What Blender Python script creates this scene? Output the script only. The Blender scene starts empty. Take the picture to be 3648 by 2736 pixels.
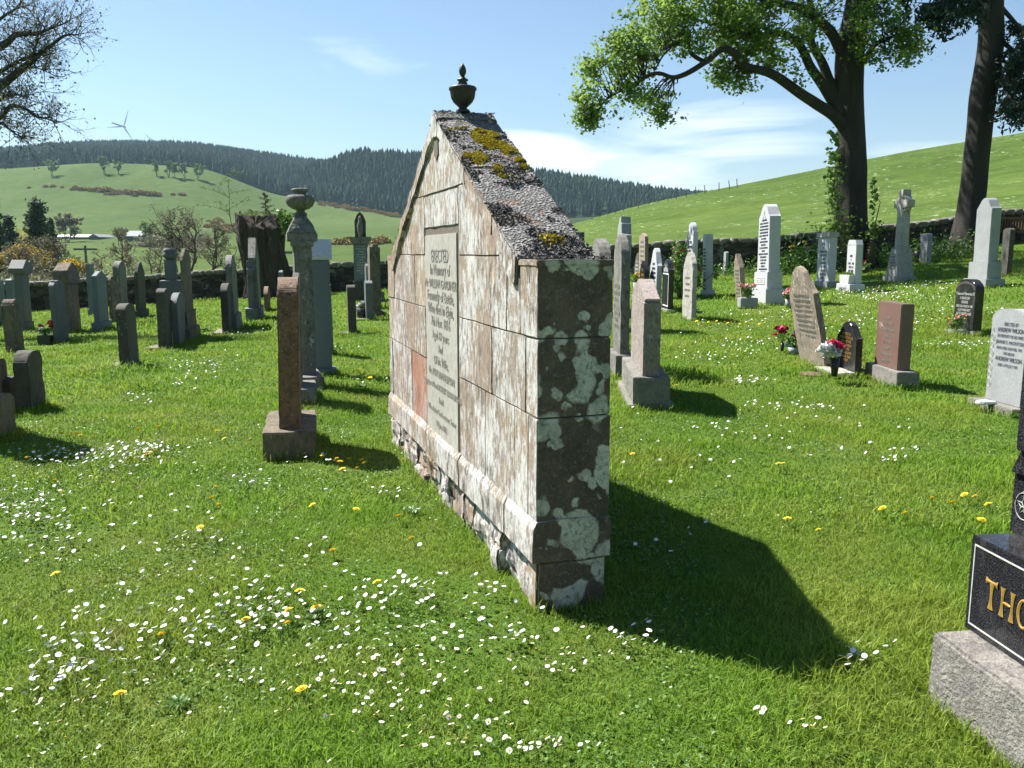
import bpy, bmesh, math, random
import numpy as np
from mathutils import Vector, Matrix, noise as mnoise
R = math.radians
rnd = random.Random(11)
rng = np.random.default_rng(7)
scene = bpy.context.scene
COL = scene.collection

# ------------------------------------------------------------------ camera
F, EYE = 3000.0, 1.6
PITCH = math.atan(468 / 3000)
cp, sp = math.cos(PITCH), math.sin(PITCH)
cam_d = bpy.data.cameras.new('camera')
cam_d.sensor_width = 36.0
cam_d.lens = F / 3648 * 36
cam_d.clip_start = 0.05
cam_d.clip_end = 12000
cam = bpy.data.objects.new('camera', cam_d)
COL.objects.link(cam)
cam.location = (0, 0, EYE)
cam.rotation_euler = (R(90) - PITCH, 0, 0)
scene.camera = cam

# ------------------------------------------------------------------ light
SUN_AZ, SUN_EL = math.atan2(-0.625, 0.41), R(53.2)
world = bpy.data.worlds.new('World')
scene.world = world
world.use_nodes = True
nt = world.node_tree
nt.nodes.clear()
wo = nt.nodes.new('ShaderNodeOutputWorld')
bg = nt.nodes.new('ShaderNodeBackground')
sky = nt.nodes.new('ShaderNodeTexSky')
sky.sky_type = 'NISHITA'
sky.sun_disc = False
sky.sun_elevation = SUN_EL
sky.sun_rotation = SUN_AZ % (2 * math.pi)
sky.air_density = 1.1
sky.dust_density = 0.15
sky.ozone_density = 3.4
SKY_STRENGTH = 0.050
bg.inputs['Strength'].default_value = SKY_STRENGTH
tc = nt.nodes.new('ShaderNodeTexCoord')
mp = nt.nodes.new('ShaderNodeMapping')
mp.inputs['Scale'].default_value = (3.2, 3.2, 20.0)
mp.inputs['Rotation'].default_value = (R(0), R(-13), R(0))
nz = nt.nodes.new('ShaderNodeTexNoise')
nz.inputs['Scale'].default_value = 1.5
nz.inputs['Detail'].default_value = 7
nz.inputs['Roughness'].default_value = 0.55
nz.inputs['Distortion'].default_value = 0.5
nt.links.new(tc.outputs['Generated'], mp.inputs['Vector'])
nt.links.new(mp.outputs['Vector'], nz.inputs['Vector'])


def wmath(op, a, b=None, clamp=False):
    n = nt.nodes.new('ShaderNodeMath')
    n.operation = op
    n.use_clamp = clamp
    for i, v in enumerate((a, b)):
        if v is None:
            continue
        if isinstance(v, (int, float)):
            n.inputs[i].default_value = v
        else:
            nt.links.new(v, n.inputs[i])
    return n.outputs[0]


sepd = nt.nodes.new('ShaderNodeSeparateXYZ')
nt.links.new(tc.outputs['Generated'], sepd.inputs[0])


def blob(cx, cz, rx, rz, gain):
    """soft weight round one direction of the sky (x and z of the unit direction)"""
    dx = wmath('DIVIDE', wmath('SUBTRACT', sepd.outputs[0], cx), rx)
    dz = wmath('DIVIDE', wmath('SUBTRACT', sepd.outputs[2], cz), rz)
    d2 = wmath('ADD', wmath('MULTIPLY', dx, dx), wmath('MULTIPLY', dz, dz))
    e = wmath('SUBTRACT', 1.0, d2, True)
    return wmath('MULTIPLY', e, gain)


acc = None
for b in ((0.10, 0.085, 0.22, 0.058, 0.68), (0.02, 0.115, 0.10, 0.035, 1.0), (-0.17, 0.212, 0.15, 0.03, 0.36),
          (0.24, 0.13, 0.16, 0.05, 0.6), (0.48, 0.105, 0.16, 0.022, 0.6), (0.0, 0.21, 0.16, 0.02, 0.2)):
    o = blob(*b)
    acc = o if acc is None else wmath('MAXIMUM', acc, o)
m1 = wmath('SUBTRACT', wmath('ADD', nz.outputs['Fac'], wmath('MULTIPLY', acc, 0.50)), 0.69)
m2 = wmath('MULTIPLY', m1, 3.4, True)
m3 = wmath('MULTIPLY', wmath('MULTIPLY', m2, wmath('MULTIPLY', acc, 1.8, True), True), 0.8)
mixw = nt.nodes.new('ShaderNodeMixRGB')
nt.links.new(m3, mixw.inputs['Fac'])
nt.links.new(sky.outputs['Color'], mixw.inputs['Color1'])
mixw.inputs['Color2'].default_value = (9.5, 10.0, 10.6, 1)
nt.links.new(mixw.outputs['Color'], bg.inputs['Color'])
nt.links.new(bg.outputs[0], wo.inputs['Surface'])

sun_d = bpy.data.lights.new('sun', 'SUN')
sun_d.energy = 4.9
sun_d.angle = R(0.53)
sun_d.color = (1.0, 0.95, 0.87)
sun = bpy.data.objects.new('sun', sun_d)
COL.objects.link(sun)
sd = Vector((math.sin(SUN_AZ) * math.cos(SUN_EL), math.cos(SUN_AZ) * math.cos(SUN_EL), math.sin(SUN_EL)))
sun.rotation_euler = sd.to_track_quat('Z', 'Y').to_euler()
sun.location = sd * 60

scene.view_settings.view_transform = 'Standard'
scene.view_settings.look = 'None'
scene.view_settings.gamma = 1
scene.view_settings.exposure = 1.45
scene.render.engine = 'CYCLES'
scene.cycles.max_bounces = 6
scene.cycles.transparent_max_bounces = 8
scene.cycles.volume_bounces = 0
scene.cycles.use_denoising = True


# ------------------------------------------------------------------ helpers
def tag(o, label=None, cat=None, group=None, kind=None):
    if label: o['label'] = label
    if cat: o['category'] = cat
    if group: o['group'] = group
    if kind: o['kind'] = kind
    return o


def empty(name, label, cat, loc, rotz=0.0, group=None):
    o = bpy.data.objects.new(name, None)
    o.empty_display_size = 0.1
    COL.objects.link(o)
    o.location = loc
    o.rotation_euler = (0, 0, rotz)
    return tag(o, label, cat, group)


def link_mesh(name, me, mat, parent=None):
    o = bpy.data.objects.new(name, me)
    COL.objects.link(o)
    for m in (mat if isinstance(mat, (list, tuple)) else [mat]):
        me.materials.append(m)
    if parent is not None:
        o.parent = parent
    return o


def obj(name, bm, mat, parent=None, smooth=False):
    me = bpy.data.meshes.new(name)
    bmesh.ops.recalc_face_normals(bm, faces=bm.faces[:])
    bm.to_mesh(me)
    bm.free()
    me.polygons.foreach_set('use_smooth', [bool(smooth)] * len(me.polygons))
    return link_mesh(name, me, mat, parent)


def np_mesh(name, V, faces, mat, parent=None, tint=None, smooth=False, midx=None):
    """faces: list of int arrays (n,k); V (n,3)"""
    me = bpy.data.meshes.new(name)
    V = np.asarray(V, dtype=np.float32)
    me.vertices.add(len(V))
    me.vertices.foreach_set('co', V.ravel())
    loops = np.concatenate([f.ravel() for f in faces]).astype(np.int32)
    starts, tot, s = [], [], 0
    for f in faces:
        n, k = f.shape
        starts.append(s + np.arange(n) * k)
        tot.append(np.full(n, k))
        s += n * k
    starts = np.concatenate(starts).astype(np.int32)
    me.loops.add(len(loops))
    me.loops.foreach_set('vertex_index', loops)
    me.polygons.add(len(starts))
    me.polygons.foreach_set('loop_start', starts)
    me.update(calc_edges=True)
    me.polygons.foreach_set('use_smooth', np.full(len(starts), bool(smooth)))
    if midx is not None:
        me.polygons.foreach_set('material_index', np.asarray(midx, dtype=np.int32))
    if tint is not None:
        a = me.attributes.new('tint', 'FLOAT', 'POINT')
        a.data.foreach_set('value', np.asarray(tint, dtype=np.float32))
    return link_mesh(name, me, mat, parent)


def ray(px, py):
    a = (px - 1824) / F
    b = -(py - 1368) / F
    return np.array([a, cp + b * sp, -sp + b * cp])


def PT(px, py, Y):
    """world point seen at a photo pixel at forward distance Y"""
    r = ray(px, py)
    k = Y / r[1]
    return Vector((r[0] * k, Y, EYE + r[2] * k))


def PZ(px, py, z):
    r = ray(px, py)
    k = (z - EYE) / r[2]
    return Vector((r[0] * k, r[1] * k, z))


# ------------------------------------------------------------------ terrain heights
CX0 = np.array([-900, 0, 400, 700, 1000, 1400, 1900, 2300, 2750, 3240, 3648, 4400], float)
CX = np.array([-900, 0, 400, 700, 1000, 1140, 1300, 1400, 1900, 2300, 2750, 3240, 3648, 4400], float)
WY = np.interp(CX, [-600, 0, 1400, 2100, 2750, 3240, 3648, 4400], [33, 32, 34, 32, 30, 31, 33, 33])
WTOP = np.interp(CX, [-900, 0, 1400, 2100, 2750, 3240, 3648, 4400], [1060, 1010, 925, 878, 845, 796, 743, 660])


def z_of(y, D):
    b = -(y - 1368) / F
    return EYE + D * (-sp + b * cp) / (cp + b * sp)


WALLH = 1.15
zw = z_of(WTOP, WY) - WALLH
prof = {
    60: [1060, 1060, 1050, 1040, 1010, 990, 930, 880, 832, 775, 722, 640],
    110: [1000, 1000, 990, 985, 962, 945, 870, 812, 745, 670, 600, 500],
    150: [965, 965, 958, 945, 925, 905, 830, 735, 650, 560, 500, 380],
    175: [945, 945, 938, 925, 908, 890, 822, 725, 640, 548, 484, 360],
    250: [905, 900, 895, 890, 880, 868, 830, 790, 740, 700, 640, 560],
    360: [858, 858, 856, 860, 855, 845, 820, 790, 760, 720, 690, 640],
    500: [815, 810, 800, 810, 825, 830, 810, 790, 770, 750, 730, 700],
    700: [730, 715, 700, 730, 775, 800, 800, 780, 770, 760, 750, 720],
    880: [608, 604, 583, 596, 694, 768, 790, 770, 760, 750, 740, 730],
    960: [606, 602, 582, 606, 700, 772, 785, 765, 755, 750, 740, 730],
    1080: [600, 600, 590, 600, 690, 755, 765, 755, 750, 745, 740, 730],
    1250: [590, 586, 565, 575, 640, 690, 715, 735, 740, 740, 740, 730],
    1450: [580, 570, 545, 548, 595, 620, 655, 712, 725, 730, 735, 730],
    1600: [575, 568, 532, 545, 578, 570, 640, 712, 725, 730, 735, 730],
    1800: [620, 600, 560, 570, 600, 590, 660, 730, 745, 740, 740, 740],
    2600: [760, 740, 720, 720, 740, 740, 780, 800, 800, 800, 800, 800]}
prof = {D: np.interp(CX, CX0, v) for D, v in prof.items()}
for D, px_, v in ((1080, 1140, 722), (1080, 1300, 700), (1250, 1000, 640), (1250, 1140, 612), (1250, 1300, 567), (1250, 1400, 574), (1250, 1900, 642), (1250, 2300, 708),
                  (1450, 1140, 625), (1450, 1300, 640), (1450, 1400, 640), (1450, 1900, 690), (1450, 2300, 720), (1600, 1000, 580), (1600, 1140, 603), (1600, 1300, 622), (1600, 1400, 640), (1600, 1900, 690), (1600, 2300, 725)):
    prof[D][list(CX).index(px_)] = v
NC = len(CX)
ctrlY = [np.full(NC, 0.), np.full(NC, 4.), np.full(NC, 9.), (9 + WY) / 2, WY, WY + 2.5]
ctrlZ = [np.zeros(NC), np.zeros(NC), np.zeros(NC), zw * 0.47, zw, zw + np.where(CX > 1800, 0.75, -0.3)]
for D in sorted(prof):
    ctrlY.append(np.full(NC, float(D)))
    ctrlZ.append(z_of(np.array(prof[D], float), D))
ctrlY = np.array(ctrlY)
ctrlZ = np.array(ctrlZ)
ctrlL = np.log(ctrlY + 6.0)


def pchip(x, y, q):
    h = np.diff(x)
    dl = np.diff(y) / h
    m = np.zeros_like(y)
    for i in range(1, len(x) - 1):
        if dl[i - 1] * dl[i] > 0:
            w1, w2 = 2 * h[i] + h[i - 1], h[i] + 2 * h[i - 1]
            m[i] = (w1 + w2) / (w1 / dl[i - 1] + w2 / dl[i])
    m[0], m[-1] = dl[0], dl[-1]
    i = np.clip(np.searchsorted(x, q) - 1, 0, len(x) - 2)
    t = (q - x[i]) / h[i]
    return ((1 + 2 * t) * (1 - t) ** 2 * y[i] + t * (1 - t) ** 2 * h[i] * m[i]
            + t * t * (3 - 2 * t) * y[i + 1] + t * t * (t - 1) * h[i] * m[i + 1])


NL, NX = 500, 230
gl = np.linspace(math.log(6.0), math.log(2606.0), NL)
gx = np.linspace(-900, 4400, NX)
tmp = np.array([pchip(ctrlL[:, j], ctrlZ[:, j], gl) for j in range(NC)])      # columns x NL
grid = np.array([pchip(CX, tmp[:, i], gx) for i in range(NL)])               # NL x NX
wallY_at = lambda px: np.interp(px, CX, WY)


def col_of(x, y):
    """photo column of a bearing"""
    q = np.where(y > 0.05, x / np.maximum(y, 0.05), np.sign(x) * 9)
    return np.clip(1824 + q * F * 1.012, -899, 4399)


def HT(x, y):
    x = np.asarray(x, float)
    y = np.asarray(y, float)
    r = np.hypot(x, y)
    px = col_of(x, y)
    c = (px - 1824) / (F * 1.012)
    Y = r / np.sqrt(1 + c * c)
    u = (np.log(Y + 6.0) - gl[0]) / (gl[1] - gl[0])
    v = (px - gx[0]) / (gx[1] - gx[0])
    u = np.clip(u, 0, NL - 1.001)
    v = np.clip(v, 0, NX - 1.001)
    i, j = u.astype(int), v.astype(int)
    a, b = u - i, v - j
    z = (grid[i, j] * (1 - a) * (1 - b) + grid[i + 1, j] * a * (1 - b) + grid[i, j + 1] * (1 - a) * b + grid[i + 1, j + 1] * a * b)
    # gentle lumps in the turf and the fields
    z = z + 0.018 * np.sin(x * 1.3 + 1.0) * np.sin(y * 1.1) * np.clip((Y - 2) / 6, 0, 1)
    z = z + np.clip((Y - 60) / 200, 0, 1) * 1.3 * np.sin(x * 0.021 + 0.013 * y) * np.sin(y * 0.017 + 1.3) * np.clip((900 - Y) / 300, 0, 1)
    return z


def hz(x, y):
    return float(HT(np.array([x]), np.array([y]))[0])


def G(px, py):
    """ground point seen at a photo pixel"""
    r = ray(px, py)
    lo, k = 0.5, 1.0
    while k < 400:
        p = r * k
        if EYE + p[2] < hz(p[0], p[1]):
            break
        lo = k
        k *= 1.04
    hi = k
    for _ in range(22):
        k = (lo + hi) / 2
        p = r * k
        if EYE + p[2] < hz(p[0], p[1]): hi = k
        else: lo = k
    return Vector((p[0], p[1], hz(p[0], p[1])))


# ------------------------------------------------------------------ materials
class NT:
    def __init__(s, name, rough=0.9):
        s.m = bpy.data.materials.new(name)
        s.m.use_nodes = True
        s.t = s.m.node_tree
        s.b = s.t.nodes['Principled BSDF']
        s.b.inputs['Roughness'].default_value = rough
        s.out = s.t.nodes['Material Output']
        s.co = s.t.nodes.new('ShaderNodeTexCoord')
        s._map = {}

    def L(s, a, b): s.t.links.new(a, b)

    def vec(s, scale=(1, 1, 1), space='Object'):
        k = (tuple(scale), space)
        if k not in s._map:
            n = s.t.nodes.new('ShaderNodeMapping')
            n.inputs['Scale'].default_value = scale
            if space == 'World':
                g = s.t.nodes.new('ShaderNodeNewGeometry')
                s.L(g.outputs['Position'], n.inputs['Vector'])
            else:
                oi = s.t.nodes.new('ShaderNodeObjectInfo')
                ad = s.t.nodes.new('ShaderNodeVectorMath')
                ml = s.t.nodes.new('ShaderNodeVectorMath')
                ml.operation = 'SCALE'
                s.L(oi.outputs['Location'], ml.inputs[0])
                ml.inputs['Scale'].default_value = 0.37
                s.L(s.co.outputs['Object'], ad.inputs[0])
                s.L(ml.outputs[0], ad.inputs[1])
                s.L(ad.outputs[0], n.inputs['Vector'])
            s._map[k] = n.outputs[0]
        return s._map[k]

    def noise(s, scale, detail=5, rough=0.6, stretch=(1, 1, 1), dist=0.0, space='Object'):
        n = s.t.nodes.new('ShaderNodeTexNoise')
        n.inputs['Scale'].default_value = scale
        n.inputs['Detail'].default_value = detail
        n.inputs['Roughness'].default_value = rough
        n.inputs['Distortion'].default_value = dist
        s.L(s.vec(stretch, space), n.inputs['Vector'])
        return n.outputs['Fac']

    def voro(s, scale, stretch=(1, 1, 1), feature='F1', space='Object', out='Distance', randomness=1.0):
        n = s.t.nodes.new('ShaderNodeTexVoronoi')
        n.feature = feature
        n.inputs['Scale'].default_value = scale
        n.inputs['Randomness'].default_value = randomness
        s.L(s.vec(stretch, space), n.inputs['Vector'])
        return n.outputs[out]

    def ramp(s, fac, stops, interp='LINEAR'):
        n = s.t.nodes.new('ShaderNodeValToRGB')
        n.color_ramp.interpolation = interp
        cr = n.color_ramp
        while len(cr.elements) < len(stops): cr.elements.new(0.5)
        for e, (p, c) in zip(cr.elements, stops):
            e.position = p
            e.color = (c, c, c, 1) if isinstance(c, (int, float)) else (*c, 1)
        s.L(fac, n.inputs['Fac'])
        return n.outputs['Color']

    def mix(s, fac, a, b, mode='MIX'):
        n = s.t.nodes.new('ShaderNodeMixRGB')
        n.blend_type = mode
        for v, i in ((fac, 'Fac'), (a, 'Color1'), (b, 'Color2')):
            if isinstance(v, (int, float)): n.inputs[i].default_value = v if i == 'Fac' else (v, v, v, 1)
            elif isinstance(v, tuple): n.inputs[i].default_value = (*v, 1)
            else: s.L(v, n.inputs[i])
        return n.outputs['Color']

    def math(s, op, a, b, clamp=False):
        n = s.t.nodes.new('ShaderNodeMath')
        n.operation = op
        n.use_clamp = clamp
        for i, v in enumerate((a, b)):
            if isinstance(v, (int, float)): n.inputs[i].default_value = v
            else: s.L(v, n.inputs[i])
        return n.outputs[0]

    def attr(s, name, out='Fac'):
        n = s.t.nodes.new('ShaderNodeAttribute')
        n.attribute_name = name
        return n.outputs[out]

    def bump(s, h, strength=0.5, dist=0.01):
        n = s.t.nodes.new('ShaderNodeBump')
        n.inputs['Strength'].default_value = strength
        n.inputs['Distance'].default_value = dist
        s.L(h, n.inputs['Height'])
        s.L(n.outputs[0], s.b.inputs['Normal'])

    def color(s, c):
        if isinstance(c, tuple): s.b.inputs['Base Color'].default_value = (*c, 1)
        else: s.L(c, s.b.inputs['Base Color'])
        return s.m


def plain(name, c, rough=0.7, metallic=0.0, var=0.25, scale=30, spec=0.5):
    n = NT(name, rough)
    n.b.inputs['Metallic'].default_value = metallic
    n.b.inputs['Specular IOR Level'].default_value = spec
    f = n.noise(scale, 4)
    lo = tuple(v * (1 - var) for v in c)
    hi = tuple(min(1, v * (1 + var)) for v in c)
    return n.color(n.ramp(f, [(0.3, lo), (0.7, hi)]))


def stone(name, c1, c2, lichen=(0.55, 0.57, 0.52), amount=0.5, lscale=9, dark=0.4, dcol=(0.03, 0.03, 0.028), streak=1.0,
          bump=0.6, bd=0.012, speck=0.0, rough=0.92, edge=0.04):
    n = NT(name, rough)
    st = (1, 1, 1.0 / streak)
    base = n.ramp(n.noise(3.0, 6, 0.65, st), [(0.3, c1), (0.7, c2)])
    fine = n.noise(60, 3, 0.7, st)
    base = n.mix(0.55, base, n.ramp(fine, [(0.25, 0.25), (0.75, 0.8)]), 'OVERLAY')
    if speck:
        sp_ = n.ramp(n.noise(170, 2, 0.6), [(0.42, 0.0), (0.6, 1.0)])
        base = n.mix(n.math('MULTIPLY', sp_, speck), base, (0.55, 0.55, 0.54))
        sp2 = n.ramp(n.noise(210, 2, 0.6, (1.1, 1.2, 1.3)), [(0.6, 0.0), (0.68, 1.0)])
        base = n.mix(n.math('MULTIPLY', sp2, speck), base, (0.03, 0.03, 0.03))
    h = fine
    if dark:
        dk = n.math('MULTIPLY', n.ramp(n.noise(lscale * 0.9, 9, 0.8, (1.3, 1.1, st[2] * 1.2)), [(0.60 - dark * 0.22, 0.0), (0.74 - dark * 0.22, 1.0)]), 0.75)
        base = n.mix(dk, base, dcol)
    if amount:
        a = 0.68 - amount * 0.28
        lk = n.ramp(n.noise(lscale * 1.3, 10, 0.74, st, 0.1), [(a, 0.0), (a + edge * 1.6, 0.9)])
        patch = n.ramp(n.noise(2.2, 3, 0.5), [(0.35, 0.35), (0.65, 1.0)])
        lk2 = n.math('MULTIPLY', lk, patch)
        lc = n.mix(0.5, lichen, n.ramp(n.noise(90, 3, 0.7), [(0.2, 0.2), (0.8, 0.85)]), 'OVERLAY')
        base = n.mix(lk2, base, lc)
        h = n.math('ADD', n.math('MULTIPLY', lk2, 0.7), fine)
    n.bump(h, bump, bd)
    return n.color(base)


M = {}
M['brown'] = stone('weathered_brown_sandstone', (0.12, 0.075, 0.045), (0.19, 0.12, 0.07), (0.26, 0.25, 0.22), amount=0.42, lscale=16, dark=0.6)
M['granite_pink'] = stone('pink_granite', (0.15, 0.115, 0.097), (0.235, 0.185, 0.16), (0.50, 0.45, 0.43), 0.45, 16, 0.35, speck=0.3, streak=1.5)
M['red_granite'] = stone('polished_red_granite', (0.11, 0.055, 0.042), (0.145, 0.075, 0.057), (0.28, 0.17, 0.14), 0.2, 6, 0.0, speck=0.10, bump=0.1, rough=0.45)
M['old_grey'] = stone('old_grey_stone', (0.11, 0.108, 0.098), (0.19, 0.185, 0.165), (0.36, 0.37, 0.33), 0.42, 11, 0.5, streak=1.8)
M['old_brown'] = stone('old_brown_stone', (0.10, 0.083, 0.056), (0.17, 0.14, 0.095), (0.32, 0.32, 0.27), 0.42, 12, 0.55, streak=2.0)
M['grey_granite'] = stone('grey_granite', (0.17, 0.185, 0.195), (0.24, 0.255, 0.265), amount=0.0, dark=0.0, speck=0.28, bump=0.15, rough=0.75)
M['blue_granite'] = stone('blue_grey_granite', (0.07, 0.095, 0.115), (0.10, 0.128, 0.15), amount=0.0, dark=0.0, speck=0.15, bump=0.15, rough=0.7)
M['glare_polish'] = stone('polished_granite_painted_glare', (0.42, 0.45, 0.48), (0.5, 0.53, 0.56), amount=0.0, dark=0.0, speck=0.1, bump=0.05, rough=0.3)  # sky glare on a polished cap, put into a pale colour
M['dark_shaded_granite'] = stone('dark_shaded_grey_granite', (0.055, 0.064, 0.067), (0.085, 0.096, 0.10), (0.2, 0.21, 0.2), amount=0.12, dark=0.1, speck=0.15, bump=0.3, rough=0.75)  # dark granite, also grey left-hand stones with their shade put into the colour
M['white_granite'] = stone('pale_granite', (0.36, 0.37, 0.385), (0.44, 0.45, 0.465), amount=0.0, dark=0.0, speck=0.12, bump=0.15, rough=0.7)
M['white_paint'] = stone('whitened_stone', (0.55, 0.56, 0.57), (0.66, 0.66, 0.66), amount=0.0, dark=0.0, bump=0.1, rough=0.7)
M['tan_lichen'] = stone('tan_stone_with_streaks', (0.19, 0.155, 0.115), (0.27, 0.22, 0.165), (0.55, 0.54, 0.50), 0.42, 22, 0.2, streak=3.5, edge=0.03)
M['pale_old'] = stone('pale_old_stone', (0.26, 0.25, 0.225), (0.36, 0.35, 0.315), (0.5, 0.5, 0.45), 0.4, 10, 0.25, streak=1.6)
M['concrete'] = stone('rough_grey_concrete', (0.125, 0.117, 0.10), (0.24, 0.225, 0.20), (0.42, 0.40, 0.37), 0.40, 12, 0.6, (0.11, 0.105, 0.10), bump=0.9, bd=0.015, speck=0.15)
M['dark_old'] = stone('dark_old_stone', (0.045, 0.043, 0.036), (0.085, 0.08, 0.065), (0.24, 0.245, 0.215), 0.33, 13, 0.45)
M['iron'] = plain('dark_painted_iron', (0.035, 0.036, 0.04), 0.45, 0.4)
M['gold'] = plain('gilded_letters', (0.62, 0.38, 0.10), 0.35, 0.6, 0.15)
M['cut'] = plain('pale_cut_line', (0.42, 0.43, 0.40), 0.8)
M['leadletter'] = plain('dark_lead_letters', (0.05, 0.06, 0.09), 0.6)
M['inkletter'] = plain('weathered_letters', (0.19, 0.18, 0.16), 0.9)
M['fadedletter'] = plain('faded_letters', (0.235, 0.225, 0.20), 0.9)
M['whiteletter'] = plain('pale_letters', (0.65, 0.66, 0.66), 0.8)


def black_granite():
    n = NT('polished_black_granite', 0.16)
    v = n.ramp(n.noise(260, 2, 0.5), [(0.45, (0.008, 0.008, 0.010)), (0.62, (0.035, 0.036, 0.042)), (0.72, (0.12, 0.12, 0.13))])
    n.b.inputs['Specular IOR Level'].default_value = 0.4
    dust = n.ramp(n.noise(7, 6, 0.7, (1, 1, 0.3)), [(0.52, 0.0), (0.8, 0.35)])
    return n.color(n.mix(dust, v, (0.17, 0.17, 0.16)))


M['black'] = black_granite()


def mon_front():
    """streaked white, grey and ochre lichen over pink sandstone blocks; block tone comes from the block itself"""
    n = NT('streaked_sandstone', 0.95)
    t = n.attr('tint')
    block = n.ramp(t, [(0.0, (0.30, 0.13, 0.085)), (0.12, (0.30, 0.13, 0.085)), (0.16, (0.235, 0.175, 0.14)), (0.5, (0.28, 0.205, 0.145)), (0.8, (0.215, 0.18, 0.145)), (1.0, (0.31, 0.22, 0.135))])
    S = (1, 1, 0.38)
    ochre = n.ramp(n.noise(4.0, 5, 0.6, (1, 1, 0.35)), [(0.5, 0.0), (0.68, 0.8)])
    base = n.mix(n.math('MULTIPLY', ochre, 0.7), block, (0.28, 0.20, 0.115))
    fine = n.noise(55, 4, 0.75, S)
    base = n.mix(0.7, base, n.ramp(fine, [(0.25, 0.2), (0.75, 0.85)]), 'OVERLAY')
    w = n.noise(27, 10, 0.78, S, 0.1)
    w2 = n.math('ADD', w, n.math('MULTIPLY', n.ramp(n.noise(2.6, 3, 0.5, (1, 1, 0.7)), [(0.3, 0.0), (0.68, 1.0)]), 0.20))
    lessred = n.ramp(t, [(0.1, -0.12), (0.16, 0.0)])
    wk = n.ramp(w2, [(0.575, 0.0), (0.655, 1.0)])
    keep = n.ramp(t, [(0.0, 0.35), (0.15, 1.0)], 'CONSTANT')
    wk = n.math('MULTIPLY', wk, keep)
    wc = n.ramp(n.noise(70, 4, 0.8, (1, 1, 0.5)), [(0.25, (0.26, 0.255, 0.24)), (0.5, (0.50, 0.49, 0.475)), (0.75, (0.66, 0.65, 0.64))])
    base = n.mix(wk, base, wc)
    g = n.noise(24, 8, 0.75, (1.2, 1, 0.32), 0.4)
    gz = n.ramp(n.noise(3.1, 4, 0.6, (1.3, 1, 0.5)), [(0.38, 0.0), (0.58, 1.0)])
    gk = n.math('MULTIPLY', n.ramp(g, [(0.52, 0.0), (0.58, 1.0)]), gz)
    base = n.mix(gk, base, (0.085, 0.082, 0.08))
    h = n.math('ADD', n.math('MULTIPLY', wk, 0.5), fine)
    h = n.math('SUBTRACT', h, n.math('MULTIPLY', gk, 0.4))
    n.bump(h, 0.6, 0.008)
    return n.color(base)


def mon_end():
    """dark stone with large crusty pale rosettes of lichen"""
    n = NT('sandstone_with_pale_rosettes', 0.95)
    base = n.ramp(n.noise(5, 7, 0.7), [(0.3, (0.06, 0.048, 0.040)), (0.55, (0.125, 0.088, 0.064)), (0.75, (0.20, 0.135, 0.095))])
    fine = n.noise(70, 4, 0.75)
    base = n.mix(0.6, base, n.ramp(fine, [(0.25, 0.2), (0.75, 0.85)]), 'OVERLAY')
    nzv = n.t.nodes.new('ShaderNodeTexNoise')
    nzv.inputs['Scale'].default_value = 34
    nzv.inputs['Detail'].default_value = 8
    nzv.inputs['Roughness'].default_value = 0.7
    n.L(n.vec(), nzv.inputs['Vector'])
    vm = n.t.nodes.new('ShaderNodeVectorMath')
    vm.operation = 'MULTIPLY_ADD'
    n.L(nzv.outputs['Color'], vm.inputs[0])
    vm.inputs[1].default_value = (0.04, 0.04, 0.04)
    n.L(n.vec(), vm.inputs[2])
    ks = []
    for sc, thr, off in ((5.0, 0.60, 0.0), (12.0, 0.52, 3.1)):
        v = n.t.nodes.new('ShaderNodeTexVoronoi')
        v.inputs['Scale'].default_value = sc
        ad = n.t.nodes.new('ShaderNodeVectorMath')
        n.L(vm.outputs[0], ad.inputs[0])
        ad.inputs[1].default_value = (off, off * 0.7, off * 1.3)
        n.L(ad.outputs[0], v.inputs['Vector'])
        big = n.ramp(n.noise(3.0 + off, 2, 0.5), [(0.40, 0.0), (0.56, 1.0)])
        lim = n.math('MULTIPLY', big, thr)
        df = n.math('SUBTRACT', lim, v.outputs['Distance'])
        ks.append(n.math('MULTIPLY', df, 14.0, True))
    k = n.math('MAXIMUM', ks[0], ks[1])
    lc = n.mix(0.45, (0.66, 0.63, 0.545), n.ramp(n.noise(120, 4, 0.8), [(0.2, 0.2), (0.8, 0.8)]), 'OVERLAY')
    pit = n.ramp(n.noise(38, 9, 0.8), [(0.38, 0.3), (0.48, 1.0)])
    k = n.math('MULTIPLY', k, n.ramp(n.noise(9, 5, 0.7), [(0.3, 0.45), (0.6, 1.0)]))
    k = n.math('MULTIPLY', k, pit)
    base = n.mix(k, base, lc)
    spk = n.ramp(n.noise(45, 6, 0.8, dist=0.3), [(0.55, 0.0), (0.62, 1.0)])
    base = n.mix(n.math('MULTIPLY', spk, 0.7), base, (0.22, 0.23, 0.20))
    n.bump(n.math('ADD', n.math('MULTIPLY', k, 0.6), fine), 0.7, 0.01)
    return n.color(base)


def mon_cope():
    n = NT('coping_with_dark_crust', 0.95)
    base = n.ramp(n.noise(4, 6, 0.7), [(0.3, (0.13, 0.09, 0.07)), (0.7, (0.22, 0.165, 0.135))])
    crust = n.ramp(n.noise(5, 7, 0.65, dist=0.5), [(0.40, 1.0), (0.55, 1.0), (0.585, 0.0)])
    flake = n.voro(75)
    cc = n.ramp(n.math('ADD', n.math('MULTIPLY', flake, 0.8), n.math('MULTIPLY', n.noise(60, 4, 0.8), 0.5)), [(0.30, (0.05, 0.048, 0.047)), (0.55, (0.10, 0.098, 0.095)), (0.78, (0.19, 0.185, 0.18)), (0.95, (0.34, 0.34, 0.33))])
    base = n.mix(crust, base, cc)
    n.bump(n.math('ADD', n.math('MULTIPLY', flake, 1.2), n.math('MULTIPLY', crust, 0.8)), 1.0, 0.012)
    return n.color(base)


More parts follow.
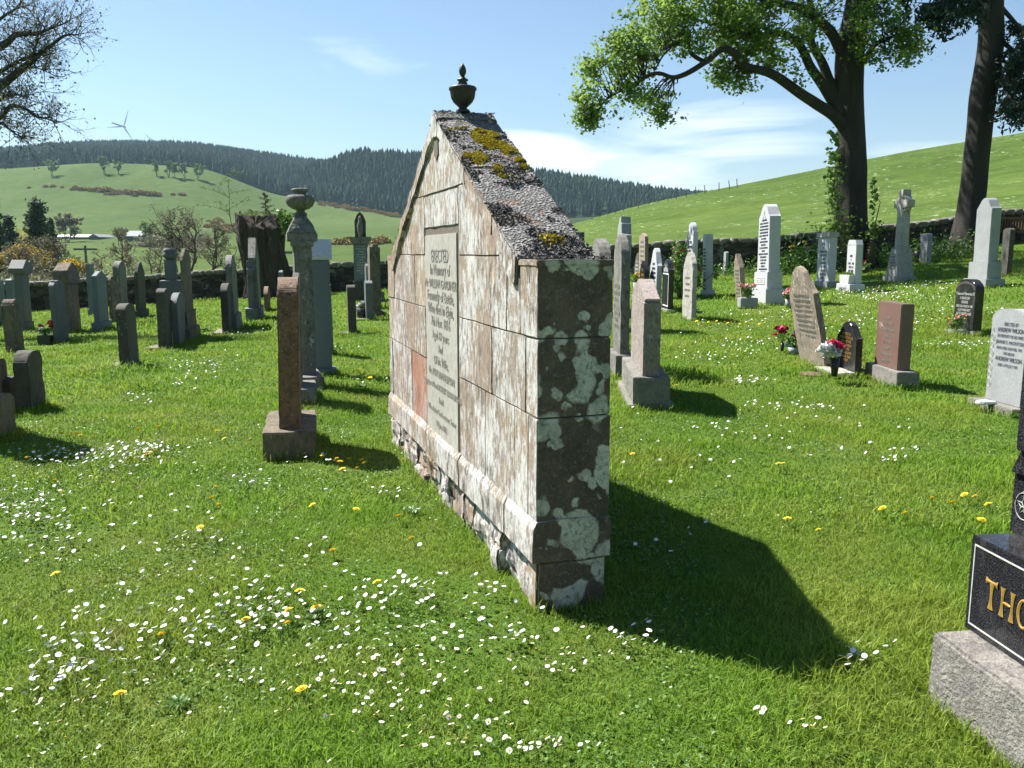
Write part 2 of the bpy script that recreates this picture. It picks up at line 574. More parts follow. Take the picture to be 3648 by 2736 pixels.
M['mfront'] = mon_front()
M['mend'] = mon_end()
M['mcope'] = mon_cope()
M['mpanel'] = stone('smooth_grey_panel_stone', (0.30, 0.29, 0.26), (0.37, 0.355, 0.315), (0.5, 0.49, 0.45), 0.25, 16, 0.12, (0.22, 0.2, 0.17), streak=3, bump=0.35)
M['moss'] = plain('yellow_moss', (0.33, 0.25, 0.02), 0.95, 0, 0.45, 60)
M['joint_and_recess'] = plain('dark_mortar_and_recess_shade', (0.12, 0.10, 0.08), 0.95)


def leafy(name, c, c2, trans=0.35, var_attr=True, rough=0.6, spec=0.3, wn=None):
    n = NT(name, rough)
    n.b.inputs['Specular IOR Level'].default_value = spec
    col = n.ramp(n.attr('tint'), [(0.0, c), (1.0, c2)])
    if wn:
        col = n.mix(n.ramp(n.noise(wn[0], 4, 0.6, space='World'), [(0.40, 0.0), (0.66, 1.0)]), col, n.ramp(n.attr('tint'), [(0.0, wn[1]), (1.0, wn[2])]))
    if name == 'grass_blade':
        dry = n.ramp(n.noise(2.6, 6, 0.7, space='World'), [(0.60, 0.0), (0.70, 0.75)])
        col = n.mix(dry, col, n.ramp(n.attr('tint'), [(0.0, (0.14, 0.12, 0.04)), (1.0, (0.40, 0.34, 0.13))]))
    n.color(col)
    tr = n.t.nodes.new('ShaderNodeBsdfTranslucent')
    n.L(n.mix(0.5, col, (0.55, 0.7, 0.1), 'MULTIPLY') if False else col, tr.inputs['Color'])
    mx = n.t.nodes.new('ShaderNodeMixShader')
    mx.inputs[0].default_value = trans
    n.L(n.b.outputs[0], mx.inputs[1])
    n.L(tr.outputs[0], mx.inputs[2])
    n.L(mx.outputs[0], n.out.inputs['Surface'])
    return n.m


M['blade'] = leafy('grass_blade', (0.045, 0.125, 0.008), (0.25, 0.42, 0.032), 0.45, wn=(0.9, (0.12, 0.19, 0.015), (0.36, 0.43, 0.07)))
M['sycamore_leaf'] = leafy('sycamore_leaf', (0.06, 0.13, 0.02), (0.28, 0.40, 0.085), 0.48)
M['shrub_leaf'] = leafy('glossy_leaf', (0.04, 0.12, 0.015), (0.16, 0.28, 0.05), 0.3, rough=0.4, spec=0.5)
M['needle'] = leafy('conifer_needles', (0.012, 0.032, 0.022), (0.035, 0.075, 0.045), 0.1)
M['twigleaf'] = leafy('budding_leaf', (0.10, 0.095, 0.06), (0.24, 0.23, 0.13), 0.25)
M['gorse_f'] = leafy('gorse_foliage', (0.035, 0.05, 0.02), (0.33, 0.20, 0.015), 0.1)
M['broom_y'] = leafy('yellow_blossom', (0.10, 0.13, 0.03), (0.62, 0.42, 0.02), 0.2)
M['haze_green'] = leafy('spring_leaf', (0.09, 0.16, 0.04), (0.22, 0.30, 0.09), 0.3)
M['bark'] = stone('bark', (0.022, 0.019, 0.017), (0.05, 0.043, 0.035), (0.09, 0.085, 0.065), 0.25, 8, 0.4, streak=5, bump=1.0, bd=0.03)
M['bark_grey'] = stone('grey_bark', (0.04, 0.037, 0.035), (0.07, 0.064, 0.058), (0.2, 0.2, 0.16), 0.2, 8, 0.3, streak=3, bump=0.6)
M['twig'] = plain('brown_twigs', (0.095, 0.065, 0.052), 0.9)
M['deadwood'] = stone('dead_wood', (0.028, 0.021, 0.016), (0.08, 0.06, 0.043), (0.22, 0.18, 0.13), 0.35, 7, 0.55, (0.02, 0.015, 0.01), streak=5, bump=1.0, bd=0.03)
M['petal_white'] = plain('white_petals', (0.68, 0.68, 0.70), 0.7, 0, 0.05)
M['daisy_eye'] = plain('daisy_centre', (0.72, 0.45, 0.03), 0.8)
M['dandelion'] = plain('dandelion_yellow', (0.80, 0.58, 0.005), 0.8, 0, 0.12, 200)
M['stem'] = plain('green_stem', (0.10, 0.20, 0.04), 0.8)
M['p_pink'] = plain('pale_pink_petals', (0.78, 0.42, 0.40), 0.7, 0, 0.2)
M['p_magenta'] = plain('magenta_petals', (0.70, 0.03, 0.16), 0.6, 0, 0.25)
M['p_darkred'] = plain('dark_red_petals', (0.32, 0.012, 0.04), 0.6, 0, 0.3)
M['p_red'] = plain('red_petals', (0.55, 0.04, 0.05), 0.6, 0, 0.3)
M['p_yellow'] = plain('yellow_petals', (0.75, 0.55, 0.05), 0.6, 0, 0.2)
M['vase_dark'] = plain('dark_vase_plastic', (0.015, 0.016, 0.02), 0.35)
M['slate'] = plain('blue_slate', (0.24, 0.27, 0.30), 0.6)
M['timber'] = plain('weathered_timber', (0.14, 0.085, 0.05), 0.8)
M['pole'] = plain('grey_pole_timber', (0.13, 0.12, 0.11), 0.9)
M['turbine'] = plain('turbine_white', (0.45, 0.47, 0.5), 0.5, 0, 0.03)
M['shed_white'] = plain('pale_shed_sheeting', (0.62, 0.63, 0.64), 0.7, 0, 0.08)
M['roof_grey'] = plain('slate_roof', (0.20, 0.21, 0.23), 0.8)
M['shed_wall'] = plain('dark_shed_wall', (0.12, 0.15, 0.15), 0.8)
M['soil'] = plain('bare_soil', (0.12, 0.085, 0.05), 1.0)


def turf():
    n = NT('lawn_soil_and_grass', 1.0)
    n.b.inputs['Specular IOR Level'].default_value = 0.1
    a = n.ramp(n.noise(7, 8, 0.75, space='World'), [(0.3, (0.05, 0.11, 0.014)), (0.7, (0.12, 0.21, 0.03))])
    b = n.ramp(n.noise(0.8, 4, 0.6, space='World'), [(0.42, 0.0), (0.68, 0.6)])
    n.bump(n.noise(30, 5, 0.8, space='World'), 0.8, 0.05)
    return n.color(n.mix(b, a, (0.17, 0.19, 0.05)))


def field(name, c1, c2, spot=0.35, sc=0.02):
    # broad tone, trampled streaks, fine tussocks
    n = NT(name, 1.0)
    n.b.inputs['Specular IOR Level'].default_value = 0.05
    a = n.ramp(n.noise(sc, 8, 0.65, (1, 0.45, 1), 0.4, 'World'), [(0.35, c1), (0.68, c2)])
    mid_ = n.ramp(n.noise(0.16, 9, 0.78, (0.6, 1.3, 1), space='World'), [(0.36, 0.34), (0.64, 0.66)])
    a = n.mix(0.8, a, mid_, 'OVERLAY')
    fine = n.ramp(n.noise(0.9, 6, 0.8, space='World'), [(0.3, 0.25), (0.7, 0.75)])
    a = n.mix(0.55, a, fine, 'OVERLAY')
    wh = n.ramp(n.noise(1.3, 4, 0.8, (1, 0.4, 1), space='World'), [(0.60, 0.0), (0.66, spot)])
    far = n.ramp(n.noise(0.05, 3, 0.5, space='World'), [(0.42, 0.0), (0.6, 1.0)])
    a = n.mix(n.math('MULTIPLY', wh, far), a, (0.55, 0.6, 0.42))
    return n.color(a)


M['turf'] = turf()
M['pasture'] = field('hill_pasture', (0.046, 0.080, 0.015), (0.084, 0.124, 0.026), 0.8)
M['meadow'] = field('far_meadow', (0.045, 0.076, 0.018), (0.082, 0.118, 0.033), 0.0, 0.008)
M['forest_floor'] = field('forest_floor', (0.02, 0.035, 0.015), (0.04, 0.06, 0.03), 0.0, 0.01)

# ------------------------------------------------------------------ ground sheet
azf = np.radians(np.concatenate([np.arange(-180, -40, 5), np.arange(-40, 40, 0.3), np.arange(40, 180, 5)]))
rr = np.concatenate([[0.01], np.geomspace(0.6, 40, 90), np.geomspace(41.5, 2590, 150)])
A, RR = np.meshgrid(azf, rr)
X, Yy = RR * np.sin(A), RR * np.cos(A)
Z = HT(X, Yy)
n_r, n_a = A.shape
V = np.stack([X, Yy, Z], -1).reshape(-1, 3)
ii, jj = np.meshgrid(np.arange(n_r - 1), np.arange(n_a), indexing='ij')
jn = (jj + 1) % n_a
fc = np.stack([ii * n_a + jj, ii * n_a + jn, (ii + 1) * n_a + jn, (ii + 1) * n_a + jj], -1).reshape(-1, 4)
cen = V[fc].mean(1)
pxc = col_of(cen[:, 0], cen[:, 1])
cc_ = (pxc - 1824) / (F * 1.012)
Yc = np.hypot(cen[:, 0], cen[:, 1]) / np.sqrt(1 + cc_ ** 2)
inside = Yc < wallY_at(pxc) + 0.2
meadow = (~inside) & (pxc < 1850)
forest = (Yc > 985) | ((Yc > 400) & (pxc > 1950))
mi = np.where(inside, 0, np.where(meadow, 2, 1))
mi = np.where(forest, 3, mi)
g_in, g_f, g_m, g_w = (mi == 0), (mi == 1), (mi == 2), (mi == 3)
for nm, sel, mt in (('ground', g_in, 'turf'), ('hillside_field', g_f, 'pasture'), ('valley_meadow', g_m, 'meadow'), ('forest_ground', g_w, 'forest_floor')):
    f = fc[sel]
    used, inv = np.unique(f, return_inverse=True)
    o = np_mesh(nm, V[used], [inv.reshape(f.shape)], M[mt], smooth=True)
    tag(o, kind='structure')


# ------------------------------------------------------------------ shape helpers
def box_bm(x0, x1, y0, y1, z0, z1, bev=0.0, bm=None, top=None):
    own = bm is None
    bm = bm or bmesh.new()
    tx = ty = 0
    if top: tx, ty = top
    vs = [bm.verts.new(v) for v in ((x0, y0, z0), (x1, y0, z0), (x1, y1, z0), (x0, y1, z0),
                                    (x0 + tx, y0 + ty, z1), (x1 - tx, y0 + ty, z1), (x1 - tx, y1 - ty, z1), (x0 + tx, y1 - ty, z1))]
    fs = [bm.faces.new([vs[i] for i in q]) for q in ((3, 2, 1, 0), (4, 5, 6, 7), (0, 1, 5, 4), (1, 2, 6, 5), (2, 3, 7, 6), (3, 0, 4, 7))]
    if bev and own:
        bmesh.ops.bevel(bm, geom=bm.edges[:], offset=bev, segments=2, affect='EDGES')
    return bm


def prism_bm(prof, y0, y1, bev=0.0, tb=0.0):
    """profile (x,z) list extruded from y0 (front) to y1 (back)"""
    bm = bmesh.new()
    a = [bm.verts.new((x, y0, z)) for x, z in prof]
    b = [bm.verts.new((x, y1, z)) for x, z in prof]
    n = len(prof)
    bm.faces.new(a)
    bm.faces.new(b[::-1])
    for i in range(n):
        bm.faces.new((a[i], b[i], b[(i + 1) % n], a[(i + 1) % n]))
    if bev:
        ed = [e for e in bm.edges if e.calc_length() > bev * 2.2]
        try:
            bmesh.ops.bevel(bm, geom=ed, offset=bev, segments=2, affect='EDGES', clamp_overlap=True)
        except Exception:
            pass
    return bm


def roughen(bm, L=0.09, amp=0.01, seed=0.0, fr=4.0):
    bmesh.ops.triangulate(bm, faces=[f for f in bm.faces if len(f.verts) > 4])
    for _ in range(4):
        lg = [e for e in bm.edges if e.calc_length() > L]
        if not lg: break
        bmesh.ops.subdivide_edges(bm, edges=lg, cuts=1, use_grid_fill=True)
        if len(bm.verts) > 9000: break
    for v in bm.verts:
        p = v.co * fr + Vector((seed, seed * 1.7, seed * 0.3))
        d = mnoise.noise_vector(p) + 0.5 * mnoise.noise_vector(p * 3.1)
        v.co += d * amp
    return bm


def lathe_bm(prof, seg=24, cx=0, cy=0, bm=None):
    bm = bm or bmesh.new()
    rings = []
    for r, z in prof:
        rings.append([bm.verts.new((cx + r * math.cos(2 * math.pi * k / seg), cy + r * math.sin(2 * math.pi * k / seg), z)) for k in range(seg)])
    for a, b in zip(rings, rings[1:]):
        for k in range(seg):
            bm.faces.new((a[k], a[(k + 1) % seg], b[(k + 1) % seg], b[k]))
    bm.faces.new(rings[0][::-1])
    bm.faces.new(rings[-1])
    return bm


class Tubes:
    def __init__(s): s.V, s.Fq, s.n = [], [], 0

    def add(s, pts, rad, sides=5):
        pts = np.array([list(p) for p in pts], float)
        k = len(pts)
        t = np.gradient(pts, axis=0)
        t /= np.linalg.norm(t, axis=1)[:, None] + 1e-9
        up = np.array([0.3, 0.2, 1.0])
        a = np.cross(t, up)
        bad = np.linalg.norm(a, axis=1) < 0.15
        a[bad] = np.cross(t[bad], [1.0, 0, 0])
        a /= np.linalg.norm(a, axis=1)[:, None]
        b = np.cross(t, a)
        th = np.arange(sides) * 2 * math.pi / sides
        rad = np.asarray(rad, float)
        ring = pts[:, None, :] + rad[:, None, None] * (a[:, None, :] * np.cos(th)[None, :, None] + b[:, None, :] * np.sin(th)[None, :, None])
        s.V.append(ring.reshape(-1, 3))
        i, j = np.meshgrid(np.arange(k - 1), np.arange(sides), indexing='ij')
        jn = (j + 1) % sides
        s.Fq.append((s.n + np.stack([i * sides + j, i * sides + jn, (i + 1) * sides + jn, (i + 1) * sides + j], -1)).reshape(-1, 4))
        s.n += k * sides

    def build(s, name, mat, parent=None, origin=(0, 0, 0), smooth=True):
        V = np.concatenate(s.V) - np.array(list(origin))
        return np_mesh(name, V, [np.concatenate(s.Fq)], mat, parent, smooth=smooth)


def spline(pts, n=8):
    """catmull-rom through points"""
    P = [Vector(p) for p in pts]
    P = [P[0] * 2 - P[1]] + P + [P[-1] * 2 - P[-2]]
    out = []
    for i in range(1, len(P) - 2):
        for k in range(n):
            t = k / n
            a, b, c, d = P[i - 1], P[i], P[i + 1], P[i + 2]
            out.append(0.5 * ((2 * b) + (c - a) * t + (2 * a - 5 * b + 4 * c - d) * t * t + (3 * b - a - 3 * c + d) * t ** 3))
    out.append(P[-2])
    return out


def grow(T, start, dirv, length, rad, depth, tips, wig=0.35, nch=3, upb=0.1, spread=0.7, shrink=0.62, r=rnd, sides=4):
    n = 5
    pts, p, d = [Vector(start)], Vector(start), Vector(dirv).normalized()
    for i in range(n):
        d = (d + Vector((r.gauss(0, wig), r.gauss(0, wig), r.gauss(0, wig) + upb)) * 0.45).normalized()
        p = p + d * (length / n)
        pts.append(p.copy())
    T.add(pts, np.linspace(rad, rad * 0.45, n + 1), sides if depth > 1 else 3)
    if depth <= 0:
        tips.append((p.copy(), d.copy()))
        return
    for c in range(nch):
        k = r.randint(2, n)
        q = pts[k]
        dd = (d + Vector((r.gauss(0, spread), r.gauss(0, spread), r.gauss(0, spread * 0.8) + upb))).normalized()
        grow(T, q, dd, length * shrink * r.uniform(0.7, 1.2), rad * 0.5, depth - 1, tips, wig, nch, upb, spread, shrink, r, sides)
    tips.append((p.copy(), d.copy()))


def leaves(name, C, size, mat, parent=None, origin=(0, 0, 0), tint=None, droop=0.0, aspect=0.75, gen=rng, szvar=0.35, flat=0.0):
    """one kite-shaped two-facet leaf per centre"""
    C = np.asarray(C, float) - np.array(list(origin))
    n = len(C)
    u = gen.normal(size=(n, 3))
    u[:, 2] = u[:, 2] * (1 - flat) - droop
    u /= np.linalg.norm(u, axis=1)[:, None] + 1e-9
    w = gen.normal(size=(n, 3))
    w[:, 2] *= (1 - flat)
    v = np.cross(u, w)
    if flat:
        v = np.cross(u, np.array([0, 0, 1.0]) + gen.normal(size=(n, 3)) * (1 - flat))
    v /= np.linalg.norm(v, axis=1)[:, None] + 1e-9
    nn = np.cross(u, v)
    s = size * (1 + gen.uniform(-szvar, szvar, n))[:, None]
    a = C - u * s * 0.5
    b = C + v * s * 0.5 * aspect + nn * s * 0.12
    c = C + u * s * 0.5
    d = C - v * s * 0.5 * aspect + nn * s * 0.12
    Vv = np.stack([a, b, c, d], 1).reshape(-1, 3)
    k = np.arange(n)[:, None] * 4
    Fs = np.concatenate([k + np.array([[0, 1, 2]]), k + np.array([[0, 2, 3]])])
    if tint is None: tint = gen.uniform(0, 1, n)
    return np_mesh(name, Vv, [Fs], mat, parent, tint=np.repeat(tint, 4))


def arc(cx, cz, rx, rz, a0, a1, n=12):
    return [(cx + rx * math.cos(a0 + (a1 - a0) * k / n), cz + rz * math.sin(a0 + (a1 - a0) * k / n)) for k in range(n + 1)]


def top_profile(style, w, z0, z1, p=0.3):
    """front outline, widths along x"""
    h = w / 2
    if style == 'flat': t = [(h, z1), (-h, z1)]
    elif style == 'round':
        r = min(p * w, (z1 - z0) * 0.6)
        t = arc(0, z1 - r, h, r, 0, math.pi, 14)
    elif style == 'gothic':
        r = p * w
        t = [(h, z1 - r), (h * 0.86, z1 - r * 0.62), (h * 0.58, z1 - r * 0.3), (h * 0.28, z1 - r * 0.09), (0, z1), (-h * 0.28, z1 - r * 0.09), (-h * 0.58, z1 - r * 0.3), (-h * 0.86, z1 - r * 0.62), (-h, z1 - r)]
    elif style == 'gable':
        t = [(h, z1 - p * w), (0.06 * w, z1), (-0.06 * w, z1), (-h, z1 - p * w)]
    elif style == 'shoulder':
        r = p * w
        t = [(h, z1 - r), (h * 0.72, z1 - r)] + arc(0, z1 - r, h * 0.70, r, 0, math.pi, 12)[0:] + [(-h * 0.72, z1 - r), (-h, z1 - r)]
        t = [t[0]] + t[2:-2] + [t[-1]]
    elif style == 'ogee':
        r = p * w
        t = [(h, z1 - r), (h * 0.9, z1 - r), (h * 0.78, z1 - r * 0.88), (h * 0.6, z1 - r * 0.55), (h * 0.42, z1 - r * 0.22), (h * 0.2, z1 - r * 0.04), (0, z1)]
        t = t + [(-x, z) for x, z in t[-2::-1]]
    elif style == 'stepped':
        t = [(h, z1 - 0.55 * w), (h * 0.75, z1 - 0.5 * w), (h * 0.62, z1 - 0.2 * w), (h * 0.35, z1 - 0.18 * w), (h * 0.35, z1), (-h * 0.35, z1), (-h * 0.35, z1 - 0.18 * w), (-h * 0.62, z1 - 0.2 * w), (-h * 0.75, z1 - 0.5 * w), (-h, z1 - 0.55 * w)]
    return [(-h, z0), (h, z0)] + t


def rows_bm(lines, w, z0, dz, ch, y, seed=0):
    """rows of small upright strokes: lettering too fine to read; lines = relative widths"""
    r = random.Random(seed)
    bm = bmesh.new()
    for i, lw in enumerate(lines):
        z = z0 - i * dz
        x = -w * lw / 2
        while x < w * lw / 2:
            cw = ch * r.uniform(0.42, 0.62)
            if r.random() < 0.14:
                x += cw * 0.7
                continue
            bw = cw * 0.26
            hh = ch
            box_bm(x, x + bw, y - 0.001, y + 0.002, z, z + hh, bm=bm)
            k = r.random()
            if k < 0.7: box_bm(x + cw * 0.62, x + cw * 0.62 + bw, y - 0.001, y + 0.002, z, z + hh, bm=bm)
            if k > 0.35: box_bm(x + bw, x + cw * 0.62, y - 0.001, y + 0.002, z + hh * (0.8 if k > 0.6 else 0.42), z + hh * (0.98 if k > 0.6 else 0.6), bm=bm)
            x += cw
    return bm


def text_bm(lines, y, xsc=1.0):
    """lines: (text, cx, z, size); built-in font, standing in the xz plane facing -y"""
    bm = bmesh.new()
    for s, cx, z, size in lines:
        cu = bpy.data.curves.new('t', 'FONT')
        cu.body = s
        cu.size = size
        cu.align_x = 'CENTER'
        cu.extrude = 0.0
        cu.resolution_u = 3
        o = bpy.data.objects.new('t', cu)
        COL.objects.link(o)
        dg = bpy.context.evaluated_depsgraph_get()
        me = bpy.data.meshes.new_from_object(o.evaluated_get(dg))
        me.transform(Matrix(((xsc, 0, 0, cx), (0, 0, -1, y), (0, 1, 0, z), (0, 0, 0, 1))))
        bm.from_mesh(me)
        bpy.data.objects.remove(o)
        bpy.data.curves.remove(cu)
        bpy.data.meshes.remove(me)
    r = bmesh.ops.extrude_face_region(bm, geom=bm.faces[:])
    bmesh.ops.translate(bm, verts=[v for v in r['geom'] if isinstance(v, bmesh.types.BMVert)], vec=(0, -0.0015, 0))
    return bm


DAX = math.atan2(-0.3072, 0.9516)       # bearing along which every stone is set out
EXCL = []                               # spots with no grass: x, y, radius


def frame(rot=0.0):
    b = DAX + R(rot)
    d = Vector((math.sin(b), math.cos(b), 0))
    Xa = -d
    Ya = Vector((d.y, -d.x, 0))
    return d, Xa, Ya, math.atan2(Xa.y, Xa.x)


def solve(P0, dr, px):
    """length along dr from P0 that lands on photo column px"""
    k = (px - 1824) / F
    Dp = P0.y * cp - (P0.z - EYE) * sp
    return (k * Dp - P0.x) / (dr.x - k * dr.y * cp)


def z_at(P, py):
    b = -(py - 1368) / F
    return EYE + P.y * (-sp + b * cp) / (cp + b * sp)


def footprint(a, b, yb, xf=None, w=0.7, rot=0.0):
    d, Xa, Ya, th = frame(rot)
    A_ = G(a, yb)
    T = abs(solve(A_, Ya, b))
    T = min(max(T, 0.05), 1.2)
    if xf is not None:
        c = A_ if xf < a else A_ + Ya * T
        w = solve(c, d, xf)
        w = min(max(w, 0.3), 1.6)
    mid = A_ + Ya * (T / 2)
    cen = mid + d * (w / 2)
    return A_, cen, w, T, th, mid


def headstone(lab, a, b, yb, xf, yt, style='round', mat='old_grey', steps=(), rot=None, p=0.3, w=0.7, rough=0.006, tilt=(0, 0), cat='gravestone',
              name='gravestone', plate=0, lines=None, group=None, yoff=0.0, taper=0.0, bmat=None, lcol='inkletter', shaftT=None, seed=None, smat=None):
    if rot is None:
        rot = 16 if a > 1900 else 4
    A_, cen, w, T, th, mid = footprint(a, b, yb, xf, w, rot)
    z0 = hz(cen.x, cen.y)
    H_ = z_at(mid, yt) - z0
    root = empty(name, lab, cat, (cen.x, cen.y, z0), th, group)
    seed = seed or abs(hash((a, yb))) % 97 * 0.73
    bmat = bmat or mat
    cw, ct, z = w, T, -0.25
    cy = 0.0
    for i, st in enumerate(steps):
        ys, ix, iy = st[:3]
        zt = z_at(A_, ys) - z0
        ch = st[3] if len(st) > 3 else 0.0
        bm = box_bm(-cw / 2, cw / 2, -ct / 2, ct / 2, z, zt, 0.0)
        if ch:
            tf = [f for f in bm.faces if f.normal.z > 0.9 or all(abs(v.co.z - zt) < 1e-5 for v in f.verts)]
            for f in bm.faces:
                if all(abs(v.co.z - zt) < 1e-5 for v in f.verts):
                    rr_ = bmesh.ops.inset_individual(bm, faces=[f], thickness=min(ix, iy) * 0.9)
                    bmesh.ops.translate(bm, verts=f.verts[:], vec=(0, 0, ch))
                    break
        bmesh.ops.bevel(bm, geom=bm.edges[:], offset=0.008, segments=2, affect='EDGES')
        if rough: roughen(bm, 0.10, rough, seed + i, 5)
        obj('base', bm, M[bmat], root, smooth=False)
        z = zt + (ch if ch else 0) - 0.004
        cw -= 2 * ix
        ct -= 2 * iy
    if shaftT:
        ct = shaftT
    ct = max(ct, 0.05)
    cw = max(cw, 0.2)
    pr = top_profile(style, cw, z, H_, p)
    if taper:
        pr = [(x * (1 - taper * (zz - z) / (H_ - z)), zz) for x, zz in pr]
    bm = prism_bm(pr, yoff - ct / 2, yoff + ct / 2, 0.009)
    if rough: roughen(bm, 0.09, rough, seed + 9, 5)
    if steps or plate or lines:
        s = obj('slab', bm, M[smat or mat], root)
    else:
        me_root = root
        s = obj(name, bm, M[mat])
        s.location = root.location
        s.rotation_euler = root.rotation_euler
        for k in ('label', 'category', 'group'):
            if k in root.keys(): s[k] = root[k]
        bpy.data.objects.remove(root)
        root = s
    if plate:
        bm = box_bm(-w * 0.55, w * 0.55, -T / 2 - plate, T / 2 + 0.03, -0.1, 0.035, 0.01)
        roughen(bm, 0.12, 0.006, seed)
        obj('base', bm, M['concrete'], root)
        EXCL.append((cen.x, cen.y, max(w * 0.5, plate)))
    if lines:
        ln, zt_, dz, chh = lines
        bm = rows_bm(ln, cw * 0.86, zt_ * H_, dz, chh, yoff - ct / 2 - 0.003, int(seed * 10))
        obj('inscription', bm, M[lcol], root)
    if tilt == (0, 0) and T < 0.5:
        q = random.Random(int(a * 7 + yb))
        tilt = (q.gauss(0, 0.9), q.gauss(0, 0.6))
    root.rotation_euler = (R(tilt[0]), R(tilt[1]), th)
    return root, cw, ct, H_, z, yoff


# ------------------------------------------------------------------ the gabled family monument
LM, TM = 3.74, 0.35
P0 = PZ(1909, 2181, 0.0)
dM, XM, YM, thM = frame(0)
cM = P0 + dM * (LM / 2) + YM * (TM / 2)
mon = empty('gabled_monument', 'big pale sandstone gabled wall monument with long inscription panel and mossy coping, nearest the middle', 'monument', (cM.x, cM.y, hz(cM.x, cM.y) - 0.0), thM)


def clip(poly, a, b, c):
    """keep a*t+b*z<=c"""
    out = []
    for i in range(len(poly)):
        p, q = poly[i], poly[(i + 1) % len(poly)]
        fp, fq = a * p[0] + b * p[1] - c, a * q[0] + b * q[1] - c
        if fp <= 0: out.append(p)
        if (fp < 0 < fq) or (fq < 0 < fp):
            s = fp / (fp - fq)
            out.append((p[0] + (q[0] - p[0]) * s, p[1] + (q[1] - p[1]) * s))
    return out


ZR0 = 1.607 - 0.52 * 0.276          # roof line z = ZR0 + .52 t


class TintMesh:
    """collects prisms that each carry one tone; faces pick a material by the way they face"""
    def __init__(s): s.parts = []

    def prism(s, poly_tz, y0, y1, tint, bev=0.006, amp=0.003, L=0.07, fr=5.0, seed=None):
        if len(poly_tz) < 3: return
        pr = [(LM / 2 - t, z) for t, z in poly_tz]
        bm = prism_bm(pr, y0, y1, bev)
        roughen(bm, L, amp, 7.0 if seed is None else seed, fr)
        bmesh.ops.recalc_face_normals(bm, faces=bm.faces[:])
        s.parts.append((bm, tint))

    def build(s, name, mats, parent, rule):
        V, T3, T4, tn, n = [], [], [], [], 0
        m3, m4 = [], []
        for bm, tint in s.parts:
            bm.verts.index_update()
            bm.normal_update()
            V += [tuple(v.co) for v in bm.verts]
            tn += [tint] * len(bm.verts)
            for f in bm.faces:
                ids = [v.index + n for v in f.verts]
                k = rule(f)
                if len(ids) == 3: T3.append(ids); m3.append(k)
                elif len(ids) == 4: T4.append(ids); m4.append(k)
                else:
                    for q in range(1, len(ids) - 1):
                        T3.append([ids[0], ids[q], ids[q + 1]]); m3.append(k)
            n += len(bm.verts)
            bm.free()
        fs, ms = [], []
        if T3: fs.append(np.array(T3)); ms += m3
        if T4: fs.append(np.array(T4)); ms += m4
        return np_mesh(name, np.array(V), fs, mats, parent, tint=np.array(tn), midx=ms)


# dark core behind the joints
core = bmesh.new()
cpoly = [(0.02, 0.26), (0.02, 1.53), (0.26, 1.53), (0.26, ZR0 + 0.52 * 0.26 - 0.15), (1.78, 2.28), (1.96, 2.28), (LM - 0.26, ZR0 + 0.52 * 0.26 - 0.15), (LM - 0.26, 1.53), (LM - 0.02, 1.53), (LM - 0.02, 0.26)]
obj('core', prism_bm([(LM / 2 - t, z) for t, z in cpoly], -TM / 2 + 0.006, TM / 2 - 0.006), M['joint_and_recess'], mon)

wall_m = TintMesh()
courses = [
    (0.42, 0.888, [0, 0.115, 0.314, 0.809, 1.335], [2.262, 2.782, 3.188, 3.6, LM]),
    (0.888, 1.235, [0, 0.16, 0.68, 1.335], [2.262, 2.51, 2.90, 3.5, LM]),
    (1.235, 1.587, [0, 0.235, 0.43, 1.335], [2.262, 2.63, 3.46, LM]),
    (1.587, 1.975, [0.2, 1.19, 1.335], [2.262, 2.6, 3.5]),
    (1.975, 2.38, [0.8, 1.46, 1.857, 2.25, 2.9], [])]
g_ = 0.0034
for ci, (z0, z1, ja, jb) in enumerate(courses):
    for js in (ja, jb):
        for t0, t1 in zip(js, js[1:]):
            end = t0 == 0 or t1 == LM
            zt = z1 if not (ci == 2 and end) else 1.56
            pl = [(t0 + (0 if t0 == 0 else g_), z0 + g_), (t1 - (0 if t1 == LM else g_), z0 + g_), (t1 - (0 if t1 == LM else g_), zt - g_), (t0 + (0 if t0 == 0 else g_), zt - g_)]
            if not end:
                pl = clip(pl, -0.52, 1, ZR0 - 0.105)
                pl = clip(pl, 0.52, 1, ZR0 - 0.105 + 0.52 * LM)
            tint = rnd.uniform(0.2, 1.0)
            if ci == 0 and abs(t0 - 2.262) < 0.01: tint = 0.05
            off = rnd.uniform(-0.0035, 0.0035)
            if end:
                wall_m.prism(pl, -TM / 2 + off, TM / 2 - off, tint, 0.0035, 0.0035)
            else:
                wall_m.prism(pl, -TM / 2 + off, -TM / 2 + 0.09, tint, 0.0012, 0.0035)
                wall_m.prism(pl, TM / 2 - 0.09, TM / 2 - off, tint, 0.0012, 0.003)
# the strip over and behind the panel
wall_m.prism([(1.34, 1.76), (2.258, 1.76), (2.258, 1.97), (1.34, 1.97)], -TM / 2, -TM / 2 + 0.09, 0.6)
wall_m.prism([(1.34, 0.42), (2.258, 0.42), (2.258, 1.97), (1.34, 1.97)], TM / 2 - 0.09, TM / 2, 0.7)
wall_m.build('wall', [M['mfront'], M['mend']], mon, lambda f: 1 if abs(f.normal.x) > 0.7 else 0)

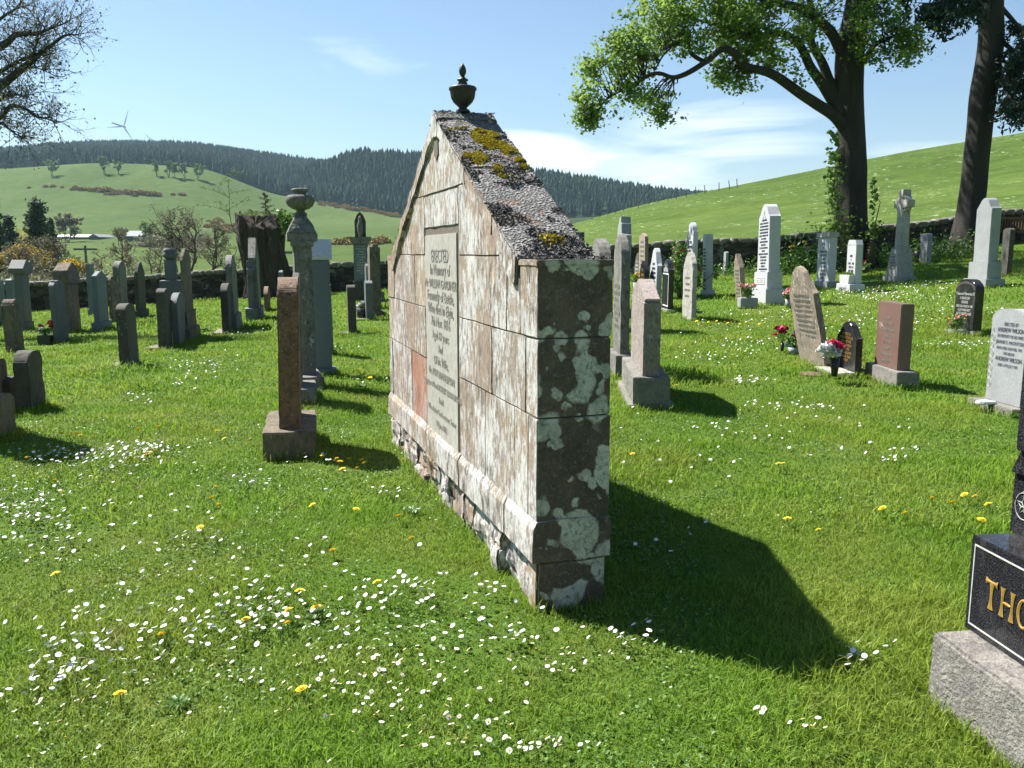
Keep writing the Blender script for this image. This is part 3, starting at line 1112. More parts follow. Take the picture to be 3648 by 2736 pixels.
# raking coping and its apex stone
cope = TintMesh()
yo, yb_ = -TM / 2 - 0.018, TM / 2 + 0.02
js = [0.25, 0.62, 1.14, 1.80]
for mir in (False, True):
    for t0, t1 in zip(js, js[1:]):
        o_ = rnd.uniform(-0.004, 0.004)
        zl = lambda t: ZR0 + 0.52 * t + o_
        pl = [(t0, zl(t0) - 0.105), (t1 - 0.006, zl(t1) - 0.105), (t1 - 0.006, zl(t1)), (t0, zl(t0))]
        if t0 == 0.25: pl = [(t0 + 0.01, 1.45), (t0 + 0.06, 1.46), (t1 - 0.006, zl(t1) - 0.125), (t1 - 0.006, zl(t1)), (t0, zl(t0) - 0.01)]
        if mir: pl = [(LM - t, z) for t, z in pl[::-1]]
        cope.prism(pl, yo, yb_, rnd.uniform(0.3, 0.9), 0.008, 0.010, 0.06, 6)
cope.prism([(1.79, 2.30), (1.95, 2.30), (1.95, 2.40), (1.91, 2.455), (1.86, 2.458), (1.79, 2.41)], yo, yb_, 0.6, 0.008, 0.010, 0.05, 6)
for t0, t1 in ((-0.006, 0.25), (LM - 0.25, LM + 0.006)):
    cope.prism([(t0, 1.545), (t1, 1.545), (t1, 1.575), (t0, 1.572)], -TM / 2 - 0.004, TM / 2 + 0.004, 0.5, 0.004, 0.006, 0.05, 8)
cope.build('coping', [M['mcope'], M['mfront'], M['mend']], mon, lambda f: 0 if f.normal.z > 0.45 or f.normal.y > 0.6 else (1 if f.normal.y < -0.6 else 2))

# crust of leafy lichen and cushions of moss on the coping
def roof_pts(n, t0, t1, y0, y1, mir=False, lift=0.006):
    t = rng.uniform(t0, t1, n)
    y = rng.uniform(y0, y1, n)
    z = ZR0 + 0.52 * t + lift
    x = LM / 2 - t
    if mir: x = -x
    return np.stack([x, y, z], -1)


pts = np.concatenate([roof_pts(9500, 0.25, 1.86, yo, yb_), roof_pts(2500, 0.25, 1.86, yo, yb_, True)])
mask = np.array([mnoise.noise(Vector(p) * 4.0) + 0.5 * mnoise.noise(Vector(p) * 11) > -0.02 for p in pts])
flat_ = np.stack([LM / 2 - rng.uniform(0, 0.28, 1300), rng.uniform(yo + 0.02, yb_ - 0.02, 1300), np.full(1300, 1.582)], -1)
ap = np.stack([LM / 2 - rng.uniform(1.84, 1.91, 200), rng.uniform(yo, yb_, 200), np.full(200, 2.462)], -1)
pts = np.concatenate([pts[mask], flat_, ap])
M['crust'] = leafy('grey_leafy_lichen', (0.045, 0.043, 0.042), (0.23, 0.225, 0.215), 0.0, rough=0.95)
o = leaves('lichen_crust', pts, 0.014, M['crust'], mon, flat=0.35, aspect=0.9, tint=rng.uniform(0, 1, len(pts)) ** 2.2)
o['kind'] = 'stuff'
mp_ = []
for (t, y, rt, ry, n) in ((1.52, 0.06, 0.16, 0.11, 3800), (1.36, 0.13, 0.10, 0.06, 1500), (1.22, 0.16, 0.09, 0.035, 700), (1.26, -0.09, 0.10, 0.07, 1100), (1.13, -0.02, 0.06, 0.06, 700), (1.04, 0.01, 0.03, 0.05, 250), (1.64, -0.03, 0.03, 0.14, 500), (0.38, 0.03, 0.06, 0.07, 160)):
    a = rng.uniform(0, 2 * math.pi, n)
    q = np.sqrt(rng.uniform(0, 1, n))
    tt = t + rt * q * np.cos(a)
    yy = y + ry * q * np.sin(a)
    hh = 0.004 + 0.022 * (1 - q ** 2) * rng.uniform(0.5, 1, n)
    mp_.append(np.stack([LM / 2 - tt, yy, ZR0 + 0.52 * tt + hh], -1))
mp_ = np.concatenate(mp_)
mp_ = mp_[[mnoise.noise(Vector(p) * 13) > -0.22 for p in mp_]]
M['mossleaf'] = leafy('yellow_green_moss', (0.13, 0.10, 0.01), (0.50, 0.42, 0.03), 0.2, rough=0.9)
o = leaves('moss', mp_, 0.013, M['mossleaf'], mon)
o['kind'] = 'stuff'

# moulding course, plinth rubble
pm = TintMesh()
for t0, t1 in ((-0.005, 0.42), (0.425, 1.31), (1.33, 2.1), (2.105, 2.9), (2.905, LM + 0.008)):
    q = rnd.uniform(-0.006, 0.004)
    # cross section in y,z swept along t : built as prism in x with chamfered upper edge
    bm = bmesh.new()
    x0, x1 = LM / 2 - t1, LM / 2 - t0
    sec = [(-TM / 2 - 0.018 + q, 0.232), (TM / 2 + 0.010, 0.232), (TM / 2 + 0.010, 0.38), (TM / 2 + 0.005, 0.405), (TM / 2, 0.424), (-TM / 2 - 0.0, 0.424), (-TM / 2 - 0.004 + q, 0.412), (-TM / 2 - 0.018 + q, 0.385)]
    A1 = [bm.verts.new((x0, y, z)) for y, z in sec]
    B1 = [bm.verts.new((x1, y, z)) for y, z in sec]
    bm.faces.new(A1); bm.faces.new(B1[::-1])
    for k in range(8): bm.faces.new((A1[k], B1[k], B1[(k + 1) % 8], A1[(k + 1) % 8]))
    bmesh.ops.bevel(bm, geom=bm.edges[:], offset=0.002, segments=1, affect='EDGES')
    roughen(bm, 0.06, 0.005, 3, 7)
    bmesh.ops.recalc_face_normals(bm, faces=bm.faces[:])
    pm.parts.append((bm, rnd.uniform(0.3, 1)))
pm.build('moulding', [M['mfront'], M['mend']], mon, lambda f: 1 if abs(f.normal.x) > 0.7 else 0)
fm = TintMesh()
t = -0.0
first = True
while t < LM:
    w = 0.13 if first else rnd.uniform(0.16, 0.42)
    t1 = min(t + w, LM)
    nz_ = 1 if first or t1 >= LM else rnd.choice([1, 1, 2])
    zs = [-0.3, 0.235] if nz_ == 1 else [-0.3, rnd.uniform(0.07, 0.15), 0.235]
    for za, zb in zip(zs, zs[1:]):
        o_ = 0 if first else rnd.uniform(-0.03, 0.022)
        fm.prism([(t + 0.003, za), (t1 - 0.003, za), (t1 - 0.003, zb - 0.004), (t + 0.003, zb - 0.004)], -TM / 2 + 0.004 + o_, TM / 2 - 0.01, rnd.uniform(0.2, 1), 0.012, 0.006 if first else 0.03, 0.05, 7 if first else 8)
    t = t1
    first = False
fm.build('foundation', [M['mfront'], M['mend']], mon, lambda f: 1 if abs(f.normal.x) > 0.7 else 0)

# inscription panel
xa, xb = LM / 2 - 2.245, LM / 2 - 1.385
bm = box_bm(xa, xb, -TM / 2 - 0.002, -TM / 2 + 0.05, 0.40, 1.715, 0.003)
roughen(bm, 0.12, 0.001, 3, 4)
panel = obj('inscription_panel', bm, M['mpanel'], mon)
xc = (xa + xb) / 2
ins = [('ERECTED', 0, 1.525, 0.115), ('In Memory of', 0, 1.415, 0.10), ('Mr WILLIAM GARDINER', 0.0, 1.29, 0.08), ('Formerly of Bettle,', 0, 1.18, 0.095),
       ('Who died in Elgin,', 0, 1.075, 0.095), ('7th Nov. 1816', 0, 0.975, 0.09), ('Aged 69 years', 0, 0.88, 0.08), ('And', 0, 0.81, 0.075), ('Of his Wife,', 0, 0.735, 0.08),
       ('Mrs MAY BANNERMAN', 0, 0.665, 0.07), ('Daughter of Revd ROBERT BANNERMAN', 0, 0.60, 0.058), ('Ranill', 0, 0.545, 0.06), ('Who died at Gordonstown Tower', 0, 0.495, 0.055),
       ('19 June 1813', 0, 0.45, 0.058)]
rowsz = np.linspace(1.545, 0.475, len(ins))
bm = text_bm([(s, xc + dx, rowsz[i], min(sz, 1.45 * 0.86 * 1.05 / max(len(s) * 0.62, 1) * 1.0)) for i, (s, dx, z, sz) in enumerate(ins)], -TM / 2 - 0.0035, 1.0)
obj('lettering', bm, M['fadedletter'], panel)
# dark raised shield painting the shade of a socket near the apex
bm = prism_bm([(LM / 2 - 1.86 - 0.055, 2.20), (LM / 2 - 1.86 + 0.0, 2.16), (LM / 2 - 1.86 + 0.055, 2.20), (LM / 2 - 1.86 + 0.05, 2.29), (LM / 2 - 1.86 - 0.05, 2.29)], -TM / 2 - 0.0065, -TM / 2 + 0.02, 0.004)
obj('recess_shade', bm, M['joint_and_recess'], mon)

# urn on the apex
up_ = cM + XM * (LM / 2 - 1.885)
urn = empty('urn_finial', 'small dark urn with flame finial standing on the monument apex', 'urn', (up_.x, up_.y, 2.458), thM)
obj('bowl', lathe_bm([(0.045, 0.0), (0.052, 0.008), (0.05, 0.022), (0.032, 0.03), (0.03, 0.038), (0.045, 0.052), (0.07, 0.075), (0.088, 0.105), (0.094, 0.14), (0.096, 0.158), (0.104, 0.166), (0.104, 0.18), (0.096, 0.188), (0.05, 0.20), (0.034, 0.205)], 32), M['iron'], urn, True)
obj('lid', lathe_bm([(0.034, 0.203), (0.036, 0.215), (0.028, 0.224), (0.042, 0.234), (0.042, 0.24), (0.024, 0.25), (0.014, 0.262)], 28), M['iron'], urn, True)
obj('flame', lathe_bm([(0.012, 0.258), (0.016, 0.266), (0.025, 0.285), (0.028, 0.302), (0.022, 0.328), (0.010, 0.348), (0.002, 0.358)], 24), M['iron'], urn, True)
for o in urn.children:
    o.scale = (0.83, 0.83, 0.83)

# ------------------------------------------------------------------ gravestones, left of the monument
HS = headstone
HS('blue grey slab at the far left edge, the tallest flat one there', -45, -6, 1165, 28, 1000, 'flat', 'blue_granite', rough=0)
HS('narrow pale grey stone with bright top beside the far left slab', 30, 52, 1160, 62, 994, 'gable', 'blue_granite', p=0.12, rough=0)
r_, cw, ct, H_, z_, _ = HS('tall dark grey pillar stone with heavy gabled cap near the left edge', 58, 96, 1182, 124, 975, 'flat', 'dark_shaded_granite', [(1150, 0.03, 0.03)], rough=0, cat='gravestone')
obj('cap', prism_bm([(-cw / 2 - 0.06, H_), (cw / 2 + 0.06, H_), (cw / 2 + 0.1, H_ + 0.08), (cw / 2 + 0.1, H_ + 0.12), (cw * 0.12, H_ + 0.33), (-cw * 0.12, H_ + 0.33), (-cw / 2 - 0.1, H_ + 0.12), (-cw / 2 - 0.1, H_ + 0.08)], -ct / 2 - 0.08, ct / 2 + 0.08, 0.01), M['dark_shaded_granite'], r_)
HS('small mottled brown stone with shoulders, in front of the tall capped pillar', 22, 64, 1262, 90, 1068, 'shoulder', 'old_brown', p=0.22)
HS('squat dark round-topped stone at the left, largest of the near left cluster', 58, 112, 1475, 163, 1256, 'round', 'dark_old', p=0.3, rough=0.012)
HS('broken lichened stub at the left edge, nearest of its cluster', -40, 22, 1575, 56, 1412, 'round', 'old_brown', p=0.2, rough=0.014)
HS('tall narrow obelisk beyond the left edge, its shadow on the grass', -230, -110, 1575, None, 640, 'gable', 'dark_old', w=0.6, p=0.3)
HS('low sunken slab between two squat stones at the left edge', 12, 40, 1470, 72, 1350, 'round', 'dark_old', p=0.15)
HS('brown stone cut off by the left edge behind the lichened stub', -30, 0, 1480, 14, 1284, 'round', 'old_brown', p=0.2)
HS('smooth light grey round-topped slab with red flowers at its foot', 184, 216, 1228, 254, 1001, 'round', 'dark_shaded_granite', [(1218, 0.02, 0.03)], p=0.16, rough=0)
r_, cw, ct, H_, z_, _ = HS('rough brown lichened stone with a wide gabled head, behind the light grey slab', 222, 256, 1190, 292, 1010, 'flat', 'old_brown', p=0.2)[:6]
bm = prism_bm([(-cw / 2 - 0.05, H_ - 0.02), (cw / 2 + 0.05, H_ - 0.02), (cw / 2 + 0.09, H_ + 0.12), (cw / 2 + 0.03, H_ + 0.28), (0.08, H_ + 0.46), (-0.08, H_ + 0.46), (-cw / 2 - 0.03, H_ + 0.28), (-cw / 2 - 0.09, H_ + 0.12)], -ct / 2 - 0.05, ct / 2 + 0.05, 0.01)
obj('cap', roughen(bm, 0.09, 0.012, 4, 5), M['old_brown'], r_)
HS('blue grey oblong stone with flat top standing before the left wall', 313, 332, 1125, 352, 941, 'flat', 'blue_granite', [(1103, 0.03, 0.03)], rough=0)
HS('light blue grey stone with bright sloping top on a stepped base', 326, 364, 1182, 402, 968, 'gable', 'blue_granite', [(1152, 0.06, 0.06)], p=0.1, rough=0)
HS('thin brown pointed stone just right of the light blue grey stone', 392, 404, 1150, 416, 983, 'gothic', 'old_brown', p=0.4, w=0.6)
HS('lichened round-headed stone left of two dark pointed slabs, flecked with white', 412, 436, 1160, 460, 930, 'round', 'old_grey', p=0.3)
HS('dark pointed slab on a broken base against the left wall', 474, 503, 1138, 532, 933, 'gothic', 'dark_old', [(1108, 0.08, 0.06)], p=0.4)
HS('short dark slab with a low white plate before it, alone on open grass', 428, 463, 1316, 497, 1086, 'round', 'dark_old', p=0.12, plate=0.22, rough=0.003)
HS('dark upright slab with white shelf at its foot, left of a smaller grey one', 565, 596, 1248, 616, 1030, 'round', 'dark_old', p=0.12, plate=0.22, rough=0.003)
HS('small grey round-topped slab touching the dark upright slab', 617, 641, 1234, 668, 1047, 'round', 'dark_shaded_granite', p=0.22, rough=0)
r_, cw, ct, H_, z_, _ = HS('tall old slab with white lichened peak on a crumbling stepped base', 636, 680, 1218, 732, 883, 'gothic', 'old_brown', [(1178, 0.10, 0.05), (1115, 0.14, 0.03)], p=0.22, rough=0.012)
HS('short dark slab with rounded top and white plate, before a taller lichened stone', 792, 817, 1193, 833, 1012, 'round', 'dark_old', p=0.16, plate=0.2, rough=0.003)
HS('taller lichened stone with double rounded head on an old block base', 806, 846, 1182, 876, 908, 'round', 'old_grey', [(1125, 0.10, 0.05)], p=0.25, rough=0.01)
HS('tall narrow stone with bright sloping top, before the tree stump', 889, 932, 1145, 958, 845, 'gable', 'old_grey', [(1098, 0.10, 0.05)], p=0.35, w=0.8)
HS('low brown stone at the right foot of the tree stump', 943, 958, 1115, 968, 1024, 'round', 'brown', p=0.15, rough=0.003)
HS('thin pale grey post-like stone behind the brown slab', 994, 1008, 1110, 1013, 968, 'flat', 'dark_shaded_granite', w=0.5, rough=0)
HS('thick reddish brown slab with rough pale top on a massive block, nearest on the left', 936, 1127, 1645, None, 992, 'round', 'brown', [(1544, 0.13, 0.125, 0.0)], w=0.95, p=0.22, rough=0.009, bmat='old_brown', rot=5, smat='brown', tilt=(-1.3, 0))
HS('narrow grey slab with lichened top directly behind the thick brown slab', 1046, 1130, 1456, None, 975, 'gable', 'old_grey', [(1392, 0.12, 0.085)], w=0.8, p=0.25, yoff=-0.055)
HS('lichen-spotted dark slab beside the iron hook', 1163, 1190, 1268, 1197, 1013, 'round', 'old_grey', p=0.06, w=0.7)
HS('small dark slab with low white plate, alone right of the urn pillar', 1243, 1272, 1193, 1277, 1016, 'round', 'dark_old', p=0.2, w=0.6, plate=0.3, rough=0.004)
HS('pale topped small grey slab beside the pink wreath', 1306, 1331, 1142, None, 1001, 'round', 'dark_shaded_granite', p=0.15, w=0.5, plate=0.24, rough=0)
HS('narrow grey stone with white top behind the small slab by the wreath', 1309, 1327, 1105, None, 940, 'round', 'dark_shaded_granite', p=0.15, w=0.6, rough=0)
HS('brown lichened tall stone on stepped base left of the monument end', 1312, 1370, 1132, None, 880, 'flat', 'old_brown', [(1112, 0.10, 0.07)], w=0.9)
HS('tall grey stone furthest right before the monument end, on a dark base', 1332, 1372, 1082, None, 869, 'flat', 'old_grey', [(1042, 0.12, 0.08)], w=0.9)

# draped urn on a slim pillar
A_, cen, w, T, th, mid = footprint(597, 640, 1178, None, 0.45)
z0 = hz(cen.x, cen.y)
ZL = lambda py: z_at(mid, py) - z0
t_ = empty('urn_column', 'slim grey column with covered urn before the left wall', 'gravestone', (cen.x, cen.y, z0), th)
obj('base', box_bm(-0.28, 0.28, -0.24, 0.24, -0.2, ZL(1000), 0.01), M['dark_shaded_granite'], t_)
obj('column', box_bm(-0.12, 0.12, -0.12, 0.12, ZL(1000) - 0.01, ZL(925), 0.01, top=None), M['dark_shaded_granite'], t_)
hh = ZL(885) - ZL(925)
obj('urn', lathe_bm([(0.07, ZL(925) - 0.01), (0.13, ZL(925) + hh * 0.2), (0.17, ZL(925) + hh * 0.45), (0.12, ZL(925) + hh * 0.55), (0.14, ZL(925) + hh * 0.75), (0.12, ZL(925) + hh)], 16), M['dark_shaded_granite'], t_, True)

# small cross seen edge on
def cross_thing(lab, a, b, yb, xf, steps, yt, yarm0, yarm1, span, mat, rough=0.008, ring=False, pedestal=None, shaftw=(0.2, 0.16), w=0.7, rot=0):
    A_, cen, w, T, th, mid = footprint(a, b, yb, xf, w, rot)
    z0 = hz(cen.x, cen.y)
    Z = lambda py: z_at(mid, py) - z0
    root = empty('stone_cross', lab, 'gravestone', (cen.x, cen.y, z0), th)
    z, cw, ct = -0.25, w, T
    for ys, ix, iy in steps:
        obj('base', roughen(box_bm(-cw / 2, cw / 2, -ct / 2, ct / 2, z, Z(ys), 0.01), 0.12, rough * 0.5, 3, 4), M[mat], root)
        z = Z(ys) - 0.004
        cw -= 2 * ix
        ct -= 2 * iy
    if pedestal:
        tp = pedestal[1]
        bm = box_bm(-cw / 2, cw / 2, -ct / 2, ct / 2, z, Z(pedestal[0]), 0, None, (tp, tp * 0.6))
        obj('pedestal', bm, M[mat], root)
        obj('inscription', rows_bm([.5, .8, .7, .8, .75, .7, .6], cw - tp * 2 - 0.1, Z(pedestal[0]) - 0.16, 0.08, 0.04, -ct / 2 + tp * 0.15, 4), M['inkletter'], root)
        z = Z(pedestal[0]) - 0.004
    H_ = Z(yt)
    za, zb = Z(yarm1), Z(yarm0)
    a0, a1 = shaftw
    th2 = min(ct * 0.36, 0.11)
    pr = [(-a0, z), (a0, z), (a1, za), (span, za), (span, zb), (a1, zb), (a1 * 0.95, H_), (-a1 * 0.95, H_), (-a1, zb), (-span, zb), (-span, za), (-a1, za)]
    bm = prism_bm(pr, -th2, th2, 0.012)
    roughen(bm, 0.08, rough, 2, 5)
    obj('cross', bm, M[mat], root)
    if ring:
        zc = (za + zb) / 2
        Rr = span * 0.74
        bm = bmesh.new()
        N = 32
        q = [[bm.verts.new((rr_ * math.cos(2 * math.pi * k / N), y, zc + rr_ * math.sin(2 * math.pi * k / N))) for k in range(N)] for rr_, y in ((Rr, -th2 * .8), (Rr, th2 * .8), (Rr - 0.045, th2 * .8), (Rr - 0.045, -th2 * .8))]
        for i in range(4):
            for k in range(N): bm.faces.new((q[i][k], q[i][(k + 1) % N], q[(i + 1) % 4][(k + 1) % N], q[(i + 1) % 4][k]))
        obj('ring', bm, M[mat], root)
    return root


cross_thing('grey stone cross seen edge on, on a square base left of the stump', 876, 922, 1148, None, [(1100, 0.08, 0.05)], 930, 958, 985, 0.26, 'dark_shaded_granite', 0.003, w=0.6, shaftw=(0.15, 0.13))

# pillar with the big stone urn
A_, cen, w, T, th, mid = footprint(1052, 1156, 1398, None, 0.85)
z0 = hz(cen.x, cen.y)
ZL = lambda py: z_at(mid, py) - z0
t_ = empty('urn_pillar', 'tall old stone pillar topped by a large round lichened urn', 'gravestone', (cen.x, cen.y, z0), th)
obj('base', roughen(box_bm(-0.42, 0.42, -T / 2, T / 2, -0.2, ZL(1345), 0.02), 0.09, 0.012, 8, 5), M['old_grey'], t_)
obj('pillar', roughen(box_bm(-0.17, 0.17, -0.10, 0.10, ZL(1345) - 0.01, ZL(872), 0.012), 0.09, 0.006, 5, 5), M['old_grey'], t_)
zc = ZL(872)
bm = box_bm(-0.20, 0.20, -0.12, 0.12, zc - 0.02, zc + 0.05, 0.008)
obj('moulding', bm, M['old_grey'], t_)
zt = ZL(770)
hc = zt - zc
prof_ = [(-0.19, zc + 0.04), (0.19, zc + 0.04), (0.19, zc + hc * 0.3), (0.20, zc + hc * 0.55), (0.06, zt + 0.05), (-0.06, zt + 0.05), (-0.20, zc + hc * 0.55), (-0.19, zc + hc * 0.3)]
bm = box_bm(-0.19, 0.19, -0.17, 0.17, zc + 0.04, zc + hc * .45, 0.012)
box_bm(-0.185, 0.185, -0.165, 0.165, zc + hc * .45 - .002, zt + 0.03, bm=bm, top=(0.12, 0.105))
obj('cap', roughen(bm, 0.06, 0.010, 6, 6), M['old_grey'], t_)
zu, zuT = zt + 0.02, ZL(660)
hu = zuT - zu
obj('urn', roughen(lathe_bm([(0.075, zu), (0.075, zu + hu * .09), (0.048, zu + hu * .14), (0.05, zu + hu * .2), (0.10, zu + hu * .25), (0.145, zu + hu * .36), (0.166, zu + hu * .50), (0.166, zu + hu * .64), (0.14, zu + hu * .73), (0.07, zu + hu * .77), (0.07, zu + hu * .84), (0.095, zu + hu * .88), (0.10, zu + hu * .94), (0.08, zu + hu * .98), (0.03, zu + hu * 1.0)], 28), 0.08, 0.004, 3, 8), M['old_grey'], t_, True)

# polished slab with bright roof-like cap
r_, cw, ct, H_, z_, _ = HS('tall dark green-grey polished stone with bright roof-like cap behind the urn pillar', 1102, 1200, 1345, 1222, 925, 'flat', 'blue_granite', [(1316, 0.05, 0.095)], w=0.9, rough=0, yoff=-0.0, shaftT=0.24)
obj('cap', prism_bm([(-cw / 2 - 0.03, H_ - 0.004), (cw / 2 + 0.03, H_ - 0.004), (cw / 2 + 0.03, H_ + 0.04), (0.02, H_ + 0.26), (-0.02, H_ + 0.26), (-cw / 2 - 0.03, H_ + 0.04)], -ct / 2 - 0.03, ct / 2 + 0.03, 0.004), M['glare_polish'], r_)

# monument with hooded figure-like urn, facing the camera
A_, cen, w, T, th, mid = footprint(1268, 1322, 1075, None, 0.6, 0)
th2 = math.atan2(0, 1) + R(8)
z0 = hz(cen.x, cen.y)
ZL = lambda py: z_at(mid, py) - z0
t_ = empty('statue_monument', 'dark square monument with pointed canopy and small figure on its cornice', 'monument', (cen.x, cen.y, z0), th2)
ws = 0.20
obj('base', box_bm(-0.34, 0.34, -0.3, 0.3, -0.2, ZL(1035), 0.01), M['dark_old'], t_)
obj('base', box_bm(-0.27, 0.27, -0.25, 0.25, ZL(1035) - 0.004, ZL(1003), 0.01), M['dark_old'], t_)
obj('pillar', box_bm(-0.225, 0.225, -0.2, 0.2, ZL(1003) - 0.004, ZL(868), 0.008), M['blue_granite'], t_)
obj('cornice', prism_bm([(-0.24, ZL(868) - 0.01), (0.24, ZL(868) - 0.01), (0.34, ZL(850)), (0.34, ZL(844)), (-0.34, ZL(844)), (-0.34, ZL(850))], -0.3, 0.3, 0.006), M['old_grey'], t_)
zz = ZL(844)
hh = ZL(753) - zz
obj('canopy', prism_bm([(-0.18, zz - 0.01), (0.18, zz - 0.01), (0.16, zz + hh * .1), (0.18, zz + hh * .62), (0.1, zz + hh * .88), (0, zz + hh), (-0.1, zz + hh * .88), (-0.18, zz + hh * .62), (-0.16, zz + hh * .1)], -0.02, 0.16, 0.01), M['dark_old'], t_)
obj('figure', lathe_bm([(0.08, zz - 0.01), (0.06, zz + hh * .08), (0.085, zz + hh * .2), (0.10, zz + hh * .45), (0.06, zz + hh * .6), (0.045, zz + hh * .66), (0.06, zz + hh * .74), (0.02, zz + hh * .84)], 14, 0, -0.08), M['old_grey'], t_, True)
obj('inscription', rows_bm([.7, .8, .5, .8, .7, .4, .8, .7, .6, .8, .5], 0.38, ZL(880), 0.085, 0.045, -0.203, 5), M['cut'], t_)

# ------------------------------------------------------------------ gravestones, right of the monument
r_, cw, ct, H_, z_, _ = HS('stout pinkish granite stone with sloping top on a two-tier base, nearest right of the monument', 2238, 2404, 1465, 2197, 1075, 'flat', 'granite_pink', [(1440, 0.02, 0.05), (1355, 0.06, 0.10, 0.04)], rough=0.008, bmat='concrete', w=0.8, rot=21)
hh = 0.20
bm = prism_bm([(-cw / 2 + 0.01, H_ - 0.004), (cw / 2 - 0.01, H_ - 0.004), (cw / 2 - 0.01, H_ + 0.03), (cw * 0.05, H_ + hh), (-cw * 0.05, H_ + hh), (-cw / 2 + 0.01, H_ + 0.03)], -ct / 2 + 0.006, ct / 2 - 0.006, 0.008)
obj('cap', roughen(bm, 0.08, 0.006, 3, 6), M['granite_pink'], r_)
HS('tall grey lichened pointed slab close behind the monument end', 2193, 2264, 1352, 2160, 832, 'gothic', 'old_grey', [(1266, 0.09, 0.07)], p=0.5, rough=0.009, lines=([.7, .8, .6, .8, .8, .5, .7], 0.62, 0.085, 0.05))
HS('tall grey stone with stepped crown rising behind the pointed slab', 2202, 2236, 1185, 2184, 770, 'stepped', 'grey_granite', p=0.4, rough=0.004)
HS('broad round-arched grey stone behind the monument shoulder', 2135, 2177, 1135, 2100, 847, 'round', 'old_grey', p=0.5, rough=0.006)
HS('small dark tapering pillar just over the monument shoulder', 2056, 2079, 1100, 2051, 827, 'flat', 'dark_old', p=0.2, taper=0.3)
HS('slim brownish obelisk slab before the right wall', 2296, 2308, 1065, 2275, 829, 'gable', 'tan_lichen', p=0.1, rough=0.004, lines=([.5, .7, .6, .7, .5, .6, .6, .5], .85, 0.12, 0.05))
HS('small dark pointed stone with fine pale lettering, partly hidden by the slim obelisk slab', 2272, 2281, 1045, 2256, 900, 'gothic', 'dark_old', p=0.5, rough=0, lines=([.5, .7, .8, .6, .7, .6], .75, 0.11, 0.06), lcol='cut')
HS('dark brown arched stone with gilt lettering in front of the slim obelisk slab', 2296, 2311, 1105, 2276, 929, 'gothic', 'black', p=0.5, rough=0, lines=([.3, .5, .7, .8, .8, .5, .6], .78, 0.11, 0.06), lcol='gold')
HS('pale grey shouldered stone with dark lettering left of the black bordered one', 2334, 2352, 1108, 2310, 883, 'ogee', 'white_granite', p=0.5, rough=0, lines=([.3, .5, .7, .8, .8, .6, .5, .7, .6, .7, .5], .72, 0.10, 0.055), lcol='leadletter')
r_, cw, ct, H_, z_, _ = HS('black polished stone with white border line and pale carved arch', 2376, 2404, 1118, 2350, 924, 'ogee', 'black', [(1103, 0.06, 0.03)], p=0.35, rough=0, bmat='grey_granite')
bm = bmesh.new()
for x0, x1, za, zb in ((-cw / 2 + .02, -cw / 2 + .045, z_ + .06, H_ - .3), (cw / 2 - .045, cw / 2 - .02, z_ + .06, H_ - .3), (-cw / 2 + .045, cw / 2 - .045, z_ + .06, z_ + .085), (-cw / 2 + .045, cw / 2 - .045, H_ - .325, H_ - .3)):
    box_bm(x0, x1, -ct / 2 - .004, -ct / 2 + .002, za, zb, bm=bm)
for k in range(7):
    x = -cw * .3 + cw * .1 * k
    box_bm(x - .012, x + .012, -ct / 2 - .004, -ct / 2 + .002, H_ - .27, H_ - .27 + .13 - abs(k - 3) * .02, bm=bm)
obj('border', bm, M['whiteletter'], r_)
HS('pale weathered pointed stone standing alone among daisies', 2460, 2484, 1145, 2425, 897, 'gothic', 'pale_old', p=0.45, rough=0.01, lines=([.6, .5, .7, .6], .6, 0.12, 0.04), steps=[(1138, 0.02, 0.02)])
HS('pale stone with small rounded crest and dark lettering above the rose bush', 2463, 2480, 1065, 2441, 791, 'shoulder', 'white_granite', p=0.35, rough=0, lines=([.2, .7, .8, .5, .7, .8, .5, .4, .8, .4, .8, .7, .5], .78, 0.115, 0.07), lcol='leadletter')
HS('pale flat-topped leaning stone with long dark inscription on a small base', 2510, 2547, 1057, 2494, 833, 'flat', 'white_granite', [(1034, 0.05, 0.05)], rough=0, w=0.8, lines=([.8, .7, .6, .8, .5, .8, .7, .4, .6, .7, .5, .6, .8, .8, .7, .3, .5, .6], .74, 0.085, 0.05), lcol='leadletter', tilt=(1.5, 0))
HS('small dim grey stone by the right wall, left of the tilted brown one', 2580, 2597, 985, 2569, 896, 'round', 'grey_granite', p=0.2, rough=0, steps=[(975, 0.05, 0.04)])
HS('brown gable-topped stone tilting left, beside the pink peonies', 2642, 2659, 1072, 2621, 903, 'gable', 'tan_lichen', p=0.7, rough=0.008, tilt=(6, 0), lines=([.7, .8, .7, .8, .8, .7, .8, .7, .6], .62, 0.09, 0.05))
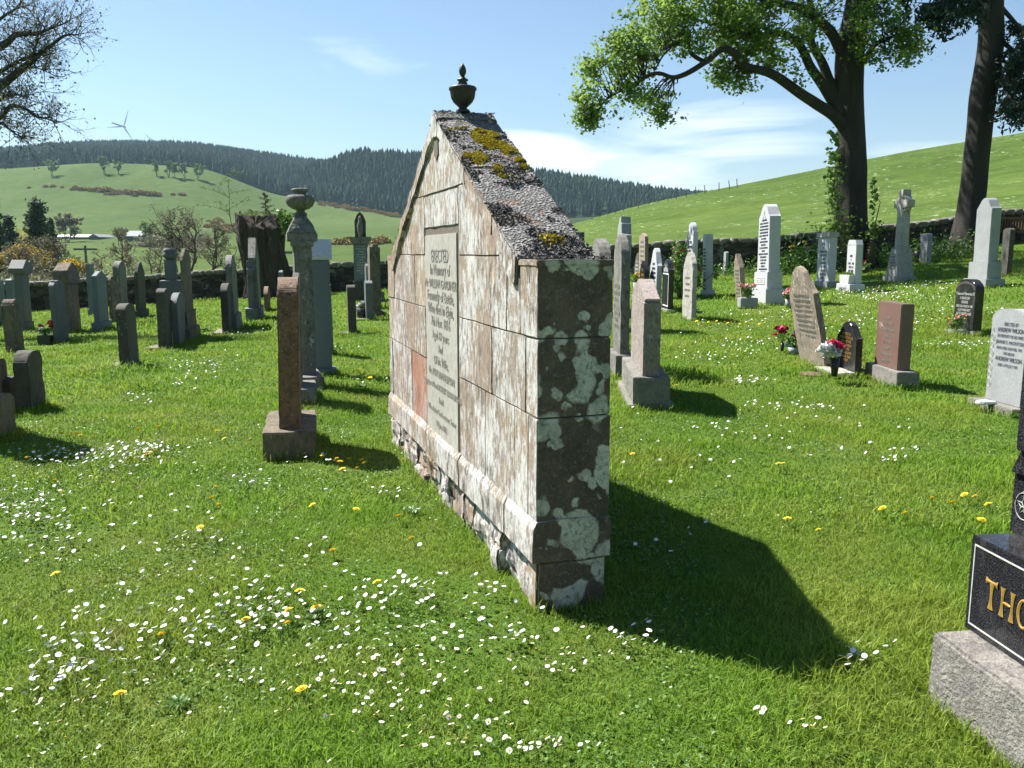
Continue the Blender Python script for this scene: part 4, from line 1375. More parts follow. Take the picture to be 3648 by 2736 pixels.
# tall white obelisk with the surname block
r_, cw, ct, H_, z_, _ = HS('tallest white stone on the right, stepped base with the surname in raised letters', 2727, 2794, 1089, 2675, 722, 'ogee', 'white_granite', [(1036, 0.06, 0.04, 0.03), (976, 0.06, 0.045, 0.03)], p=0.35, rough=0, taper=0.10, bmat='white_granite',
                                   lines=([.5, .8, .8, .9, .8, .9, .5, .8, .5, .8, .3, .9, .6, .6, .5, .4, .8, .5, .7, .9, .9], .83, 0.068, 0.038), lcol='leadletter')
for c in list(r_.children):
    if c.name.startswith('base') and abs(c.bound_box[0][2] + 0.25) > 0.01:
        bb = c.bound_box
        yf, zc0, zc1 = bb[0][1], bb[0][2], bb[1][2]
        cwid = bb[4][0] - bb[0][0]
        bm = box_bm(-cwid * .33, cwid * .33, yf - .012, yf + .01, zc0 + (zc1 - zc0) * .28, zc0 + (zc1 - zc0) * .72, 0.004)
        obj('name_plate', bm, M['white_paint'], r_)
        obj('lettering', text_bm([('GEDDES', 0, zc0 + (zc1 - zc0) * .36, (zc1 - zc0) * .42)], yf - .0135, cwid * .62 / ((zc1 - zc0) * .42 * 3.9)), M['inkletter'], r_)
obj('crest_carving', text_bm([('*', -.07, H_ - .42, .22), ('*', .07, H_ - .42, .22), ('*', 0, H_ - .33, .25)], -ct / 2 - .004), M['grey_granite'], r_)

HS('leaning tan slab streaked with white lichen', 2941, 2962, 1322, 2850, 943, 'ogee', 'tan_lichen', p=0.38, rough=0.010, tilt=(12, -1), lines=([.7, .8, .7, .85, .8, .85, .8, .8, .7], .70, 0.07, 0.035), rot=16)
HS('thin dark slab tilted before the right wall, behind the leaning tan slab', 2884, 2897, 972, 2868, 880, 'gothic', 'dark_old', p=0.4, tilt=(8, 0))
r_, cw, ct, H_, z_, _ = HS('whitened rectangular stone with rough thick cap and faint lettering', 2946, 2982, 1028, 2900, 838, 'flat', 'white_paint', [(1004, 0.03, 0.04)], rough=0, bmat='grey_granite', smat='white_granite', lines=([.3, .1, .7, .6, .3, .5, .4, .4, .6, .4, .3], .82, 0.10, 0.055), lcol='inkletter')
obj('cap', roughen(box_bm(-cw / 2 - .04, cw / 2 + .04, -ct / 2 - .04, ct / 2 + .03, H_ - .06, H_ + .08, 0.02), .08, .012, 2, 6), M['pale_old'], r_)
# white stone with planter
r_, cw, ct, H_, z_, _ = HS('white chamfer-topped stone behind a small stone planter on a lettered plinth', 3026, 3080, 1045, 2978, 872, 'flat', 'white_granite', [(1013, 0.14, 0.04)], rough=0, yoff=0.07, shaftT=0.17, lines=([.3, .1, .7, .6, .6, .6, .6, .3], .74, 0.09, 0.055), lcol='leadletter')
obj('cap', prism_bm([(-cw / 2, H_ - .002), (cw / 2, H_ - .002), (cw / 2 - .07, H_ + .12), (-cw / 2 + .07, H_ + .12)], .07 - ct / 2, .07 + ct / 2, .004), M['white_granite'], r_)
bb = [c for c in r_.children if c.name.startswith('base')][0].bound_box
yf, zt_b = bb[0][1], z_
bm = box_bm(-.24, .24, yf + .02, .07 - ct / 2 - .012, zt_b, zt_b + .22, 0, None, (-.05, -.0))
obj('planter', bm, M['white_granite'], r_)
obj('lettering', text_bm([('WHYT', 0, zt_b - .18, .15)], yf - .004), M['leadletter'], r_)
pl_ = leaves('planter_plants', np.stack([rng.uniform(-.22, .22, 160), rng.uniform(yf + .05, .0, 160), zt_b + .22 + rng.uniform(0, .06, 160)], -1), .05, M['shrub_leaf'], r_)
pl_['kind'] = 'stuff'

HS('dark brown stone with gilt text in the tree shade behind the planter stone', 3094, 3113, 962, 3075, 857, 'round', 'black', p=0.2, rough=0, lines=([.6, .8, .7, .8, .7, .8, .7], .85, 0.10, 0.06), lcol='gold')
cross_thing('tall ringed stone cross on a tapering inscribed pedestal', 3190, 3264, 1006, 3143, [(985, 0.06, 0.05)], 672, 711, 737, 0.34, 'pale_old', 0.004, True, (885, 0.10), (0.17, 0.11), rot=14)
HS('dim grey stone in deep shade right of the ringed cross', 3300, 3317, 940, 3274, 831, 'round', 'grey_granite', p=0.12, rough=0)
r_, cw, ct, H_, z_, _ = HS('large plain grey granite stone with shouldered top on a three-step base', 3511, 3580, 1027, 3430, 700, 'ogee', 'grey_granite', [(995, 0.08, 0.06), (934, 0.08, 0.05)], p=0.4, rough=0)
HS('dark stone in shade just right of the large plain grey one', 3585, 3602, 985, 3562, 812, 'round', 'dark_old', p=0.2)

r_, cw, ct, H_, z_, _ = HS('low black granite stone with curved carved head and silver lettering', 3466, 3503, 1198, 3385, 996, 'round', 'black', [(1182, 0.04, 0.015)], p=0.3, rough=0, bmat='concrete')
obj('lettering', text_bm([('Treasured Memories Of', 0, H_ * .70, .068), ('A DEAR SON', 0, H_ * .62, .062), ('GEORGE', 0, H_ * .545, .062), ('DIED 20th MARCH 1980', 0, H_ * .47, .058), ('ALSO MARGARET', 0, H_ * .40, .058), ('LATE SUTHERLAND', 0, H_ * .33, .062)], -ct / 2 - .0025, .8), M['cut'], r_)
bm = bmesh.new()
for k in range(16):
    a = math.pi * (0.08 + 0.84 * k / 15)
    x, z = cw * .44 * math.cos(a), H_ - cw * .3 + cw * .2 * math.sin(a)
    box_bm(x - .02, x + .02, -ct / 2 - .004, -ct / 2 + .002, z - .02, z + .02, bm=bm)
obj('carving', bm, M['dark_old'], r_)

r_, cw, ct, H_, z_, _ = HS('reddish brown granite block stone on a grey base, right of the small black one', 3193, 3273, 1390, 3079, 1085, 'flat', 'red_granite', [(1325, 0.13, 0.055)], rough=0, rot=17, bmat='concrete')
HSb = r_
obj('inscription', rows_bm([.3, .6, .8, .4, .5, .3, .7, .4, .6], cw * .7, H_ * .80, .075, .03, -ct / 2 - .002, 9), M['inkletter'], r_)

# small black stone with gilt text and pale base plate
r_, cw, ct, H_, z_, _ = HS('small black granite stone with gilt lettering behind the white flowers', 3045, 3068, 1347, 2976, 1150, 'ogee', 'black', p=0.36, rough=0, rot=14, lines=([.1], .1, .1, .001), lcol='gold')
for c in list(r_.children):
    if c.name.startswith('inscription'): bpy.data.objects.remove(c)
obj('lettering', text_bm([('SACRED TO', 0, H_ * .74, .05), ('DUNCAN TAYLOR', 0, H_ * .67, .052), ('ALSO HIS WIFE', 0, H_ * .60, .05), ('MARY WATSON', 0, H_ * .53, .05), ('DIED 1978', 0, H_ * .46, .048), ('AND DAUGHTER', 0, H_ * .39, .048), ('AGED 68 YEARS', 0, H_ * .32, .048), ('AT REST', 0, H_ * .25, .048)], -ct / 2 - .0025, .8), M['gold'], r_)
bm = roughen(box_bm(-cw / 2 - .02, cw / 2 + .05, -ct / 2 - .30, -ct / 2 + .0, -.1, .07, .012), .07, .014, 4, 7)
obj('base', bm, M['pale_old'], r_)
ps = r_.matrix_basis @ Vector((0, -.25, 0))
EXCL.append((ps.x, ps.y, .3))

# grey rounded stone at the right edge
r_, cw, ct, H_, z_, _ = HS('grey granite stone with shallow arched top and dark lettering at the right edge', 3604, 3735, 1492, 3444, 1110, 'round', 'grey_granite', [(1462, 0.09, 0.05)], p=0.17, rough=0, yoff=0.03, bmat='concrete', shaftT=0.16)
obj('lettering', text_bm([('ERECTED BY', .04, H_ * .835, .05), ('ANDREW WILSON', .04, H_ * .775, .062), ('IN MEMORY OF HIS WIFE', .04, H_ * .72, .045), ('JEANNIE G. MACINTOSH', .04, H_ * .66, .050), ('WHO DIED 24TH FEB. 1971', .04, H_ * .605, .042), ('THE ABOVE', .04, H_ * .555, .042), ('ANDREW WILSON', .04, H_ * .495, .062), ('DIED 11TH JULY 1971', .04, H_ * .44, .042)], .03 - ct / 2 - .0025, .82), M['leadletter'], r_)
# carved flower strip up its left side
Tc = Tubes()
for k in range(7):
    zc_ = H_ * (.26 + .075 * k)
    rr0 = .026 if k % 2 else .036
    Tc.add([(-cw * .42 + rr0 * math.cos(a), .03 - ct / 2 - .001, zc_ + rr0 * 1.2 * math.sin(a)) for a in np.linspace(0, 2 * math.pi, 13)], [.0035] * 13, 4)
    Tc.add([(-cw * .42 + .012 * math.sin(4 * q), .03 - ct / 2 - .001, zc_ - .05 + .1 * q) for q in np.linspace(0, 1, 6)], [.003] * 6, 4)
Tc.add([(-cw * .44, .03 - ct / 2 - .001, H_ * .80), (-cw * .44, .03 - ct / 2 - .001, H_ * .72)], [.005, .005], 4)
Tc.add([(-cw * .40, .03 - ct / 2 - .001, H_ * .80), (-cw * .40, .03 - ct / 2 - .001, H_ * .71)], [.005, .005], 4)
Tc.build('carving', M['cut'], r_)
pw = PZ(3512, 1440, hz(r_.location.x, r_.location.y) + z_)
sh = obj('stone_dish', roughen(lathe_bm([(0.06, 0.0), (0.085, 0.012), (0.075, 0.03), (0.03, 0.042)], 18), .03, .006, 2, 20), M['white_paint'])
sh.location = (pw.x, pw.y, hz(r_.location.x, r_.location.y) + z_ + .002)
sh.scale = (1.3, .7, 1)
tag(sh, 'white shell-like ornament lying on the base of the grey arched stone', 'ornament')

# ------------------------------------------------------------------ big black stone cut by the right edge
db = math.atan2(-0.105, 0.994)
dT = Vector((math.sin(db), math.cos(db), 0))
XT, YT = -dT, Vector((dT.y, -dT.x, 0))
cT = PZ(3300, 2488, 0)
hb = z_at(cT, 2246)
r_ = empty('black_monument', 'large black granite monument with gilt letters on a rough grey block, right edge foreground', 'gravestone', (cT.x, cT.y, 0), math.atan2(XT.y, XT.x))


def toT(v):
    d_ = v - cT
    return Vector((d_.dot(XT), d_.dot(YT), v.z))


WB = 1.05
bm = box_bm(0, WB, 0, .62, -.2, hb, .012)
roughen(bm, .06, .006, 3, 9)
obj('base', bm, M['concrete'], r_)
d0 = toT(PZ(3435, 2230, hb))
hd = None
pdie = cT + XT * d0.x + YT * d0.y
hd = z_at(pdie, 1903)
bm = box_bm(d0.x, WB - d0.x, d0.y, .62 - d0.y, hb - .002, hd, .004)
die = obj('die', bm, M['black'], r_)
m_ = .022
bm = bmesh.new()
x0, x1, za, zb, yy = d0.x + m_, WB - d0.x - m_, hb + .022, hd - .028, d0.y
for a, b, c, e in ((x0, x0 + .005, za, zb), (x1 - .005, x1, za, zb), (x0 + .005, x1 - .005, za, za + .005), (x0 + .005, x1 - .005, zb - .005, zb)):
    box_bm(a, b, yy - .0025, yy + .002, c, e, bm=bm)
obj('border', bm, M['cut'], r_)


def on_front(px, py, off=0.0):
    """point of the front plane of the die seen at a photo pixel"""
    r = Vector(ray(px, py))
    o = Vector((0, 0, EYE))
    pl = cT + YT * (d0.y - off)
    k = (pl - o).dot(YT) / r.dot(YT)
    return toT(o + r * k)


def flare(bm, xa, xb, za, zb, wa, wm, y, horiz=False):
    """a stroke that flares at both ends, with a raised spine"""
    n = 6
    L_, Rr_, S_ = [], [], []
    for k in range(n + 1):
        t = k / n
        w = wm + (wa - wm) * abs(2 * t - 1) ** 2.5
        if horiz: c = (xa + (xb - xa) * t, za); l, r__ = (c[0], c[1] - w), (c[0], c[1] + w)
        else: c = (xa, za + (zb - za) * t); l, r__ = (c[0] - w, c[1]), (c[0] + w, c[1])
        L_.append(bm.verts.new((l[0], y, l[1]))); Rr_.append(bm.verts.new((r__[0], y, r__[1]))); S_.append(bm.verts.new((c[0], y - .003, c[1])))
    for k in range(n):
        bm.faces.new((L_[k], L_[k + 1], S_[k + 1], S_[k]))
        bm.faces.new((S_[k], S_[k + 1], Rr_[k + 1], Rr_[k]))


tl, tb = on_front(3530, 2065), on_front(3530, 2165)
hT = on_front(3537, 2073).z - on_front(3530, 2172).z
xT = on_front(3533, 2120).x
zT1 = on_front(3537, 2070).z
zT0 = on_front(3530, 2172).z
xH1, xH2 = on_front(3572, 2140).x, on_front(3607, 2160).x
zH1, zH0 = zT1, zT0
bm = bmesh.new()
yl = d0.y - .0022
sw = (xH2 - xH1)
flare(bm, xT, 0, zT0, zT1 - .004, sw * .30, sw * .13, yl)
flare(bm, xT - sw * .62, xT + sw * .62, zT1 - sw * .12, 0, sw * .27, sw * .10, yl - .0004, True)
flare(bm, xH1, 0, zH0, zH1, sw * .27, sw * .12, yl)
flare(bm, xH2, 0, zH0, zH1, sw * .27, sw * .12, yl)
flare(bm, xH1 + .006, xH2 - .006, (zH0 + zH1) / 2, 0, sw * .05, sw * .13, yl - .0004, True)
xo = xH2 + sw * 1.15
N = 28
rx, rz = sw * .68, (zH1 - zH0) / 2
zc_ = (zH0 + zH1) / 2
ro = [[bm.verts.new((xo + rx * s * math.cos(2 * math.pi * k / N), y_, zc_ + rz * s2 * math.sin(2 * math.pi * k / N))) for k in range(N)] for s, s2, y_ in ((1, 1, yl), (.78, .9, yl - .003), (.56, .8, yl))]
for q in range(2):
    for k in range(N): bm.faces.new((ro[q][k], ro[q][(k + 1) % N], ro[q + 1][(k + 1) % N], ro[q + 1][k]))
obj('lettering', bm, M['gold'], die)
# upper block and shaft
u0 = toT(PZ(3595, 1887, hd))
pu = cT + XT * u0.x + YT * u0.y
z1u = z_at(pu, 1676)
bm = box_bm(u0.x, WB - u0.x, u0.y, .62 - u0.y, hd - .002, z1u, .003)
obj('upper_block', bm, M['black'], r_)
z2u = z_at(pu, 1590)
ss = .045
prs = [(u0.x + .004, z1u - .002), (u0.x + ss * .35, z1u + (z2u - z1u) * .35), (u0.x + ss * .8, z1u + (z2u - z1u) * .75), (u0.x + ss * 1.0, z2u)]
pr = prs[::-1] + [(WB - x, z) for x, z in prs]
bm = prism_bm([(x, z) for x, z in pr], u0.y + .03, .62 - u0.y - .03, .002)
obj('neck', bm, M['black'], r_)
bm = box_bm(u0.x + ss * .9, WB - u0.x - ss * .9, u0.y + .05, .62 - u0.y - .05, z2u - .002, z2u + .62, .004)
obj('shaft', bm, M['black'], r_)
Tc = Tubes()
cx_, cz_ = u0.x + .062, (hd + z1u) / 2 - .005
rad = .042
Tc.add([(cx_ + rad * math.cos(a), u0.y - .001, cz_ + rad * 1.15 * math.sin(a)) for a in np.linspace(0, 2 * math.pi, 25)], [.002] * 25, 4)
Tc.add([(cx_ - rad * .2, u0.y - .001, cz_ + rad * 1.2), (cx_ + rad * .2, u0.y - .001, cz_ + rad * 1.6)], [.002, .002], 4)
for k in range(5):
    a = R(90 + 72 * k)
    pts = [(cx_, u0.y - .001, cz_), (cx_ + rad * .35 * math.cos(a + .5), u0.y - .001, cz_ + rad * .4 * math.sin(a + .5)), (cx_ + rad * .85 * math.cos(a), u0.y - .001, cz_ + rad * .95 * math.sin(a)), (cx_ + rad * .35 * math.cos(a - .5), u0.y - .001, cz_ + rad * .4 * math.sin(a - .5)), (cx_, u0.y - .001, cz_)]
    Tc.add(pts, [.002] * 5, 4)
Tc.build('carving', M['cut'], r_)
# ------------------------------------------------------------------ boundary wall
def wall_stone():
    n = NT('dry_stone_wall', 1.0)
    col = n.voro(3.6, (1, 1, 1.7), out='Color', space='World')
    d = n.voro(3.6, (1, 1, 1.7), 'DISTANCE_TO_EDGE', space='World')
    sx = n.t.nodes.new('ShaderNodeSeparateColor')
    n.L(col, sx.inputs[0])
    base = n.ramp(sx.outputs[0], [(0.0, (0.025, 0.022, 0.017)), (0.5, (0.055, 0.048, 0.037)), (1.0, (0.09, 0.078, 0.06))])
    fine = n.ramp(n.noise(14, 5, 0.75, space='World'), [(0.25, 0.2), (0.75, 0.85)])
    base = n.mix(0.7, base, fine, 'OVERLAY')
    lk = n.ramp(n.noise(2.6, 6, 0.6, dist=0.5, space='World'), [(0.60, 0.0), (0.63, 1.0)])
    base = n.mix(n.math('MULTIPLY', lk, 0.8), base, (0.20, 0.21, 0.19))
    e = n.ramp(d, [(0.0, 0.0), (0.05, 1.0)])
    base = n.mix(e, (0.018, 0.016, 0.013), base)
    n.bump(n.math('ADD', e, fine), 1.0, 0.05)
    return n.color(base)


M['drystone'] = wall_stone()
M['wallcope'] = stone('wall_coping_stone', (0.12, 0.115, 0.095), (0.21, 0.20, 0.17), (0.48, 0.48, 0.43), 0.5, 3.5, 0.45, bump=0.8, bd=0.03)
wpx = np.arange(-850, 4390, 12.0)
wy_ = np.interp(wpx, CX, WY)
wx_ = (wpx - 1824) / (F * 1.012) * wy_
wz_ = HT(wx_, wy_)
wp = np.stack([wx_, wy_, wz_], -1)
tg = np.gradient(wp[:, :2], axis=0)
tg /= np.linalg.norm(tg, axis=1)[:, None]
nm_ = np.stack([tg[:, 1], -tg[:, 0]], -1)
wallroot = empty('boundary_wall', 'long low dry stone boundary wall with lichened coping across the back of the churchyard', 'wall', (0, 33, 0))
secs = [(-.30, -.4), (-.27, .3), (-.24, .7), (-.22, WALLH - .14), (.22, WALLH - .14), (.24, .7), (.27, .3), (.30, -.4)]
V, nS = [], len(secs)
for i, (p, n_) in enumerate(zip(wp, nm_)):
    for k, (o_, z) in enumerate(secs):
        j = mnoise.noise(Vector((p[0] * 1.6, k * 3.1, 0.0))) * .06
        V.append((p[0] + n_[0] * (o_ + j), p[1] + n_[1] * (o_ + j), p[2] + z + j * .6))
V = np.array(V) - np.array([0, 33, 0])
i, j = np.meshgrid(np.arange(len(wp) - 1), np.arange(nS - 1), indexing='ij')
fq = np.stack([i * nS + j, i * nS + j + 1, (i + 1) * nS + j + 1, (i + 1) * nS + j], -1).reshape(-1, 4)
np_mesh('wall', V, [fq], M['drystone'], wallroot, smooth=False)
bm = bmesh.new()
s_ = np.concatenate([[0], np.cumsum(np.hypot(np.diff(wp[:, 0]), np.diff(wp[:, 1])))])
u = 0.0
while u < s_[-1] - .6:
    L_ = rnd.uniform(.22, .55)
    c = u + L_ / 2
    x, y, z = (np.interp(c, s_, wp[:, q]) for q in range(3))
    tx, ty = (np.interp(c, s_, tg[:, q]) for q in range(2))
    h_ = rnd.uniform(.13, .21)
    b2 = bmesh.new()
    bmesh.ops.create_icosphere(b2, subdivisions=2, radius=1)
    sd_ = rnd.uniform(0, 90)
    for v in b2.verts:
        q = v.co.copy()
        q = Vector([math.copysign(abs(a) ** .45, a) for a in q])
        q = Vector((q.x * L_ * .5, q.y * .27, q.z * h_ * .6)) + mnoise.noise_vector(q * 2 + Vector((sd_, 0, 0))) * .035
        v.co = Vector((x + tx * q.x - ty * q.y, y + ty * q.x + tx * q.y - 33, z + WALLH - .08 + q.z))
    me = bpy.data.meshes.new('t')
    b2.to_mesh(me)
    b2.free()
    bm.from_mesh(me)
    bpy.data.meshes.remove(me)
    u += L_
obj('coping', bm, M['wallcope'], wallroot, True)

# ------------------------------------------------------------------ sycamore
TY = 28.5
base = PT(3032, 905, TY)
base.z = hz(base.x, base.y)
syc = empty('sycamore_tree', 'big leafy sycamore with long low limb reaching left, by the right wall', 'tree', base)
tr = Tubes()
def limb(T, pts, r0, r1, Yoff=0.0, Y1=None, sides=8, n=6, pw=1.0, Y0=None):
    """limb through photo columns/rows, at forward distance TY, coming to Y1 at the tip"""
    k = len(pts)
    Ya = TY if Y0 is None else Y0
    Yb = Ya if Y1 is None else Y1
    P = [PT(a, b, Ya + (Yb - Ya) * i / max(k - 1, 1)) for i, (a, b) in enumerate(pts)]
    S = spline(P, n)
    m = len(S)
    wob = [Vector((mnoise.noise(s * 1.3), mnoise.noise(s * 1.3 + Vector((9, 0, 0))), 0)) * .05 for s in S]
    T.add([s + w for s, w in zip(S, wob)], [r0 + (r1 - r0) * (q / (m - 1)) ** pw for q in range(m)], sides)
    return S


tp = [(3032, 930), (3032, 860), (3035, 760), (3036, 640), (3035, 520), (3030, 400), (3025, 260), (3035, 120), (3055, 0), (3070, -200), (3060, -420), (3050, -640)]
tr_r = [.80, .60, .49, .45, .43, .44, .44, .41, .37, .34, .25, .12]
P = [PT(a, b, TY) for a, b in tp]
P[0].z = base.z - .3
S = spline(P, 7)
rad = np.interp(np.linspace(0, len(tp) - 1, len(S)), range(len(tp)), tr_r)
sides = 22
V, m = [], len(S)
for q, (s, r0) in enumerate(zip(S, rad)):
    for k in range(sides):
        a = 2 * math.pi * k / sides
        d = Vector((math.cos(a), math.sin(a), 0))
        rr_ = r0 * (1 + .10 * mnoise.noise(Vector((math.cos(a) * 1.6, math.sin(a) * 1.6, s.z * .9))) + .05 * mnoise.noise(Vector((math.cos(a) * 5, math.sin(a) * 5, s.z * .6)))
                    + (.35 * max(0, math.cos(3 * a + 1)) * max(0, 1 - (s.z - base.z) / .9) if s.z - base.z < .9 else 0))
        if k in (10, 11, 12) and 2.2 < s.z - base.z < 3.9: rr_ *= 1.22
        V.append(s + d * rr_)
i, j = np.meshgrid(np.arange(m - 1), np.arange(sides), indexing='ij')
jn = (j + 1) % sides
fq = np.stack([i * sides + j, i * sides + jn, (i + 1) * sides + jn, (i + 1) * sides + j], -1).reshape(-1, 4)
np_mesh('trunk', np.array([list(v) for v in V]) - np.array(list(base)), [fq], M['bark'], syc, smooth=True)
L1 = limb(tr, [(3025, 480), (2969, 410), (2900, 365), (2842, 328), (2745, 261), (2656, 238), (2618, 190), (2574, 175), (2520, 215), (2477, 246), (2402, 276), (2335, 261), (2253, 302), (2170, 350), (2110, 420)], .21, .02, Y1=24, pw=.85)
L1b = limb(tr, [(2516, 224), (2462, 190), (2440, 142), (2373, 186), (2330, 250)], .07, .02, Y0=26, Y1=25)
L2 = limb(tr, [(3010, 420), (2969, 365), (2894, 246), (2842, 156), (2782, 119), (2670, 127), (2560, 90), (2440, 60)], .19, .03, Y1=26)
L3 = limb(tr, [(3012, 370), (2969, 313), (2924, 216), (2894, 149), (2900, 60), (2860, -60), (2780, -200)], .19, .05, Y1=29)
L4 = limb(tr, [(3010, 220), (2960, 120), (2870, 40), (2740, 0), (2600, -40), (2440, -60), (2330, -40)], .19, .03, Y1=26)
L5 = limb(tr, [(3050, 260), (3085, 210), (3120, 160), (3180, 130), (3240, 110)], .13, .02, Y1=27)
L6 = limb(tr, [(3060, 60), (3120, -60), (3240, -200), (3380, -360)], .2, .04, Y1=27)
L7 = limb(tr, [(3040, -60), (2900, -260), (2700, -420), (2480, -520)], .2, .04, Y1=27)
L8 = limb(tr, [(3060, -150), (3080, -380), (3160, -640)], .2, .04, Y1=31)
limbs = [L1, L1b, L2, L3, L4, L5, L6, L7, L8]
allp = np.array([list(p) for L_ in limbs for p in L_])
blobs = [  # px, py, rx, ry, Y, ry depth, clusters
    (2330, 60, 105, 85, 25.5, 1.5, 110), (2500, 40, 130, 70, 26, 1.8, 130), (2680, 45, 140, 75, 27, 2.0, 140), (2420, 150, 130, 60, 25, 1.2, 90),
    (2250, 170, 85, 75, 24.5, 1.0, 80), (2160, 240, 80, 55, 24.5, .9, 55), (2110, 330, 60, 60, 24.2, .8, 42), (2100, 410, 45, 45, 24, .7, 30), (2230, 330, 70, 40, 24.5, .7, 30),
    (2330, 345, 60, 75, 24.6, .7, 40), (2370, 420, 25, 30, 24.6, .4, 8), (2300, 250, 75, 50, 25, .9, 40), (2590, 150, 120, 70, 26, 1.3, 80), (2620, 290, 70, 60, 26.2, .8, 34), (2560, 260, 40, 40, 26, .5, 12), (2700, 200, 110, 60, 26.8, 1.3, 60),
    (2800, 230, 50, 40, 27, .6, 12), (2770, 110, 130, 80, 27.5, 1.5, 90), (2880, 40, 120, 60, 28, 2, 60), (2905, 130, 50, 60, 27, 1, 22), (2870, 265, 30, 25, 27, .4, 5),
    (3140, 110, 90, 90, 27.5, 1.2, 90), (3200, 170, 80, 70, 27, 1.0, 60), (3110, 200, 50, 60, 27, .8, 26), (3170, 40, 80, 60, 28, 1.5, 40), (3080, 20, 70, 60, 27, 1.5, 30),
    (3250, 130, 40, 40, 27, .6, 12),
    (2450, -100, 260, 90, 26.5, 2.5, 180), (2800, -150, 260, 120, 28, 3.0, 200), (3150, -200, 220, 160, 29, 3.0, 170), (2700, -380, 320, 160, 28, 3, 170), (3050, -480, 280, 200, 29, 3.5, 180), (2250, -330, 260, 130, 33, 2, 150), (2080, -340, 180, 115, 35, 2, 120), (1900, -390, 140, 110, 35.5, 2, 90), (2600, -450, 260, 150, 34, 2.5, 150), (2950, -420, 250, 160, 33.5, 2.5, 150), (3300, -600, 250, 180, 33, 2.5, 130), (3350, -330, 180, 140, 28, 2.5, 90), (2950, -750, 280, 150, 29, 3, 110)]
C, TW, tint = [], Tubes(), []
for (px, py, rx, ry, Yd, yr, nc) in blobs:
    Yd = Yd + (1.3 if (py > 80 and 2280 < px < 2720) else 0)
    for _ in range(int(nc * .95)):
        while True:
            a, b, c = rnd.uniform(-1, 1), rnd.uniform(-1, 1), rnd.uniform(-1, 1)
            if a * a + b * b + c * c < 1: break
        p = PT(px + a * rx, py + b * ry, Yd + c * yr)
        if py > -60 and mnoise.noise(p * 1.0) + .6 * mnoise.noise(p * 2.3) < -.02: continue
        rcl = rnd.uniform(.10, .26)
        k = int(rnd.uniform(16, 44) if py > -80 else 22)
        q = rng.normal(size=(k, 3)) * rcl * np.array([1, 1, .55])
        C.append(q + np.array(list(p)))
        tint.append(np.clip(rng.normal(.5 + .5 * mnoise.noise(p * .6), .22, k), 0, 1))
        if rnd.random() < .5 and py > -80:
            dd = np.linalg.norm(allp - np.array(list(p)), axis=1)
            o_ = Vector(allp[int(dd.argmin())])
            if (o_ - p).length < 3.2:
                mid = (o_ + p) / 2 + Vector((rnd.gauss(0, .12), rnd.gauss(0, .12), rnd.gauss(.08, .12)))
                TW.add([o_, (o_ + mid) / 2 + Vector((rnd.gauss(0, .05), 0, rnd.gauss(0, .05))), mid, p], [.026, .019, .013, .006], 4)
tr.build('limb', M['bark'], syc, base)
TW.build('twigs', M['bark'], syc, base)
leaves('crown', np.concatenate(C), .105, M['sycamore_leaf'], syc, base, tint=np.concatenate(tint), flat=.25, aspect=.95)
# leafy shoots sprouting up the trunk foot
Cs, Ts = [], Tubes()
for (a, b, c, d, n_, sp_) in ((2975, 890, 2968, 540, 360, 26), (3115, 880, 3110, 640, 70, 12), (3000, 880, 2950, 800, 110, 40), (3090, 860, 3130, 800, 110, 25), (2985, 520, 2965, 470, 60, 12), (3030, 870, 3020, 740, 60, 40)):
    P_ = [PT(a + (c - a) * t, b + (d - b) * t, TY - .75) for t in np.linspace(0, 1, 7)]
    P_ = [p + Vector((rnd.gauss(0, .05), rnd.gauss(0, .05), 0)) for p in P_]
    Ts.add(P_, np.linspace(.025, .008, 7), 4)
    for _ in range(n_):
        t = rnd.random() ** .8
        q = PT(a + (c - a) * t + rnd.gauss(0, sp_ * .6), b + (d - b) * t + rnd.gauss(0, 8), TY - .75 + rnd.gauss(0, .15))
        Cs.append(list(q))
Ts.build('shoots', M['twig'], syc, base)
o = leaves('shoot_leaves', np.array(Cs), .13, M['sycamore_leaf'], syc, base, aspect=.95)

# ------------------------------------------------------------------ tall conifer at the right
CYf = 30.0
bc = PT(3450, 880, CYf)
bc.z = hz(bc.x, bc.y)
con = empty('tall_conifer', 'tall bare-trunked conifer with drooping dark sprays at the right edge', 'tree', bc)
tp = [(3450, 930), (3447, 850), (3460, 740), (3478, 560), (3492, 420), (3508, 300), (3530, 150), (3532, 0), (3545, -200), (3560, -500), (3570, -900)]
rd = [.78, .56, .44, .42, .41, .43, .40, .38, .34, .25, .10]
P = [PT(a, b, CYf) for a, b in tp]
P[0].z = bc.z - .3
S = spline(P, 7)
rad = np.interp(np.linspace(0, len(tp) - 1, len(S)), range(len(tp)), rd)
V, m = [], len(S)
for s, r0 in zip(S, rad):
    for k in range(sides):
        a = 2 * math.pi * k / sides
        rr_ = r0 * (1 + .09 * mnoise.noise(Vector((math.cos(a) * 2, math.sin(a) * 2, s.z * .8 + 7))) + .05 * mnoise.noise(Vector((math.cos(a) * 6, math.sin(a) * 6, s.z * .5))))
        V.append(s + Vector((math.cos(a), math.sin(a), 0)) * rr_)
i, j = np.meshgrid(np.arange(m - 1), np.arange(sides), indexing='ij')
jn = (j + 1) % sides
fq = np.stack([i * sides + j, i * sides + jn, (i + 1) * sides + jn, (i + 1) * sides + j], -1).reshape(-1, 4)
np_mesh('trunk', np.array([list(v) for v in V]) - np.array(list(bc)), [fq], M['bark'], con, smooth=True)
Cb = Tubes()
Cn, Tn = [], []


